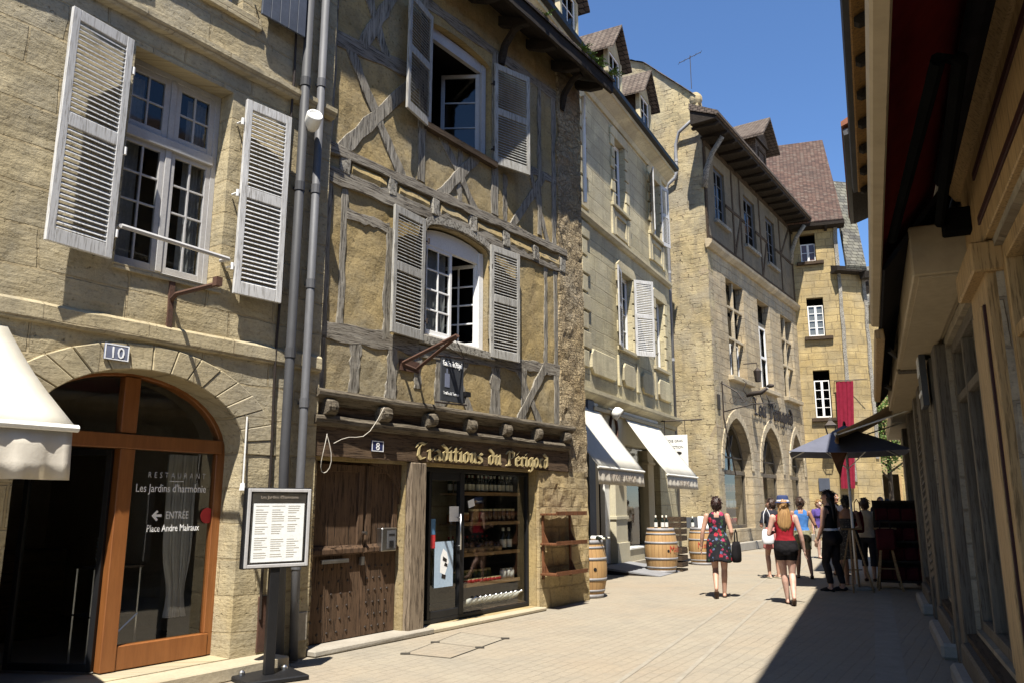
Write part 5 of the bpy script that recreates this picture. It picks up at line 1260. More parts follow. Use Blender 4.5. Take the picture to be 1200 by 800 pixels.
b = MB(); b.tube([(.12, -.8, .40), (.12, -1.0, .46), (.13, -1.3, .48), (.14, -1.5, .62)], [.05, .085, .075, .05], 8); b.ball((.15, -1.6, .68), (.05, .13, .07), 8, 6); b.tube([(.1, -.85, .4), (.1, -.7, .6), (.12, -.82, .85), (.12, -.7, .95)], .018, 6)
for i in range(3): b.tube([(.05 + .04 * math.cos(a * .7) , -.35 - .35 * i + .11 * math.sin(a * .7), .28 + .11 * math.cos(a * .7)) for a in range(9)], .012, 5)
for yy in (-1.45, -1.25, -1.0): b.tube([(.12, yy, .42), (.15, yy - .08, .13)], .018, 5)
b.build('beast_figure', M['iron'], t, smooth=True)
t = thing('wall_lantern', 'small iron lantern hanging under the sill of the leftmost cross window', 'lantern', F4.loc(3.2, .5, 5.9), F4.rz)
b = MB(); b.lathe([(.1, 0), (.15, .4), (0, .55)], 6); b.build('lantern_body', M['iron'], t, fixn=False)
b = MB(); b.tube([(0, .5, .7), (0, 0, .7), (0, 0, .55)], .02, 5); b.build('arm', M['iron'], t)
t = thing('roof_antenna', 'thin television antenna standing on the stone gable', 'antenna', F4.loc(-.2, -.2, 16.5), F4.rz); t.scale = (.8, .8, .85)
b = MB(); b.tube([(0, 0, -.4), (0, 0, 1.15)], .016, 5); b.build('mast', M['iron'], t)
b = MB(); b.tube([(-.35, .4, .75), (.35, -.4, 1.35)], .014, 4)
for i in range(5): q = i / 4; b.tube([(-.35 + .7 * q - .1, .4 - .8 * q - .08, .75 + .6 * q), (-.35 + .7 * q + .1, .4 - .8 * q + .08, .75 + .6 * q)], .008, 4)
b.build('aerial', M['iron'], t)
# shop goods in the arches
j5, v5 = jar_proto(.26, .09, M['jar_amber'], M['gold']), []; j6, v6 = jar_proto(.26, .09, M['jar_red'], M['gold']), []; j7, v7 = jar_proto(.3, .09, M['bottle_white'], M['gold']), []
for k, (a, c, t_) in enumerate(A4):
    if k == 1: continue
    wh = 'first' if k == 0 else 'third'
    for z in (.84, 1.42, 2.0): shelf_row(F4, a + .9, c - .15, -.75, z, .4, f'{ {.84: "bottom", 1.42: "middle", 2.0: "top"}[z]} display shelf inside the {wh} pointed arch')
    row(j5, v5, F4, a + .95, c - .2, 7, -.62, 2.0, f'amber jar on the top shelf inside the {wh} pointed arch', 'jar', f'jars in the {wh} arch', .02)
    row(j7, v7, F4, a + .95, c - .2, 6, -.62, 1.42, f'white tin on the middle shelf inside the {wh} pointed arch', 'jar', f'jars in the {wh} arch', .02)
    row(j6, v6, F4, a + .95, c - .2, 8, -.62, .84, f'red jar on the bottom shelf inside the {wh} pointed arch', 'jar', f'jars in the {wh} arch', .02)
    row(j5, v5, F4, a + .95, c - .2, 7, -.8, .84, f'amber jar behind the red jars inside the {wh} pointed arch', 'jar', f'jars in the {wh} arch', .02)

# ================================================================== 5. tall gabled house at the bend
H5 = house('gabled_house', 'tall golden stone house with a steep red tiled roof at the bend of the street', F5)
W6 = [(.44, 1.12, 12.5, 13.85), (.54, 1.26, 8.98, 10.78), (.58, 1.28, 5.3, 7.45)]
w = wall_mb([(-4, 0), (2.05, 0), (2.05, 14.4), (-4, 14.4)], [rect(*v) for v in W6], .3, .25, .02, 1.8, 0, .5, 61.0); w.build('wall', M['b5_stone'], H5)
shell(H5, -4, 2.05, 8, 14.4, M['dark_room'], .5)
for k, (x0, x1, z0, z1) in enumerate(W6):
    zt = z1 - (.45 if k != 1 else .35); fr = MB(); m = (x0 + x1) / 2; rows = (2, 4, 4)[k]
    sash(H5, x0 + .02, m, z0 + .03, zt, .16, 1, rows, M['frame_white'], M['old_glass'], .05, .03); sash(H5, m, x1 - .02, z0 + .03, zt, .16, 1, rows, M['frame_white'], M['old_glass'], .05, .03)
    room(H5, x0 - .1, x1 + .1, .22, 2, z0 - .1, z1 + .1, M['dark_room'])
    if k < 2:
        cb = MB(); cb.add([(x0, .21, z0), (x1, .21, z0), (x1, .21, zt), (x0, .21, zt)], [(0, 1, 2, 3)]); cb.build('curtain', M['lace'] if k else M['terracotta'], H5, fixn=False)
    b = MB(); b.box(x0 - .18, x1 + .3, -.16, .1, z0 - .17, z0 - .01, .006); b.build('window_sill', M['dark_timber'], H5, bevel=.015)
b = MB(); b.beam((1.98, 2.5), (2.02, 14.3), .16, -.07, .05, .1, 14, .03); b.build('corner_post', M['grey_timber'], H5)
b = MB(); A = [(-6, -.55, 14.25), (2.35, -.55, 14.25), (2.15, 4.2, 20.3), (-6, 4.2, 20.3)]; b.add(A + [(x, y + .1, z - .2) for x, y, z in A], [(0, 1, 2, 3), (7, 6, 5, 4), (0, 4, 5, 1), (1, 5, 6, 2), (2, 6, 7, 3), (3, 7, 4, 0)])
b.add([(2.15, 4.2, 20.3), (-6, 4.2, 20.3), (-6, 9, 14.3), (2.3, 9, 14.3)], [(0, 1, 2, 3)]); b.build('roof', M['red_tiles'], H5)
b = MB(); b.prism_x([(.1, 14.0), (-.5, 14.05), (-.52, 14.22), (.1, 14.5)], -4.2, 2.4); b.build('eave_boards', M['eave_timber'], H5)
b = MB(); b.add([(2.05, 0, 14.3), (2.1, 4.2, 20.0), (2.2, 8.8, 14.3)], [(0, 1, 2)]); b.build('gable_wall', M['b5_stone'], H5, fixn=False)
for x in (-3, -1.5, .1, 1.6):
    b = MB(); b.prism_x([(0, 13.9), (-.4, 13.95), (-.46, 14.05), (0, 14.05)], x - .06, x + .06); b.build('rafter_end', M['eave_timber'], H5)
b = MB(); b.box(.48, .93, -.08, .02, 2.1, 2.66); b.build('meter_box', M['shutter_slate'], H5)
recenter(H5, F5, -1)
F6 = Frame(*F5.loc(2.05, -.02, 0)[:2], 78)
H6 = house('slate_roofed_house', 'narrow stone house with a slate roof beyond the timber corner post', F6)
w = wall_mb(rect(.02, 1.25, 0, 12.2), [], .1, .25, .03, 1.4, 0, .5, 71.0); w.build('wall', M['b5_stone'], H6)
w = wall_mb(rect(0, 9, 0, 12.0), [], .1, .4, .03, 1.0, 0, .5, 72.0); w.build('side_wall', M['grey_stone'], H6, rot=(0, 0, R(90 - 23) - F6.rz), loc=(1.25, 0, 0))
b = MB(); b.beam((1.1, 3.5), (1.2, 11.9), .17, -.06, .04, .1, 10, .03); b.beam((1.1, 7.4), (1.24, 6.2), .14, -.07, .04); b.build('timber', M['grey_timber'], H6)
b = MB(); A = [(.05, -.5, 12.1), (1.05, -.5, 12.1), (1.75, 1.2, 16.9), (.93, 1.2, 16.9)]; b.add(A + [(x, y + .1, z - .25) for x, y, z in A], [(0, 1, 2, 3), (7, 6, 5, 4), (0, 4, 5, 1), (1, 5, 6, 2), (2, 6, 7, 3), (3, 7, 4, 0)])
b.add([(1.05, -.5, 12.1), (2.4, 2.6, 10.9), (2.7, 3.2, 15.0), (1.75, 1.2, 16.9)], [(0, 1, 2, 3)]); b.build('roof', M['slate_tiles'], H6, fixn=False)
b = MB(); b.prism_x([(.05, 11.8), (-.42, 11.85), (-.45, 12.05), (.05, 12.2)], -.4, 1.1); b.build('eave_boards', M['eave_timber'], H6)
for i in range(6):
    q = i / 5; b = MB(); P = Vector((1.1 + 1.2 * q, -.4 + 2.9 * q, 11.85 - 1.0 * q)); b.box(P.x - .25, P.x + .3, P.y - .15, P.y + .15, P.z - .25, P.z + .05, .08); b.build('rafter_end', M['eave_timber'], H6)
# banner and lantern on the gabled house
t = thing('hanging_banner', 'long crimson cloth banner hanging on the golden gabled house', 'banner', F5.loc(1.85, .25, 6.86), F5.rz)
n = 24; rows = []
for r_ in range(15):
    q = r_ / 14; rows.append([(-.36 + .1 * q * -.3 + (.72 - .16 * q) * i / n - .1 * q, .03 * math.sin(i * 1.05 + q) + .02 * math.sin(i * 2.3), -4.65 * q) for i in range(n + 1)])
b = MB(); b.add([p for r_ in rows for p in r_], [(k * (n + 1) + i, k * (n + 1) + i + 1, (k + 1) * (n + 1) + i + 1, (k + 1) * (n + 1) + i) for k in range(14) for i in range(n)]); b.build('banner_cloth', M['banner_red'], t, smooth=True, fixn=False)
b = MB(); b.tube([(-.42, 0, .03), (.95, 0, .06)], .02, 6); b.tube([(-.4, 0, .02), (-.4, .26, .02)], .015, 4); b.build('banner_rod', M['iron'], t)
def lantern(name, label, loc, rz, k=1.0):
    t = thing(name, label, 'lantern', loc, rz)
    b = MB()
    for sx in (-1, 1):
        for sy in (-1, 1): b.tube([(sx * .15 * k, sy * .15 * k, 0), (sx * .26 * k, sy * .26 * k, .52 * k)], .02 * k, 4)
    for s_, z in ((.15, 0), (.26, .52)): 
        P = [(-s_ * k, -s_ * k, z * k), (s_ * k, -s_ * k, z * k), (s_ * k, s_ * k, z * k), (-s_ * k, s_ * k, z * k), (-s_ * k, -s_ * k, z * k)]; b.tube(P, .022 * k, 4)
    b.build('lantern_frame', M['iron'], t)
    b = MB(); b.lathe([(.38 * k, .52 * k), (.13 * k, .74 * k), (.1 * k, .86 * k), (.03 * k, .9 * k), (.0, 1.0 * k)], 4); b.build('lantern_cap', M['iron'], t, rot=(0, 0, R(45)), fixn=False)
    b = MB(); A = [(-.14, 0), (.14, 0)]; b.lathe([(.2 * k, .02 * k), (.35 * k, .5 * k)], 4); b.build('pane', M['glass'], t, rot=(0, 0, R(45)), fixn=False)
    b = MB(); b.tube([(0, 0, 0), (0, .3, -.25), (0, 1.2, -.3)], .025 * k, 5); b.build('lantern_arm', M['iron'], t)
    return t
lantern('wall_lantern', 'black four sided street lantern on an arm beside the crimson banner', F5.loc(1.1, .7, 4.45), F5.rz, .85)

# ------------------------------------------------------------------ end of the street
FE = Frame(17.5, 47, 112)
H7 = house('end_house', 'pale house with open shop front closing the view beneath the umbrella', FE)
w = wall_mb(rect(-4, 9, 0, 13.0), [rect(.3, 2.0, 0, 3.0), rect(2.8, 4.6, .1, 3.2), rect(.8, 1.6, 5.0, 6.8), rect(3.2, 4.0, 5, 6.8)], .4, .5, .02, 1.0, 0, .5, 81.0); w.build('wall', M['b5_stone'], H7)
shell(H7, -4, 9, 8, 13, M['dark_room'], .5); room(H7, 0, 5, .45, 4, 0, 3.6, M['warm_room']); room(H7, .5, 4.5, .45, 2, 4.7, 7, M['dark_room'])
b = MB(); b.prism_x([(-.5, 12.9), (-.5, 13.1), (4, 16.5), (8.5, 13.0), (4, 16.2)], -4.3, 9.3); b.build('roof', M['slate_tiles'], H7)
for a in (.3, 2.0, 2.75, 4.6):
    b = MB(); b.box(a, a + .12, -.08, .3, 0, 3.1); b.build('door_post', M['yellow_paint'], H7)
recenter(H7, FE, 2)
t = awning('shop_awning', 'small dark awning on the pale house at the end of the street', FE, -.3, 2.2, 1.1, 3.6, 2.95, .25, M['navy_cloth'], M['navy_cloth'], arms=False)
b = MB(); b.box(18.0, 26.0, 60, 66, 0, 14.3); H8 = thing('far_house', 'distant grey stone house seen past the slate roof', 'house', (22, 60, 0), 0)
w = wall_mb(rect(-4, 10, 0, 14.0), [rect(0, 1.2, 9, 11)], .3, .6, .02, 1.0, 0, .5, 91.0); w.build('wall', M['grey_stone'], H8); room(H8, -.2, 1.4, .31, 2, 8.8, 11.2, M['dark_room'])
b = MB(); b.prism_x([(-.5, 13.9), (-.5, 14.1), (4, 17), (8.5, 14), (4, 16.8)], -4.3, 10.3); b.build('roof', M['slate_tiles'], H8)
shell(H8, -4, 10, 8, 14, M['dark_room'], .5)
def tree(label, loc, h, cr, seed, n=5200, leaf=.13):
    rnd = random.Random(seed); t = thing('leafy_tree', label, 'tree', loc, rnd.uniform(0, 6))
    b = MB(); b.tube([(0, 0, 0), (.05, .03, h * .3), (-.03, .05, h * .55), (.04, 0, h * .8)], [.17, .13, .09, .04], 8); cl = []
    for i in range(9):
        a = i * 2.4; z = h * (.42 + .05 * i); L = cr * rnd.uniform(.55, .95); e = (L * math.cos(a), L * math.sin(a), z + L * .55); b.tube([(0, 0, z), (e[0] * .5, e[1] * .5, z + L * .35), e], [.06, .04, .015], 6); cl.append(e)
    for i in range(12): cl.append((rnd.gauss(0, cr * .45), rnd.gauss(0, cr * .45), h * rnd.uniform(.55, 1.0)))
    b.build('trunk', M['bark'], t, smooth=True)
    b = MB()
    for i in range(n):
        c = rnd.choice(cl); p = Vector((c[0] + rnd.gauss(0, cr * .2), c[1] + rnd.gauss(0, cr * .2), c[2] + rnd.gauss(0, cr * .17)))
        d = Vector((rnd.gauss(0, 1), rnd.gauss(0, 1), rnd.gauss(0, .6))).normalized(); e = d.cross(Vector((rnd.gauss(0, 1), rnd.gauss(0, 1), rnd.gauss(0, 1)))).normalized() * leaf * .35; l_ = leaf * rnd.uniform(.6, 1.3)
        b.add([p, p + d * l_ * .5 + e, p + d * l_, p + d * l_ * .5 - e], [(0, 1, 2, 3)])
    b.build('crown', M['leaf_far'], t, fixn=False)
    return t
tree('leafy green tree glimpsed under the beige open awning at the street end', (18.05, 38.5, 0), 6.4, 1.7, 5)
# ================================================================== right hand shops (local x runs towards the camera, -y out to the street)
H9 = house('shop_building', 'shaded shop building with yellow painted wood front and awning boxes', FR)
random.seed(11)
holes9 = [rect(-5.9, -4.3, .45, 2.95), rect(-2.5, -.75, .45, 2.95), rect(.45, 3.0, .46, 3.02), rect(3.75, 7.0, .5, 3.0), rect(7.6, 11.0, .5, 3.0), rect(-8.9, -6.6, .2, 2.95), rect(-12.4, -9.4, .2, 2.95)]
w = wall_mb(rect(-13, 14, 0, 7.9), holes9, .2, .5, .006, 1.0, 0, .35, 101.0); w.build('wall', M['grey_stone'], H9)
shell(H9, -13, 14, 7, 7.9, M['dark_room'], .22)
def wbox(nm, mat, x0, x1, y0, y1, z0, z1, bev=.006, lab=None): return bx(nm, mat, x0, x1, y0, y1, z0, z1, bev, H9, lab)
for a, c, z0, z1 in ((-5.9, -4.3, .45, 2.95), (-2.5, -.75, .45, 2.95), (.45, 3.0, .46, 3.02), (3.75, 7.0, .5, 3.0), (7.6, 11.0, .5, 3.0), (-8.9, -6.6, .2, 2.95), (-12.4, -9.4, .2, 2.95)):
    near = a > 3.2; mt = M['yellow_paint'] if near else M['grey_wood']
    fr = MB(); frame4(fr, a, c, z0, z1, .09, .04, .13)
    k = 2 if c - a > 2.2 else 1
    for i in range(1, k + 1): xx = a + (c - a) * i / (k + 1); fr.box(xx - .04, xx + .04, .045, .125, z0 + .09, z1 - .09)
    fr.box(a + .09, c - .09, .05, .12, z1 - .55, z1 - .48); f = fr.build('shop_window', mt, H9, bevel=.006)
    g = MB(); g.add([(a, .09, z0), (c, .09, z0), (c, .09, z1), (a, .09, z1)], [(0, 1, 2, 3)]); g.build('pane', M['shop_glass'], f, fixn=False)
    b = MB(); b.prism_x([(.2, z0 - .01), (-.08, z0 - .05), (-.08, z0 - .1), (-.02, z0 - .11), (.2, z0 - .11)], a - .05, c + .05); b.build('window_sill', M['dark_timber'] if not near else mt, H9)
    room(H9, a - .15, c + .15, .22, 2.2, z0 - .1, z1 + .1, M['dark_room'])
    n = 26; cb = MB(); cb.add([(a + (c - a) * (i / n), .35 + .05 * math.sin(i * 1.5), z) for z in (z0, z1) for i in range(n + 1)], [(i, i + 1, i + n + 2, i + n + 1) for i in range(n)]); cb.build('curtain', M['lace'], H9, smooth=True)
# pilasters, posts, low walls
wbox('pilaster', M['yellow_paint'], 3.0, 3.74, -.05, .1, .0, 3.02); wbox('pilaster_panel', M['yellow_paint'], 3.16, 3.58, -.075, -.049, .6, 2.7)
for x0, x1 in ((3.13, 3.16), (3.58, 3.61)): wbox('panel_edge', M['red_trim'], x0, x1, -.065, -.048, .6, 2.7, .002)
wbox('pilaster_capital', M['yellow_paint'], 2.95, 3.79, -.12, .05, 2.86, 3.04, .012)
wbox('pilaster', M['yellow_paint'], 7.0, 7.6, -.05, .1, 0, 3.02)
wbox('frieze_panel', M['yellow_paint'], 3.0, 14, -.04, .05, 3.05, 3.6); wbox('frieze_edge', M['red_trim'], 3.7, 14, -.052, -.039, 3.16, 3.21, .002); wbox('frieze_edge', M['red_trim'], 3.7, 14, -.052, -.039, 3.44, 3.49, .002)
b = MB(); b.prism_x([(.05, 3.58), (-.06, 3.6), (-.1, 3.66), (-.1, 3.74), (-.2, 3.82), (-.24, 3.86), (-.24, 3.96), (.05, 3.98)], 2.9, 14); b.build('shop_cornice', M['yellow_paint'], H9)
for x0, x1 in ((.02, .42), (-.7, -.36), (-3.1, -2.55), (-4.25, -3.9), (-6.5, -6.0), (-9.3, -9.0)): wbox('shop_post', M['grey_wood'], x0, x1, -.1, .1, .0, 3.05, .01)
for x0, x1, z1 in ((-5.95, -4.25, .36), (-2.55, -.7, .36), (.42, 3.0, .37), (3.74, 7.0, .4)):
    wbox('base_panel', M['grey_wood'] if x0 < 3 else M['yellow_paint'], x0, x1, -.14, .05, 0, z1 - .03, .02); wbox('plinth', M['kerb'], x0 - .03, x1 + .03, -.24, .03, 0, .16, .03)
b = MB(); b.box(-3.75, -3.15, -.07, -.01, .5, 2.92)
sh = b.build('louvre_panel', M['grey_wood'], H9)
b = MB()
for i in range(22): b.prism_x([(-.07, .6 + i * .1), (-.12, .6 + i * .1), (-.07, .69 + i * .1)], -3.7, -3.2)
b.build('slats', M['grey_wood'], sh)
# sign boxes under which the awnings roll
for x0, x1, lb in ((-1.35, 2.9, 'beige wooden awning box with peeling underside'), (-6.0, -1.55, None)):
    b = MB(); b.box(x0, x1, -.37, .0, 3.1, 3.46); o = b.build('awning_box', M['cream_box'], H9, bevel=.01)
    if lb: o['label'] = lb
    b = MB(); b.box(x0 + .03, x1 - .03, -.33, -.04, 3.085, 3.098); b.build('soffit_board', M['cream_box'], o)
wbox('box_batten', M['grey_wood'], -1.56, -1.34, -.35, 0, 3.07, 3.4)
b = MB(); b.box(-13, -6.1, -.3, 0, 3.1, 3.4); b.build('awning_box', M['cream_box'], H9, bevel=.01)
wbox('string_course', M['kerb'], -13, 2.8, -.1, .05, 4.0, 4.2)
# eaves
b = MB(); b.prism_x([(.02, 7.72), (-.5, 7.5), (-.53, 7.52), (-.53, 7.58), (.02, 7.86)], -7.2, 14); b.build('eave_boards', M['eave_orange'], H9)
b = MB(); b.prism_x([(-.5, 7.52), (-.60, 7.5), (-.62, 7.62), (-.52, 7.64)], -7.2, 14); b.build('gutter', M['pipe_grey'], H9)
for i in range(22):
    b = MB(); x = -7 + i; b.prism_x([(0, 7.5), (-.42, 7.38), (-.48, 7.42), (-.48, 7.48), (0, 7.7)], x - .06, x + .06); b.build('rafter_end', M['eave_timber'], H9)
b = MB(); b.prism_x([(-.6, 7.6), (-.6, 7.66), (3.5, 10.2), (7.2, 8.1), (7.2, 7.9), (3.5, 10.0), (0, 7.88)], -7.25, 14.1); b.build('roof', M['red_tiles'], H9)
recenter(H9, FR, .5)
FR2 = Frame(*FR.loc(-7.25, .04, 0)[:2], 204)
H10 = house('tiled_house', 'taller house with a red tiled eave on the shaded side of the street', FR2)
w = wall_mb(rect(-5.75, 0, 4.0, 9.2), [], .1, .6, .01, 1.0, 0, .3, 111.0); w.build('wall', M['grey_stone'], H10); shell(H10, -5.75, 0, 7, 9.2, M['dark_room'], .2)
b = MB(); b.prism_x([(.02, 9.0), (-.55, 8.8), (-.58, 8.9), (.02, 9.2)], -5.8, -.1); b.build('eave_boards', M['eave_timber'], H10)
b = MB(); b.prism_x([(-.55, 8.82), (-.64, 8.80), (-.66, 8.93), (-.56, 8.95)], -5.8, -.1); b.build('gutter', M['pipe_grey'], H10)
b = MB(); b.prism_x([(-.68, 8.98), (-.68, 9.08), (3.5, 11.6), (7, 9.4), (7, 9.2), (0, 9.25)], -5.85, -.05); b.build('roof', M['terracotta'], H10)
recenter(H10, FR2, -3)
# rolled red awning of the near shop
t = thing('rolled_awning', 'half rolled dark red awning with folded arms over the yellow shopfront', 'awning', FR.loc(7.5, 0, 3.2), FR.rz)
b = MB(); b.add([(-5.75 + 13.3 * i / 24, -.14 - .42 * j / 6, .66 - .50 * j / 6 - .05 * math.sin(j / 6 * 3.14)) for j in range(7) for i in range(25)], [(j * 25 + i, j * 25 + i + 1, (j + 1) * 25 + i + 1, (j + 1) * 25 + i) for j in range(6) for i in range(24)]); b.build('canopy_cloth', M['awning_red'], t, smooth=True, solid=.008)
b = MB(); b.prism_x([(-.56, -.04), (-.63, -.03), (-.64, .04), (-.62, .11), (-.57, .12)], -6.6, 8); b.build('front_bar', M['cream_box'], t, bevel=.01)
for q in (-4.2, -1.2, 2.0):
    b = MB(); b.tube([(q, -.10, .12), (q + .1, -.22, .10), (q + 2.3, -.30, .06), (q + 2.35, -.38, .05), (q + .1, -.50, .03)], .03, 8); b.build('folding_arm', M['arm_black'], t)
    b = MB(); b.box(q - .05, q + .08, -.2, -.0, .04, .2); b.build('arm_bracket', M['arm_black'], t, bevel=.01)
b = MB(); b.tube([(-4.4, -.14, .5), (8, -.14, .5)], .06, 8); b.build('roller', M['dark_cloth'], t)
t = thing('rolled_awning', 'closed beige awning whose front bar runs beside the awning boxes', 'awning', FR.loc(-1.7, 0, 3.2), FR.rz)
b = MB(); b.prism_x([(-.52, -.14), (-.60, -.13), (-.61, -.04), (-.53, -.03)], -2.6, 2.5); b.build('front_bar', M['yellow_paint'], t, bevel=.008)
b = MB(); b.prism_x([(-.02, .62), (-.54, -.03), (-.57, -.02), (-.02, .68)], -4.3, 4.58); b.build('canopy_cloth', M['dark_cloth'], t)  # dark hood sheet added to stand for the darkness between wall and bar
for q in (-2.2, 0.6): 
    b = MB(); b.tube([(q, -.36, .0), (q + .9, -.47, -.06)], .03, 6); b.build('folding_arm', M['black_metal'], t)
awning('shop_awning', 'open beige awning seen from below over the display rack', FR, -8.3, -6.05, 1.25, 3.42, 2.76, .10, M['awning_beige'], M['awning_beige'], 0, arms=True)
t = thing('wall_sign', 'small dark sign with a white window grid emblem on the shaded shop post', 'sign', FR.loc(-.53, .17, 2.55), FR.rz)
b = MB(); b.box(-.22, .22, -.02, .04, 0, .58); b.build('sign_board', M['sign_slate'], t, bevel=.004)
b = MB()
for i in range(2):
    for k in range(2): frame4(b, -.13 + i * .14, .0 + i * .14, .33 + k * .1, .42 + k * .1, .018, -.03, -.021)
b.box(-.2, .2, -.03, -.021, .12, .16); b.build('sign_emblem', M['letter_white'], t)

# ================================================================== the street
g = MB(); n = 40
def strip(name, mat, pts, z): 
    b = MB(); b.add([(x, y, z) for x, y in pts], [tuple(range(len(pts)))]); return tag(b.build(name, mat, None, fixn=False), kind='structure')
g.add([(-300, -300, 0), (300, -300, 0), (300, 400, 0), (-300, 400, 0)], [(0, 1, 2, 3)]); tag(g.build('street', M['paving'], None, fixn=False), kind='structure')
def gut(fr, x0, x1, o0, o1, name, mat, z=.004):
    P = [fr.loc(x0, o0, 0), fr.loc(x1, o0, 0), fr.loc(x1, o1, 0), fr.loc(x0, o1, 0)]; return strip(name, mat, [(p.x, p.y) for p in P], z)
M['gutter_line'] = plain('gutter_line', (.40, .36, .29), (.3, .265, .21), .9, 4, 40, .3)
gut(FR, -14, 12, .60, .86, 'gutter_strip', M['gutter_line']); gut(FR, -30, 12, 2.45, 2.50, 'gutter_strip', M['gutter_line']); gut(FR, -30, 12, 2.92, 2.97, 'gutter_strip', M['gutter_line'])
# access cover in the paving
P = [(-1.124, 8.849), (-.629, 10.261), (-.08, 9.821), (-.629, 8.613)]
cx, cy = -.62, 9.38; t = thing('access_cover', 'rectangular paved access cover with dark joints before the timbered shop', 'cover', (cx, cy, 0), 0)
q = [Vector((x - cx, y - cy)) for x, y in P]
b = MB(); b.add([(p.x, p.y, .004) for p in q], [(0, 1, 2, 3)]); b.build('cover_slab', M['paving'], t, fixn=False)
b = MB()
def line2(b, p, r, w_): 
    d = (r - p).normalized(); s_ = Vector((-d.y, d.x)) * w_ / 2; b.add([(*(p + s_), .008), (*(r + s_), .008), (*(r - s_), .008), (*(p - s_), .008)], [(3, 2, 1, 0)])
for i in range(4): line2(b, q[i], q[(i + 1) % 4], .010)
line2(b, (q[0] + q[1]) / 2, (q[3] + q[2]) / 2, .009); b.build('joint', M['joint_grey'], t, fixn=False)
b = MB()
for p in (q[0], (q[0] + q[1]) / 2, (q[3] + q[2]) / 2, q[2]): b.box(p.x - .05, p.x + .05, p.y - .03, p.y + .03, .004, .013)
b.build('lifting_slot', M['joint_grey'], t)

# menu stand
t = thing('menu_stand', 'grey framed menu board on a black post before the drainpipes', 'menu stand', (-2.2, 7.62, 0), R(38))
b = MB(); b.box(-.29, .29, -.24, .24, .0, .045); b.build('base_plate', M['black_metal'], t, bevel=.01)
for sx in (-.2, .2): 
    b = MB(); b.lathe([(.03, .045), (.03, .07), (.012, .085), (0, .085)], 10, (sx, .12, 0)); b.build('bolt', M['steel'], t)
b = MB(); b.box(-.045, .045, -.03, .03, .045, 1.0); b.build('post', M['black_metal'], t, bevel=.004)
b = MB(); b.box(-.315, .315, -.03, .05, .97, 1.70); c = b.build('case_back', M['black_metal'], t, bevel=.006)
b = MB(); frame4(b, -.305, .305, .98, 1.69, .03, -.05, -.031); b.build('case_frame', M['frame_grey'], c, bevel=.004)
b = MB(); b.box(-.26, .26, -.036, -.031, 1.02, 1.65); b.build('felt_back', M['steel'], c)
pg = MB(); pg.box(-.245, .245, -.041, -.037, 1.03, 1.555); pg = pg.build('menu_sheet', M['paper'], t)
b = MB(); rnd = random.Random(2)
for cxm in (-.225, -.07, .085):
    z = 1.53
    while z > 1.06:
        if not (1.245 < z < 1.275): b.box(cxm, cxm + rnd.uniform(.07, .125), -.0425, -.0412, z, z + .006)
        z -= .02 if rnd.random() < .85 else .034
b.build('printed_lines', M['valance_grey'], pg)
text_mb_obj("Les Jardins d'harmonie", .04, M['letter_brown'], 'heading', t, (0, -.0405, 1.60), align='CENTER', ext=.001)
g = MB(); g.add([(-.26, -.048, 1.025), (.26, -.048, 1.025), (.26, -.048, 1.645), (-.26, -.048, 1.645)], [(0, 1, 2, 3)]); g.build('pane', M['glass'], c, fixn=False)

# barrels
def barrel(label, loc, rz, txt=None, k=1.0):
    t = thing('wine_barrel', label, 'barrel', loc, rz, 'wine barrels before the shops'); H_ = .95 * k
    rr = lambda q: (.285 + .075 * math.sin(math.pi * q)) * k
    b = MB(); b.lathe([(0, 0), (rr(0) - .015, 0)] + [(rr(i / 12), H_ * i / 12) for i in range(13)] + [(rr(1) - .02, H_), (rr(1) - .022, H_ - .03), (0, H_ - .03)], 40); b.build('staves', M['barrel_oak'], t, smooth=True)
    for q0, q1 in ((.0, .07), (.11, .15), (.3, .35), (.65, .70), (.85, .89), (.93, 1.0)):
        b = MB(); b.lathe([(rr(q0) + .001, H_ * q0), (rr(q0) + .006, H_ * q0), (rr(q1) + .006, H_ * q1), (rr(q1) + .001, H_ * q1)], 40); b.build('hoop', M['barrel_hoop'], t, smooth=True)
    b = MB(); b.lathe([(0, -.006), (.03, -.006), (.03, .002)], 10, (0, -rr(.5), H_ * .5), axis='y'); b.build('bung', M['black_metal'], t, fixn=False)
    if txt:
        g = MB()
        cu = text_mb_obj(txt, .2 * k, M['letter_red'], 'painted_name', t, (0, 0, 0), rot=(0, 0, 0), ext=.0)
        me = cu.data; a0 = txt_a
        for v in me.vertices:
            x, y = v.co.x, v.co.y; z = H_ * .47 + y; r_ = rr(z / H_) + .014; an = a0 + x / r_; v.co = (r_ * math.sin(an), -r_ * math.cos(an), z)
        cu.data.update()
    return t
txt_a = -.1
barrel('oak wine barrel with a bunghole standing behind the wall shelf', (1.27, 14.12, 0), R(20), None, 1.0)
txt_a = .05
barrel('oak wine barrel with red painted letters and bottles, beside the grey ramp', (3.46, 19.0, 0), R(15), 'Malbec', 1.06)
txt_a = -.9
barrel('oak barrel with red painted letters and a white card, behind the floral dress woman', (5.0, 21.5, 0), R(20), 'Malbec', 1.0)
pb, ub = bottle_proto(.31, .042, M['bottle_dark'], M['bottle_white']), []
for dx, dy in ((-.12, -.1), (.03, -.13), (.13, -.08)):
    o = pb if not ub else copy_tree(pb); ub.append(1); o.location = (3.46 + dx, 19.0 + dy, .98); o.rotation_euler.z = 1.0 + dx * 9; tag(o, 'dark wine bottle with white label standing on the barrel beside the ramp', 'bottle', 'bottles on the lettered barrel')
for i, dx in enumerate((-.24, .22)):
    o = copy_tree(pb); o.location = (5.0 + dx, 21.45, .92); tag(o, ('dark wine bottle left of the white card on the farthest barrel', 'dark wine bottle right of the white card on the farthest barrel')[i], 'bottle')
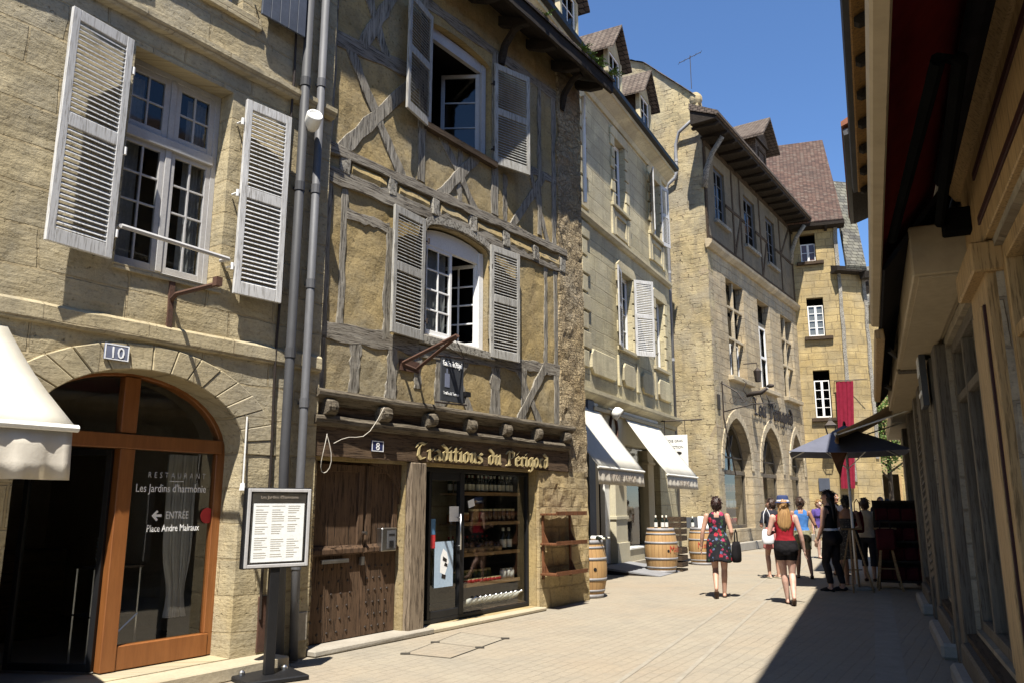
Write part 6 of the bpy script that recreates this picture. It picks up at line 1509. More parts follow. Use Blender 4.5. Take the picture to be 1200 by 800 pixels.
for i, (dx, a) in enumerate(((-.08, .3), (.06, .9), (.14, 2.0))):
    o = copy_tree(pb); o.location = (1.27 + dx, 14.05, .975); o.rotation_euler = (R(90), 0, a); tag(o, 'wine bottle lying on top of the barrel behind the wall shelf', 'bottle', 'bottles lying on the nearest barrel')
b = MB(); b.add([(-.13, 0, 0), (.13, 0, 0), (.13, .06, .3), (-.13, .06, .3)], [(0, 1, 2, 3)]); tag(b.build('price_card', M['paper'], None, loc=(5.02, 21.38, .93), rot=(0, 0, R(-10)), solid=.006), 'white price card standing on the farthest barrel', 'card')
b = MB(); b.box(-.2, .2, -.02, .02, 0, .28); tag(b.build('slate_board', M['sign_slate'], None, loc=(4.84, 21.6, .93), rot=(R(-10), 0, R(-8))), 'dark slate board leaning behind the white card on the farthest barrel', 'board')
t = thing('wooden_crate', 'dark wooden crate standing behind the lettered barrel', 'crate', (3.92, 19.55, 0), R(62))
for z in (.0, .5):
    b = MB(); b.box(-.24, .24, -.2, .2, z, z + .05); b.build('crate_base', M['dark_timber'], t)
for z in (.1, .25, .4, .7, .85, 1.0, 1.14):
    b = MB()
    for sy in (-1, 1): b.box(-.24, .24, sy * .2 - .01, sy * .2 + .01, z, z + .11)
    for sx in (-1, 1): b.box(sx * .24 - .01, sx * .24 + .01, -.2, .2, z, z + .11)
    b.build('crate_slat', M['dark_timber'], t)
# ramp
t = thing('access_ramp', 'grey access ramp sloping from the wine shop door to the street', 'ramp', F3.loc(-1.2, .6, 0), F3.rz)
b = MB(); A = [(-1.05, .45, .16), (1.0, .45, .16), (1.0, -.95, .015), (-1.05, -.95, .015)]
b.add(A + [(x, y, max(.0, z - .05)) for x, y, z in A], [(0, 1, 2, 3), (7, 6, 5, 4), (0, 4, 5, 1), (1, 5, 6, 2), (2, 6, 7, 3), (3, 7, 4, 0)]); b.build('ramp_plate', M['ramp_grey'], t)
for xx in (-1.04, .95):
    b = MB(); b.prism_x([(.45, .0), (.45, .11), (-.8, 0)], xx, xx + .04); b.build('side_cheek', M['iron'], t)
# umbrella
ux, uy = 6.42, 15.35
t = thing('market_umbrella', 'square navy market umbrella on a white pole over the crowd', 'umbrella', (ux, uy, 0), R(-20))
b = MB(); apex = (0, 0, 2.98); hw = 1.02; zc = 2.50; n = 8; V = [apex]; cor = [(-hw, -hw), (hw, -hw), (hw, hw), (-hw, hw)]; F_ = []
for s_ in range(4):
    A = cor[s_]; Bc = cor[(s_ + 1) % 4]; base = len(V)
    for j in range(1, 7):
        q = j / 6
        for i in range(n + 1):
            e = i / n; x = A[0] + (Bc[0] - A[0]) * e; y = A[1] + (Bc[1] - A[1]) * e
            V.append((x * q, y * q, 2.98 - (2.98 - zc) * (q ** 1.12) - .04 * math.sin(math.pi * e) * q * .9))
    for i in range(n): F_.append((0, base + i, base + i + 1))
    for j in range(5):
        for i in range(n): F_.append((base + j * (n + 1) + i, base + (j + 1) * (n + 1) + i, base + (j + 1) * (n + 1) + i + 1, base + j * (n + 1) + i + 1))
b.add(V, F_); b.build('canopy', M['navy_cloth'], t, solid=.006)
b = MB(); b.lathe([(.26, -.12), (.0, .02)], 4); b.build('vent_cap', M['navy_cloth'], t, loc=(0, 0, 3.03), fixn=False)
b = MB(); b.lathe([(0, 0), (.03, .0), (.03, .05), (.012, .1), (0, .1)], 8, (0, 0, 3.02)); b.build('finial', M['iron'], t)
b = MB(); b.tube([(0, 0, .05), (0, 0, 3.0)], .026, 10); b.build('pole', M['frame_white'], t, smooth=True)
b = MB(); b.lathe([(0, .09), (.06, .09), (.08, .06), (.28, .05), (.3, 0), (0, 0)], 24); b.build('base', M['kerb'], t, smooth=True)
for c_ in cor: b = MB(); b.tube([(0, 0, 2.93), (c_[0], c_[1], zc - .02)], .012, 5); b.tube([(0, 0, 2.2), (c_[0] * .5, c_[1] * .5, 2.70)], .01, 5); b.build('rib', M['frame_white'], t)
b = MB(); b.add([(-.1, 0, 0), (.22, .02, .02), (.1, .03, -.28), (.05, .0, -.5), (-.02, -.02, -.3)], [(0, 1, 2, 3, 4)]); tag(b.build('brown_pennant', M['brown_cloth'], None, loc=(5.95, 14.7, 2.52), rot=(0, 0, R(-20)), solid=.02), 'brown cloth pennant hanging from the navy umbrella rim', 'pennant')
# rack of goods in the shade
rx, ry = 7.42, 15.5; t = thing('display_rack', 'tall dark display rack full of goods in the shade of the shops', 'rack', (rx, ry, 0), R(-24))
for sx in (-.47, .47):
    for sy in (-.3, .3): b = MB(); b.box(sx - .02, sx + .02, sy - .02, sy + .02, 0, 1.62); b.build('rack_post', M['eave_timber'], t)
for z in (.12, .48, .84, 1.2, 1.58): b = MB(); b.box(-.47, .47, -.3, .3, z, z + .03); b.build('rack_shelf', M['eave_timber'], t)
b = MB(); b.box(-.47, .47, .28, .3, .1, 1.62); b.build('rack_back', M['dark_cloth'], t)
rnd = random.Random(9)
bagp = None
def bag_proto():
    t = empty('cloth_bag'); b = MB(); b.prism_x([(-.05, 0), (.05, 0), (.06, .12), (.03, .24), (-.03, .24), (-.06, .12)], -.11, .11); b.build('bag_body', M['bag_dark'], t, bevel=.02)
    b = MB(); b.tube([(-.06, 0, .23), (-.05, 0, .33), (.05, 0, .33), (.06, 0, .23)], .009, 5); b.build('bag_strap', M['dark_cloth'], t); return t
bp = bag_proto(); ud = 0
lv = {.15: 'lowest', .51: 'second', .87: 'third', 1.23: 'highest'}
for z in lv:
    for i in range(4):
        o = bp if not ud else copy_tree(bp); ud = 1; c_ = math.cos(R(-24)); s__ = math.sin(R(-24)); dx = -.34 + i * .225; dy = -.12
        o.location = (rx + dx * c_ - dy * s__, ry + dx * s__ + dy * c_, z); o.rotation_euler.z = R(-24) + rnd.uniform(-.3, .3)
        tag(o, f'dark red cloth bag on the {lv[z]} shelf of the shaded display rack', 'bag', f'bags on the {lv[z]} rack shelf')
def trestle(label, loc, rz):
    t = thing('trestle_stand', label, 'stand', loc, rz)
    for sx in (-1, 1):
        for sy in (-1, 1): b = MB(); b.tube([(sx * .2, sy * .22, 0), (sx * .04, 0, 1.1)], .018, 6); b.build('leg', M['pine'], t)
    b = MB(); b.tube([(-.2, 0, 1.1), (.2, 0, 1.1)], .02, 6); b.build('top_bar', M['pine'], t); b = MB(); b.tube([(-.14, .0, .38), (.14, 0, .38)], .012, 5); b.build('spreader', M['pine'], t)
    return t
trestle('pale wooden trestle stand beneath the umbrella pole', (6.23, 14.95, 0), R(10)); trestle('pale wooden trestle stand beside the dark display rack', (6.95, 15.2, 0), R(-20))
o = copy_tree(bp); o.scale = (1.5, 1.5, 1.6); o.location = (6.92, 15.12, .72); tag(o, 'large dark red bag hanging on the trestle beside the rack', 'bag')
# ================================================================== people
def skin_mat(name, c):
    g = N(name); o = g.coord(); n1 = g.noise(o, 9, 4, .6); c = tuple(x * .78 for x in c)
    col = g.mix(g.ramp(n1, [(.35, 0.0), (.7, 1.0)]), c, (c[0] * .82, c[1] * .70, c[2] * .66))
    g.principled(col, .5, g.bump(g.noise(o, 60, 2, .5), .08, .004), spec=.35); return g.m
def hair_mat(name, c, c2):
    g = N(name); o = g.coord(); v = g.vmul(o, (40, 40, 3)); n1 = g.noise(v, 2.2, 4, .6)
    g.principled(g.mix(g.ramp(n1, [(.35, 0.0), (.65, 1.0)]), c, c2), .45, g.bump(n1, .6, .01), spec=.4); return g.m
SK1, SK2, SK3 = skin_mat('skin_fair', (.56, .34, .245)), skin_mat('skin_tan', (.42, .235, .15)), skin_mat('skin_pale', (.64, .42, .33))
HR = {'auburn': hair_mat('hair_auburn', (.04, .016, .012), (.02, .009, .007)), 'blond': hair_mat('hair_blond', (.38, .22, .085), (.20, .105, .04)), 'brown': hair_mat('hair_brown', (.06, .032, .02), (.025, .014, .01)), 'black': hair_mat('hair_black', (.012, .010, .010), (.006, .005, .005))}
M['top_red'] = cloth('top_red', (.25, .014, .022), (.19, .01, .016)); M['top_blue'] = cloth('top_blue', (.06, .17, .42), (.05, .14, .35)); M['black_knit'] = cloth('black_knit', (.014, .013, .014), (.009, .008, .009))
M['top_purple'] = cloth('top_purple', (.09, .06, .22)); M['top_white'] = cloth('top_white', (.72, .72, .74)); M['pink_skirt'] = cloth('pink_skirt', (.42, .16, .15)); M['navy_felt'] = cloth('navy_felt', (.035, .05, .12)); M['shirt_dark'] = cloth('shirt_dark', (.03, .03, .04)); M['sandal'] = plain('sandal', (.10, .055, .035), None, .6); M['beige_top'] = cloth('beige_top', (.42, .36, .28))
M['eye_white'] = plain('eye_white', (.8, .8, .8), None, .2, 3, 30, 0); M['lips'] = plain('lips', (.4, .13, .12), None, .4)

def seg_d(p, a, b):
    ab = b - a; t = max(0, min(1, (p - a).dot(ab) / max(1e-9, ab.dot(ab)))); return (p - a - ab * t).length

def person(label, loc, az, h, skin, hair, hair_style, J=None, wear=(), male=False, voxel=.013, group=None, head_turn=0.0):
    """a standing or walking figure facing local +y; J overrides joints"""
    k = h / 1.68; t = thing('person', label, 'person', loc, -R(az), group)
    j = {'hipL': (-.088, 0, .87), 'hipR': (.088, 0, .87), 'kneeL': (-.085, .02, .47), 'kneeR': (.085, .02, .47), 'anL': (-.08, -.01, .075), 'anR': (.08, -.01, .075),
         'shL': (-.172 - .02 * male, 0, 1.365), 'shR': (.172 + .02 * male, 0, 1.365), 'elL': (-.235, -.02, 1.08), 'elR': (.235, -.02, 1.08), 'wrL': (-.25, .05, .84), 'wrR': (.25, .05, .84), 'head': (0, .015, 1.565), 'footL': 0.0, 'footR': 0.0}
    j.update(J or {}); j = {a: (Vector(v) if isinstance(v, tuple) else v) for a, v in j.items()}
    b = MB()
    wd = 1.0 if not male else 1.05
    rings = [(.78, .145, .10, -.015), (.86, .178, .122, -.022), (.94, .172, .112, -.012), (1.0, .148, .098, 0), (1.07, .122 * wd, .088, .005), (1.16, .132 * wd, .092, .008), (1.25, .148 * wd, .102, .012), (1.32, .155 * wd, .095, .004), (1.38, .13 * wd, .075, -.004), (1.415, .085, .06, -.006), (1.45, .052, .052, .0), (1.51, .048, .05, .008)]
    n = 20; vs = []; fs = []
    for z, rx, ry, cy in rings:
        for i in range(n):
            a = 2 * math.pi * i / n; cc, ss = math.cos(a), math.sin(a); p = .85
            vs.append((rx * math.copysign(abs(cc) ** p, cc), cy + ry * math.copysign(abs(ss) ** p, ss), z))
    for i in range(len(rings) - 1):
        for m in range(n): fs.append((i * n + m, i * n + (m + 1) % n, (i + 1) * n + (m + 1) % n, (i + 1) * n + m))
    fs.append(tuple(range(n - 1, -1, -1))); fs.append(tuple(range((len(rings) - 1) * n, len(rings) * n))); b.add(vs, fs)
    if not male:
        for sx in (-1, 1): b.ball((sx * .07, .075, 1.235), (.06, .05, .055), 10, 7)
    for sx in (-1, 1): b.ball((sx * .075, -.075, .87), (.088, .07, .085), 10, 8)
    def limb(pts, rs):
        P = []; Q = []
        for (p, q), (ra, rb) in zip(zip(pts, pts[1:]), zip(rs, rs[1:])):
            for i in range(5): P.append(p.lerp(q, i / 5)); Q.append(ra + (rb - ra) * i / 5)
        P.append(pts[-1]); Q.append(rs[-1]); b.tube(P, Q, 12)
        for p, r in zip(pts, rs): b.ball(p, r * 1.0, 10, 7)
    bones = [('torso', Vector((0, -.01, .9)), Vector((0, 0, 1.38)), .135), ('head', Vector((0, .005, 1.5)), j['head'], .09)]
    for s in 'LR':
        hp, kn, an = j['hip' + s], j['knee' + s], j['an' + s]; d = an - kn
        cf = kn + d * .3 + Vector((0, -.012, 0))
        limb([hp, hp.lerp(kn, .5), kn, cf, an], [.088, .073, .052, .053, .034])
        bones += [('leg' + s, hp, kn, .07), ('leg' + s, kn, an, .045)]
        ft = j['foot' + s]; fd = Vector((.02 * (1 if s == 'R' else -1), math.cos(ft), -math.sin(ft))); up = Vector((0, math.sin(ft), math.cos(ft)))
        heel = an - up * .04 - fd * .035; ball_ = heel + fd * .15 - up * .012; toe = heel + fd * .215 - up * .022
        b.tube([heel, an - up * .03 + fd * .05, ball_, toe], [.03, .034, .032, .018], 10); b.ball(heel, .031, 8, 6); b.ball(toe, (.03, .03, .015), 8, 6)
        bones.append(('foot' + s, heel, toe, .03))
        sh, el, wr = j['sh' + s], j['el' + s], j['wr' + s]
        limb([sh, sh.lerp(el, .5), el, el.lerp(wr, .35), wr], [.05, .043, .036, .037, .024] if not male else [.058, .05, .041, .042, .028])
        bones += [('arm' + s, sh.lerp(el, .12), el, .04), ('arm' + s, el, wr + (wr - el) * .5, .032)]
        hd = (wr - el).normalized(); sd = Vector((0, 1, 0)) if abs(hd.z) > .6 else Vector((0, 0, 1)); sd = (sd - hd * sd.dot(hd)).normalized(); pn = hd.cross(sd)
        palm = wr + hd * .05; rm = Matrix((pn, sd, hd)).transposed(); b.ball(palm, (.014, .038, .052), 10, 8, rm)
        for i, (o_, ln) in enumerate(((-.028, .062), (-.010, .074), (.010, .078), (.028, .066))):
            f0 = palm + hd * .035 + sd * o_; f1 = f0 + hd * ln * .5 + pn * .008; f2 = f1 + (hd * .85 + pn * .5).normalized() * ln * .5; b.tube([f0, f1, f2], [.0095, .009, .0075], 6)
        tb = palm - hd * .01 + sd * .034; b.tube([palm + sd * .015 - hd * .02, tb + sd * .015, tb + sd * .022 + hd * .04], [.012, .011, .008], 6)
    # head
    H = j['head']; tr = Matrix.Rotation(head_turn, 3, 'Z')
    def hp_(x, y, z): return H + tr @ Vector((x, y, z))
    b.ball(H, (.074, .094, .108), 16, 12, tr); b.ball(hp_(0, .028, -.055), (.052, .058, .055), 12, 8, tr); b.ball(hp_(0, .085, -.108 + .03), (.024, .02, .018), 8, 6, tr)
    b.tube([hp_(0, .086, .025), hp_(0, .108, -.014), hp_(0, .094, -.024)], [.008, .014, .012], 8)
    for sx in (-1, 1): b.ball(hp_(sx * .077, -.005, -.008), (.010, .022, .032), 8, 6, tr); b.ball(hp_(sx * .033, .08, .028), (.022, .012, .008), 8, 5, tr)
    raw = b.build('body_raw', skin, None)
    raw.scale = (k, k, k)
    rmd = raw.modifiers.new('r', 'REMESH'); rmd.mode = 'VOXEL'; rmd.voxel_size = voxel / k * .8; rmd.use_smooth_shade = True
    sm = raw.modifiers.new('s', 'SMOOTH'); sm.factor = .5; sm.iterations = 2
    raw.scale = (1, 1, 1)
    bpy.context.view_layer.update()
    me = bpy.data.meshes.new_from_object(raw.evaluated_get(bpy.context.evaluated_depsgraph_get())); bpy.data.objects.remove(raw)
    me.materials.clear(); me.materials.append(skin); me.name = 'body'
    for p in me.polygons: p.use_smooth = True
    body = bpy.data.objects.new('body', me); COL.objects.link(body); body.parent = t
    VV = [v.co.copy() for v in me.vertices]; NN = [v.normal.copy() for v in me.vertices]
    cls = []
    for p in VV:
        best = min(bones, key=lambda q: seg_d(p, q[1], q[2]) - q[3]); cls.append(best[0])
    def garment(name, mat, pred, off=.009):
        keep = [f for f in (tuple(p.vertices) for p in me.polygons) if all(pred(VV[i], cls[i]) for i in f)]
        used = sorted({i for f in keep for i in f}); mp = {v: i for i, v in enumerate(used)}
        g = MB(); g.add([VV[i] + NN[i] * (off + .006 * noise.noise(Vector((VV[i].x * 26, VV[i].y * 26, VV[i].z * 11 + h))) + .004 * noise.noise(Vector((VV[i].x * 9 + VV[i].z * 22, VV[i].y * 14, h)))) for i in used], [tuple(mp[i] for i in f) for f in keep])
        return g.build(name, mat, t, smooth=True, fixn=False, solid=.004)
    for wv in wear:
        kind, mat = wv[0], M[wv[1]]; a = wv[2:] 
        if kind == 'tank':
            z0 = a[0] if a else .90
            garment('top', mat, lambda p, c: c in ('torso',) and z0 < p.z < 1.425 and (p.z < 1.30 or .045 < abs(p.x) < .125 or (p.z < 1.35 and abs(p.x) < .1)) or (c.startswith('leg') and p.z > z0), .010)
        elif kind == 'tee':
            z0 = a[0] if a else .90
            garment('top', mat, lambda p, c: (c == 'torso' and z0 < p.z < 1.44) or (c.startswith('arm') and p.z > 1.16 and abs(p.x) < .29) or (c.startswith('leg') and p.z > z0), .014)
        elif kind == 'shorts':
            z0 = a[0]; garment('shorts', mat, lambda p, c: (c == 'torso' and p.z < 1.0) or (c.startswith('leg') and p.z > z0), .013)
        elif kind == 'leggings':
            garment('trousers', mat, lambda p, c: (c == 'torso' and p.z < 1.0) or (c.startswith('leg') and p.z > (a[0] if a else .1)), .011)
        elif kind in ('dress', 'skirt'):
            hem = a[0]; flare = a[1]; top = 1.0
            if kind == 'dress':
                neck = a[2]
                garment('bodice', mat, lambda p, c: c == 'torso' and .92 < p.z < neck or (c == 'torso' and p.z >= neck and p.z < 1.43 and (.04 < abs(p.x) < .14) and len(a) > 3), .014)
            g = MB(); n = 48; R_ = 14; vs = []; fs = []
            for r_ in range(R_ + 1):
                q = r_ / R_; z = 1.07 + (hem - 1.07) * q
                for i in range(n):
                    an = 2 * math.pi * i / n
                    rx = .140 + .058 * math.sin(min(1, q * 2.2) * math.pi / 2) + flare * q; ry = .105 + .048 * math.sin(min(1, q * 2.2) * math.pi / 2) + flare * .75 * q
                    wv_ = 1 + (.05 * q * math.sin(an * 7 + 1.3) + .03 * q * math.sin(an * 11))
                    vs.append((rx * wv_ * math.cos(an), -.012 * math.sin(min(1, q * 2) * 3.1) + ry * wv_ * math.sin(an), z + .015 * q * math.sin(an * 3)))
            for r_ in range(R_):
                for i in range(n): fs.append((r_ * n + i, r_ * n + (i + 1) % n, (r_ + 1) * n + (i + 1) % n, (r_ + 1) * n + i))
            g.add(vs, fs); g.build('skirt', mat, t, smooth=True, fixn=False, solid=.004)
        elif kind == 'belt':
            garment('belt', mat, lambda p, c: c == 'torso' and 1.0 < p.z < 1.045, .018)
        elif kind == 'sandals':
            for s in 'LR': garment('sandal', mat, lambda p, c: c == 'foot' + s and (p.z < j['an' + s].z - .045 or False), .006)
        elif kind == 'shoes':
            for s in 'LR': garment('shoe', mat, lambda p, c: c == 'foot' + s and p.z < j['an' + s].z + .0, .006)
        elif kind == 'hat':
            g = MB(); hh = hp_(0, -.004, .052); c0 = (hh.x, hh.y, hh.z)
            g.lathe([(.088, .0), (.098, -.012), (.125, -.022), (.127, -.016), (.10, .0), (.095, .03), (.088, .085), (.07, .105), (.03, .098), (.0, .094)], 24, c0); hat = g.build('hat', mat, t, smooth=True)
            g = MB(); g.lathe([(.1, .002), (.0985, .02), (.096, .03)], 24, c0); g.build('hat_band', M['top_white'], hat, smooth=True, fixn=False)
    # hair
    hm = HR[hair]; g = MB(); nu, nv = 36, 24; rnd = random.Random(int(h * 1000))
    rx, ry, rz = .088, .108, .118
    full = {'short': (-.095, .30), 'bob': (-.10, .35), 'long': (-.09, .35), 'up': (-.06, .3), 'crop': (-.04, .25)}[hair_style]
    vs = []; ok = []
    for i in range(nv + 1):
        th_ = math.pi * i / nv
        for q in range(nu):
            a = 2 * math.pi * q / nu; nz = noise.noise(Vector((math.cos(a) * 2, math.sin(a) * 2, th_ * 2 + h * 7))) + .45 * noise.noise(Vector((math.cos(a) * 6, math.sin(a) * 6, th_ * 5 + h * 7)))
            f = 1 + .13 * nz if hair_style != 'crop' else .97 + .02 * nz
            p = Vector((rx * f * math.sin(th_) * math.cos(a), ry * f * math.sin(th_) * math.sin(a) - .012, rz * f * math.cos(th_) + .008))
            front = math.sin(a) * math.sin(th_)
            ok.append((p.z > full[0] and front < .2) or (p.z > .045 and front < .75) or (p.z > .085))
            vs.append(H + tr @ p)
    fs = [(i * nu + q, (i + 1) * nu + q, (i + 1) * nu + (q + 1) % nu, i * nu + (q + 1) % nu) for i in range(nv) for q in range(nu)]
    fs = [f for f in fs if all(ok[i] for i in f)]
    g.add(vs, fs)
    if hair_style != 'crop':
        for q in range(170):
            i = rnd.randrange(len(vs))
            if not ok[i] or (any(w_[0] == 'hat' for w_ in wear) and vs[i].z > H.z + .02): continue
            p = vs[i]; nd = (p - H).normalized(); dn = (Vector((rnd.gauss(0, .35), rnd.gauss(0, .35), -1)) - nd * nd.dot(Vector((0, 0, -1)))).normalized(); sd = nd.cross(dn) * rnd.uniform(.006, .011); L_ = rnd.uniform(.03, .06)
            a_ = p - nd * .004; m_ = p + dn * L_ * .5 + nd * rnd.uniform(.006, .014); e_ = p + dn * L_ + nd * rnd.uniform(.0, .014)
            g.add([a_ - sd, a_ + sd, m_ + sd * .8, m_ - sd * .8, e_], [(0, 1, 2, 3), (3, 2, 4)])
    if hair_style == 'up': q = hp_(0, -.105, .035); g.ball(q, (.045, .04, .045), 10, 8)
    if hair_style == 'long':
        L = [(-.02, .075, .045, -.045), (-.08, .088, .048, -.06), (-.14, .095, .045, -.075), (-.20, .105, .04, -.085), (-.27, .11, .036, -.09), (-.34, .095, .03, -.095), (-.40, .06, .02, -.095)]
        vs = []; fs = []; n = 22
        for i, (dz, rx_, ry_, cy) in enumerate(L):
            for m in range(n):
                a = 2 * math.pi * m / n; f = 1 + .10 * noise.noise(Vector((math.cos(a) * 3, math.sin(a) * 3, dz * 9)))
                vs.append(H + tr @ Vector((rx_ * f * math.cos(a), cy + ry_ * f * math.sin(a), dz + (.02 * math.sin(m * 2.1) if i == len(L) - 1 else 0))))
        for i in range(len(L) - 1):
            for m in range(n): fs.append((i * n + m, i * n + (m + 1) % n, (i + 1) * n + (m + 1) % n, (i + 1) * n + m))
        fs.append(tuple(range(n))); fs.append(tuple(range((len(L) - 1) * n, len(L) * n))); g.add(vs, fs)
    g.build('hair', hm, t, smooth=True, fixn=False, solid=.006)
    for sx in (-1, 1):
        e = MB(); c_ = hp_(sx * .031, .0815, .014); e.ball(c_, .0125, 8, 6); eo = e.build('eye', M['eye_white'], t, smooth=True)
        e = MB(); c_ = hp_(sx * .031, .0905, .014); e.ball(c_, .0055, 6, 4); e.build('iris', M['bark'], eo)
    e = MB(); e.ball(hp_(0, .0865, -.058), (.023, .006, .007), 8, 5, tr); e.build('mouth', M['lips'], t, smooth=True)
    t.scale = (k, k, k)
    return t

W = Vector
person('woman walking away in a sleeveless black dress with red flowers, short auburn hair', (3.52, 13.97, 0), 18, 1.66, SK1, 'auburn', 'short',
       {'kneeL': (-.07, .07, .475), 'anL': (-.05, -.20, .17), 'footL': R(50), 'kneeR': (.08, .06, .475), 'anR': (.06, .10, .075), 'elL': (-.25, -.03, 1.09), 'wrL': (-.285, .02, .85), 'elR': (.235, -.06, 1.10), 'wrR': (.215, .16, 1.02)},
       (('dress', 'floral_dress', .60, .012, 1.345, 1), ('sandals', 'sandal')), voxel=.011)
person('woman in red tank top, black shorts and navy hat with long fair hair', (4.36, 13.04, 0), 14, 1.65, SK3, 'blond', 'long',
       {'hipL': (-.088, 0, .87), 'kneeL': (-.05, .09, .475), 'anL': (-.01, .12, .075), 'kneeR': (.075, .04, .47), 'anR': (.06, -.19, .14), 'footR': R(38), 'elL': (-.25, .0, 1.10), 'wrL': (-.15, .20, 1.13), 'elR': (.245, -.01, 1.09), 'wrR': (.285, .05, .84)},
       (('tank', 'top_red', .83), ('shorts', 'black_knit', .69), ('hat', 'navy_felt'), ('sandals', 'sandal')), voxel=.011)
person('woman in blue tank top and camouflage shorts with hair pinned up', (6.22, 17.5, 0), 20, 1.68, SK2, 'brown', 'up',
       {'kneeL': (-.10, .05, .47), 'anL': (-.13, .10, .075), 'kneeR': (.10, .06, .47), 'anR': (.14, -.12, .11), 'footR': R(25), 'elR': (.27, .02, 1.12), 'wrR': (.29, .24, 1.08)},
       (('tank', 'top_blue', .84), ('shorts', 'camo_shorts', .60), ('sandals', 'sandal')), voxel=.013)
person('brown haired woman half hidden by the woman in red tank top', (5.62, 17.6, 0), -15, 1.66, SK1, 'brown', 'bob',
       {'kneeL': (-.10, .08, .47), 'anL': (-.12, .02, .075), 'elL': (-.24, .03, 1.1), 'wrL': (-.14, .22, 1.12)},
       (('tee', 'shirt_dark', .88), ('skirt', 'pink_skirt', .62, .02), ('sandals', 'label_cream')), voxel=.014, head_turn=R(40))
person('tall woman with long black hair, black top, pale belt and black leggings', (5.86, 15.0, 0), -38, 1.79, SK1, 'black', 'long',
       {'kneeL': (-.08, .09, .47), 'anL': (-.07, .02, .075), 'kneeR': (.09, .0, .47), 'anR': (.1, -.1, .085), 'elL': (-.22, .02, 1.08), 'wrL': (-.2, .13, .86), 'elR': (.225, -.02, 1.09), 'wrR': (.16, .18, 1.0)},
       (('tank', 'black_knit', .9), ('leggings', 'dark_cloth', .13), ('belt', 'top_white'), ('shoes', 'dark_cloth')), voxel=.013, head_turn=R(20))
person('woman in a strapless dark grey patterned dress under the umbrella', (6.57, 15.95, 0), 10, 1.70, SK2, 'black', 'bob',
       {'elL': (-.24, .02, 1.1), 'wrL': (-.2, .2, 1.0), 'elR': (.24, .02, 1.1), 'wrR': (.17, .21, 1.06)},
       (('dress', 'grey_dress', .50, .04, 1.26), ('sandals', 'sandal')), voxel=.014)
person('tall man in dark shirt standing behind the black haired woman', (7.28, 18.3, 0), 160, 1.80, SK2, 'black', 'crop', {'elL': (-.26, .03, 1.1), 'wrL': (-.15, .22, 1.1)}, (('tee', 'shirt_dark', .85), ('leggings', 'camo_shorts', .35), ('shoes', 'sandal')), True, voxel=.016)
person('dark haired woman carrying a crimson bag by the display rack', (7.35, 16.9, 0), 30, 1.66, SK1, 'brown', 'bob', {}, (('tee', 'beige_top', .88), ('leggings', 'shirt_dark', .3), ('shoes', 'sandal')), voxel=.016)
person('man in dark shirt facing us in the distance above the rack', (10.1, 22.2, 0), 190, 1.74, SK2, 'brown', 'crop', {}, (('tee', 'shirt_dark', .85), ('leggings', 'beige_top', .3), ('shoes', 'sandal')), True, voxel=.018)
person('person in white shirt walking away above the rack', (10.75, 23.2, 0), 20, 1.68, SK1, 'black', 'short', {}, (('tee', 'top_white', .85), ('leggings', 'shirt_dark', .3), ('shoes', 'sandal')), voxel=.018)
person('woman in purple top in the distance between blue tank top and black hair', (9.0, 23.8, 0), 170, 1.66, SK3, 'blond', 'bob', {'elL': (-.25, .05, 1.1), 'wrL': (-.15, .2, 1.1)}, (('tee', 'top_purple', .88), ('shorts', 'beige_top', .6), ('sandals', 'sandal')), voxel=.018)
person('person in pale shirt beside the far shop door', (11.0, 28.5, 0), 60, 1.70, SK2, 'brown', 'crop', {}, (('tee', 'beige_top', .85), ('leggings', 'shirt_dark', .1), ('shoes', 'sandal')), True, voxel=.02)
# handbag of the floral dress, crimson bag, pale shoulder bag
def handbag(label, loc, rz, w_, h_, d_, mat, strap=.22):
    t = thing('handbag', label, 'bag', loc, rz); b = MB(); n = 16; vs = []; fs = []
    for i, (q, f) in enumerate(((0, .75), (.08, .95), (.4, 1.0), (.8, .9), (1.0, .72))):
        for m in range(n):
            a = 2 * math.pi * m / n; vs.append((w_ / 2 * f * math.copysign(abs(math.cos(a)) ** .6, math.cos(a)), d_ / 2 * f * math.copysign(abs(math.sin(a)) ** .6, math.sin(a)), h_ * q))
    for i in range(4):
        for m in range(n): fs.append((i * n + m, i * n + (m + 1) % n, (i + 1) * n + (m + 1) % n, (i + 1) * n + m))
    fs += [tuple(range(n - 1, -1, -1)), tuple(range(4 * n, 5 * n))]; b.add(vs, fs); b.build('bag_body', mat, t, smooth=True)
    b = MB(); b.tube([(-w_ * .3, 0, h_ * .95), (-w_ * .24, 0, h_ + strap * .7), (0, 0, h_ + strap), (w_ * .24, 0, h_ + strap * .7), (w_ * .3, 0, h_ * .95)], .011, 6); b.build('bag_strap', mat, t, smooth=True); return t
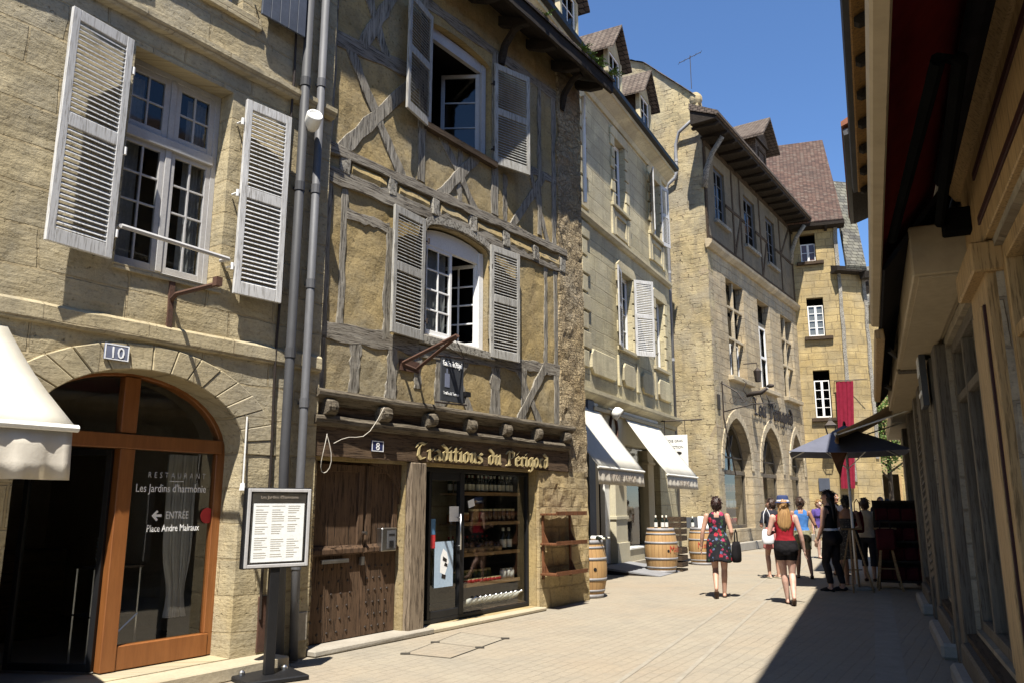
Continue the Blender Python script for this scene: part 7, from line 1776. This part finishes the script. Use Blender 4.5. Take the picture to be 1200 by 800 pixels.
handbag('black leather handbag hanging from the arm of the floral dress', (3.83, 13.98, .58), R(60), .30, .34, .13, M['black_knit'], .2)
handbag('crimson bag carried among the crowd under the umbrella', (7.02, 16.5, .98), R(20), .26, .42, .1, M['banner_red'], .25)
handbag('white shoulder bag of the half hidden brown haired woman', (5.42, 17.3, .72), R(0), .26, .3, .1, M['top_white'], .45)
# ================================================================== camera, sun, sky
cam = bpy.data.cameras.new('camera'); co = bpy.data.objects.new('camera', cam); COL.objects.link(co)
cam.sensor_width = 36; cam.lens = 930 / 1200 * 36; cam.clip_end = 2000; cam.clip_start = .05
co.location = (0, 0, 1.55); co.rotation_euler = (R(90) + math.atan(190 / 930), 0, 0)
scene.camera = co
EL, AZ = 62.6, 186.0
S = Vector((math.sin(R(AZ)) * math.cos(R(EL)), math.cos(R(AZ)) * math.cos(R(EL)), math.sin(R(EL))))
su = bpy.data.lights.new('sun', 'SUN'); su.energy = 4.7; su.angle = R(.53); su.color = (1, .95, .86)
so = bpy.data.objects.new('sun', su); COL.objects.link(so); so.rotation_euler = S.to_track_quat('Z', 'Y').to_euler(); so.location = (0, -5, 30)
wd = bpy.data.worlds.new('World'); scene.world = wd; wd.use_nodes = True
nt = wd.node_tree; bg = nt.nodes['Background']; sky = nt.nodes.new('ShaderNodeTexSky'); sky.sky_type = 'NISHITA'; sky.sun_disc = False
sky.sun_elevation = R(EL); sky.sun_rotation = R(AZ); sky.altitude = 200; sky.air_density = 1.0; sky.dust_density = 0; sky.ozone_density = 10
nt.links.new(sky.outputs[0], bg.inputs[0]); bg.inputs[1].default_value = .08
vs_ = scene.view_settings; vs_.view_transform = 'Standard'; vs_.look = 'None'; vs_.gamma = 1; vs_.exposure = 1.28; vs_.use_curve_mapping = False
scene.render.engine = 'CYCLES'; cy = scene.cycles
cy.use_denoising = True; cy.max_bounces = 7; cy.diffuse_bounces = 2; cy.glossy_bounces = 3; cy.transparent_max_bounces = 12; cy.transmission_bounces = 3; cy.sample_clamp_indirect = 6
cy.caustics_reflective = False; cy.caustics_refractive = False
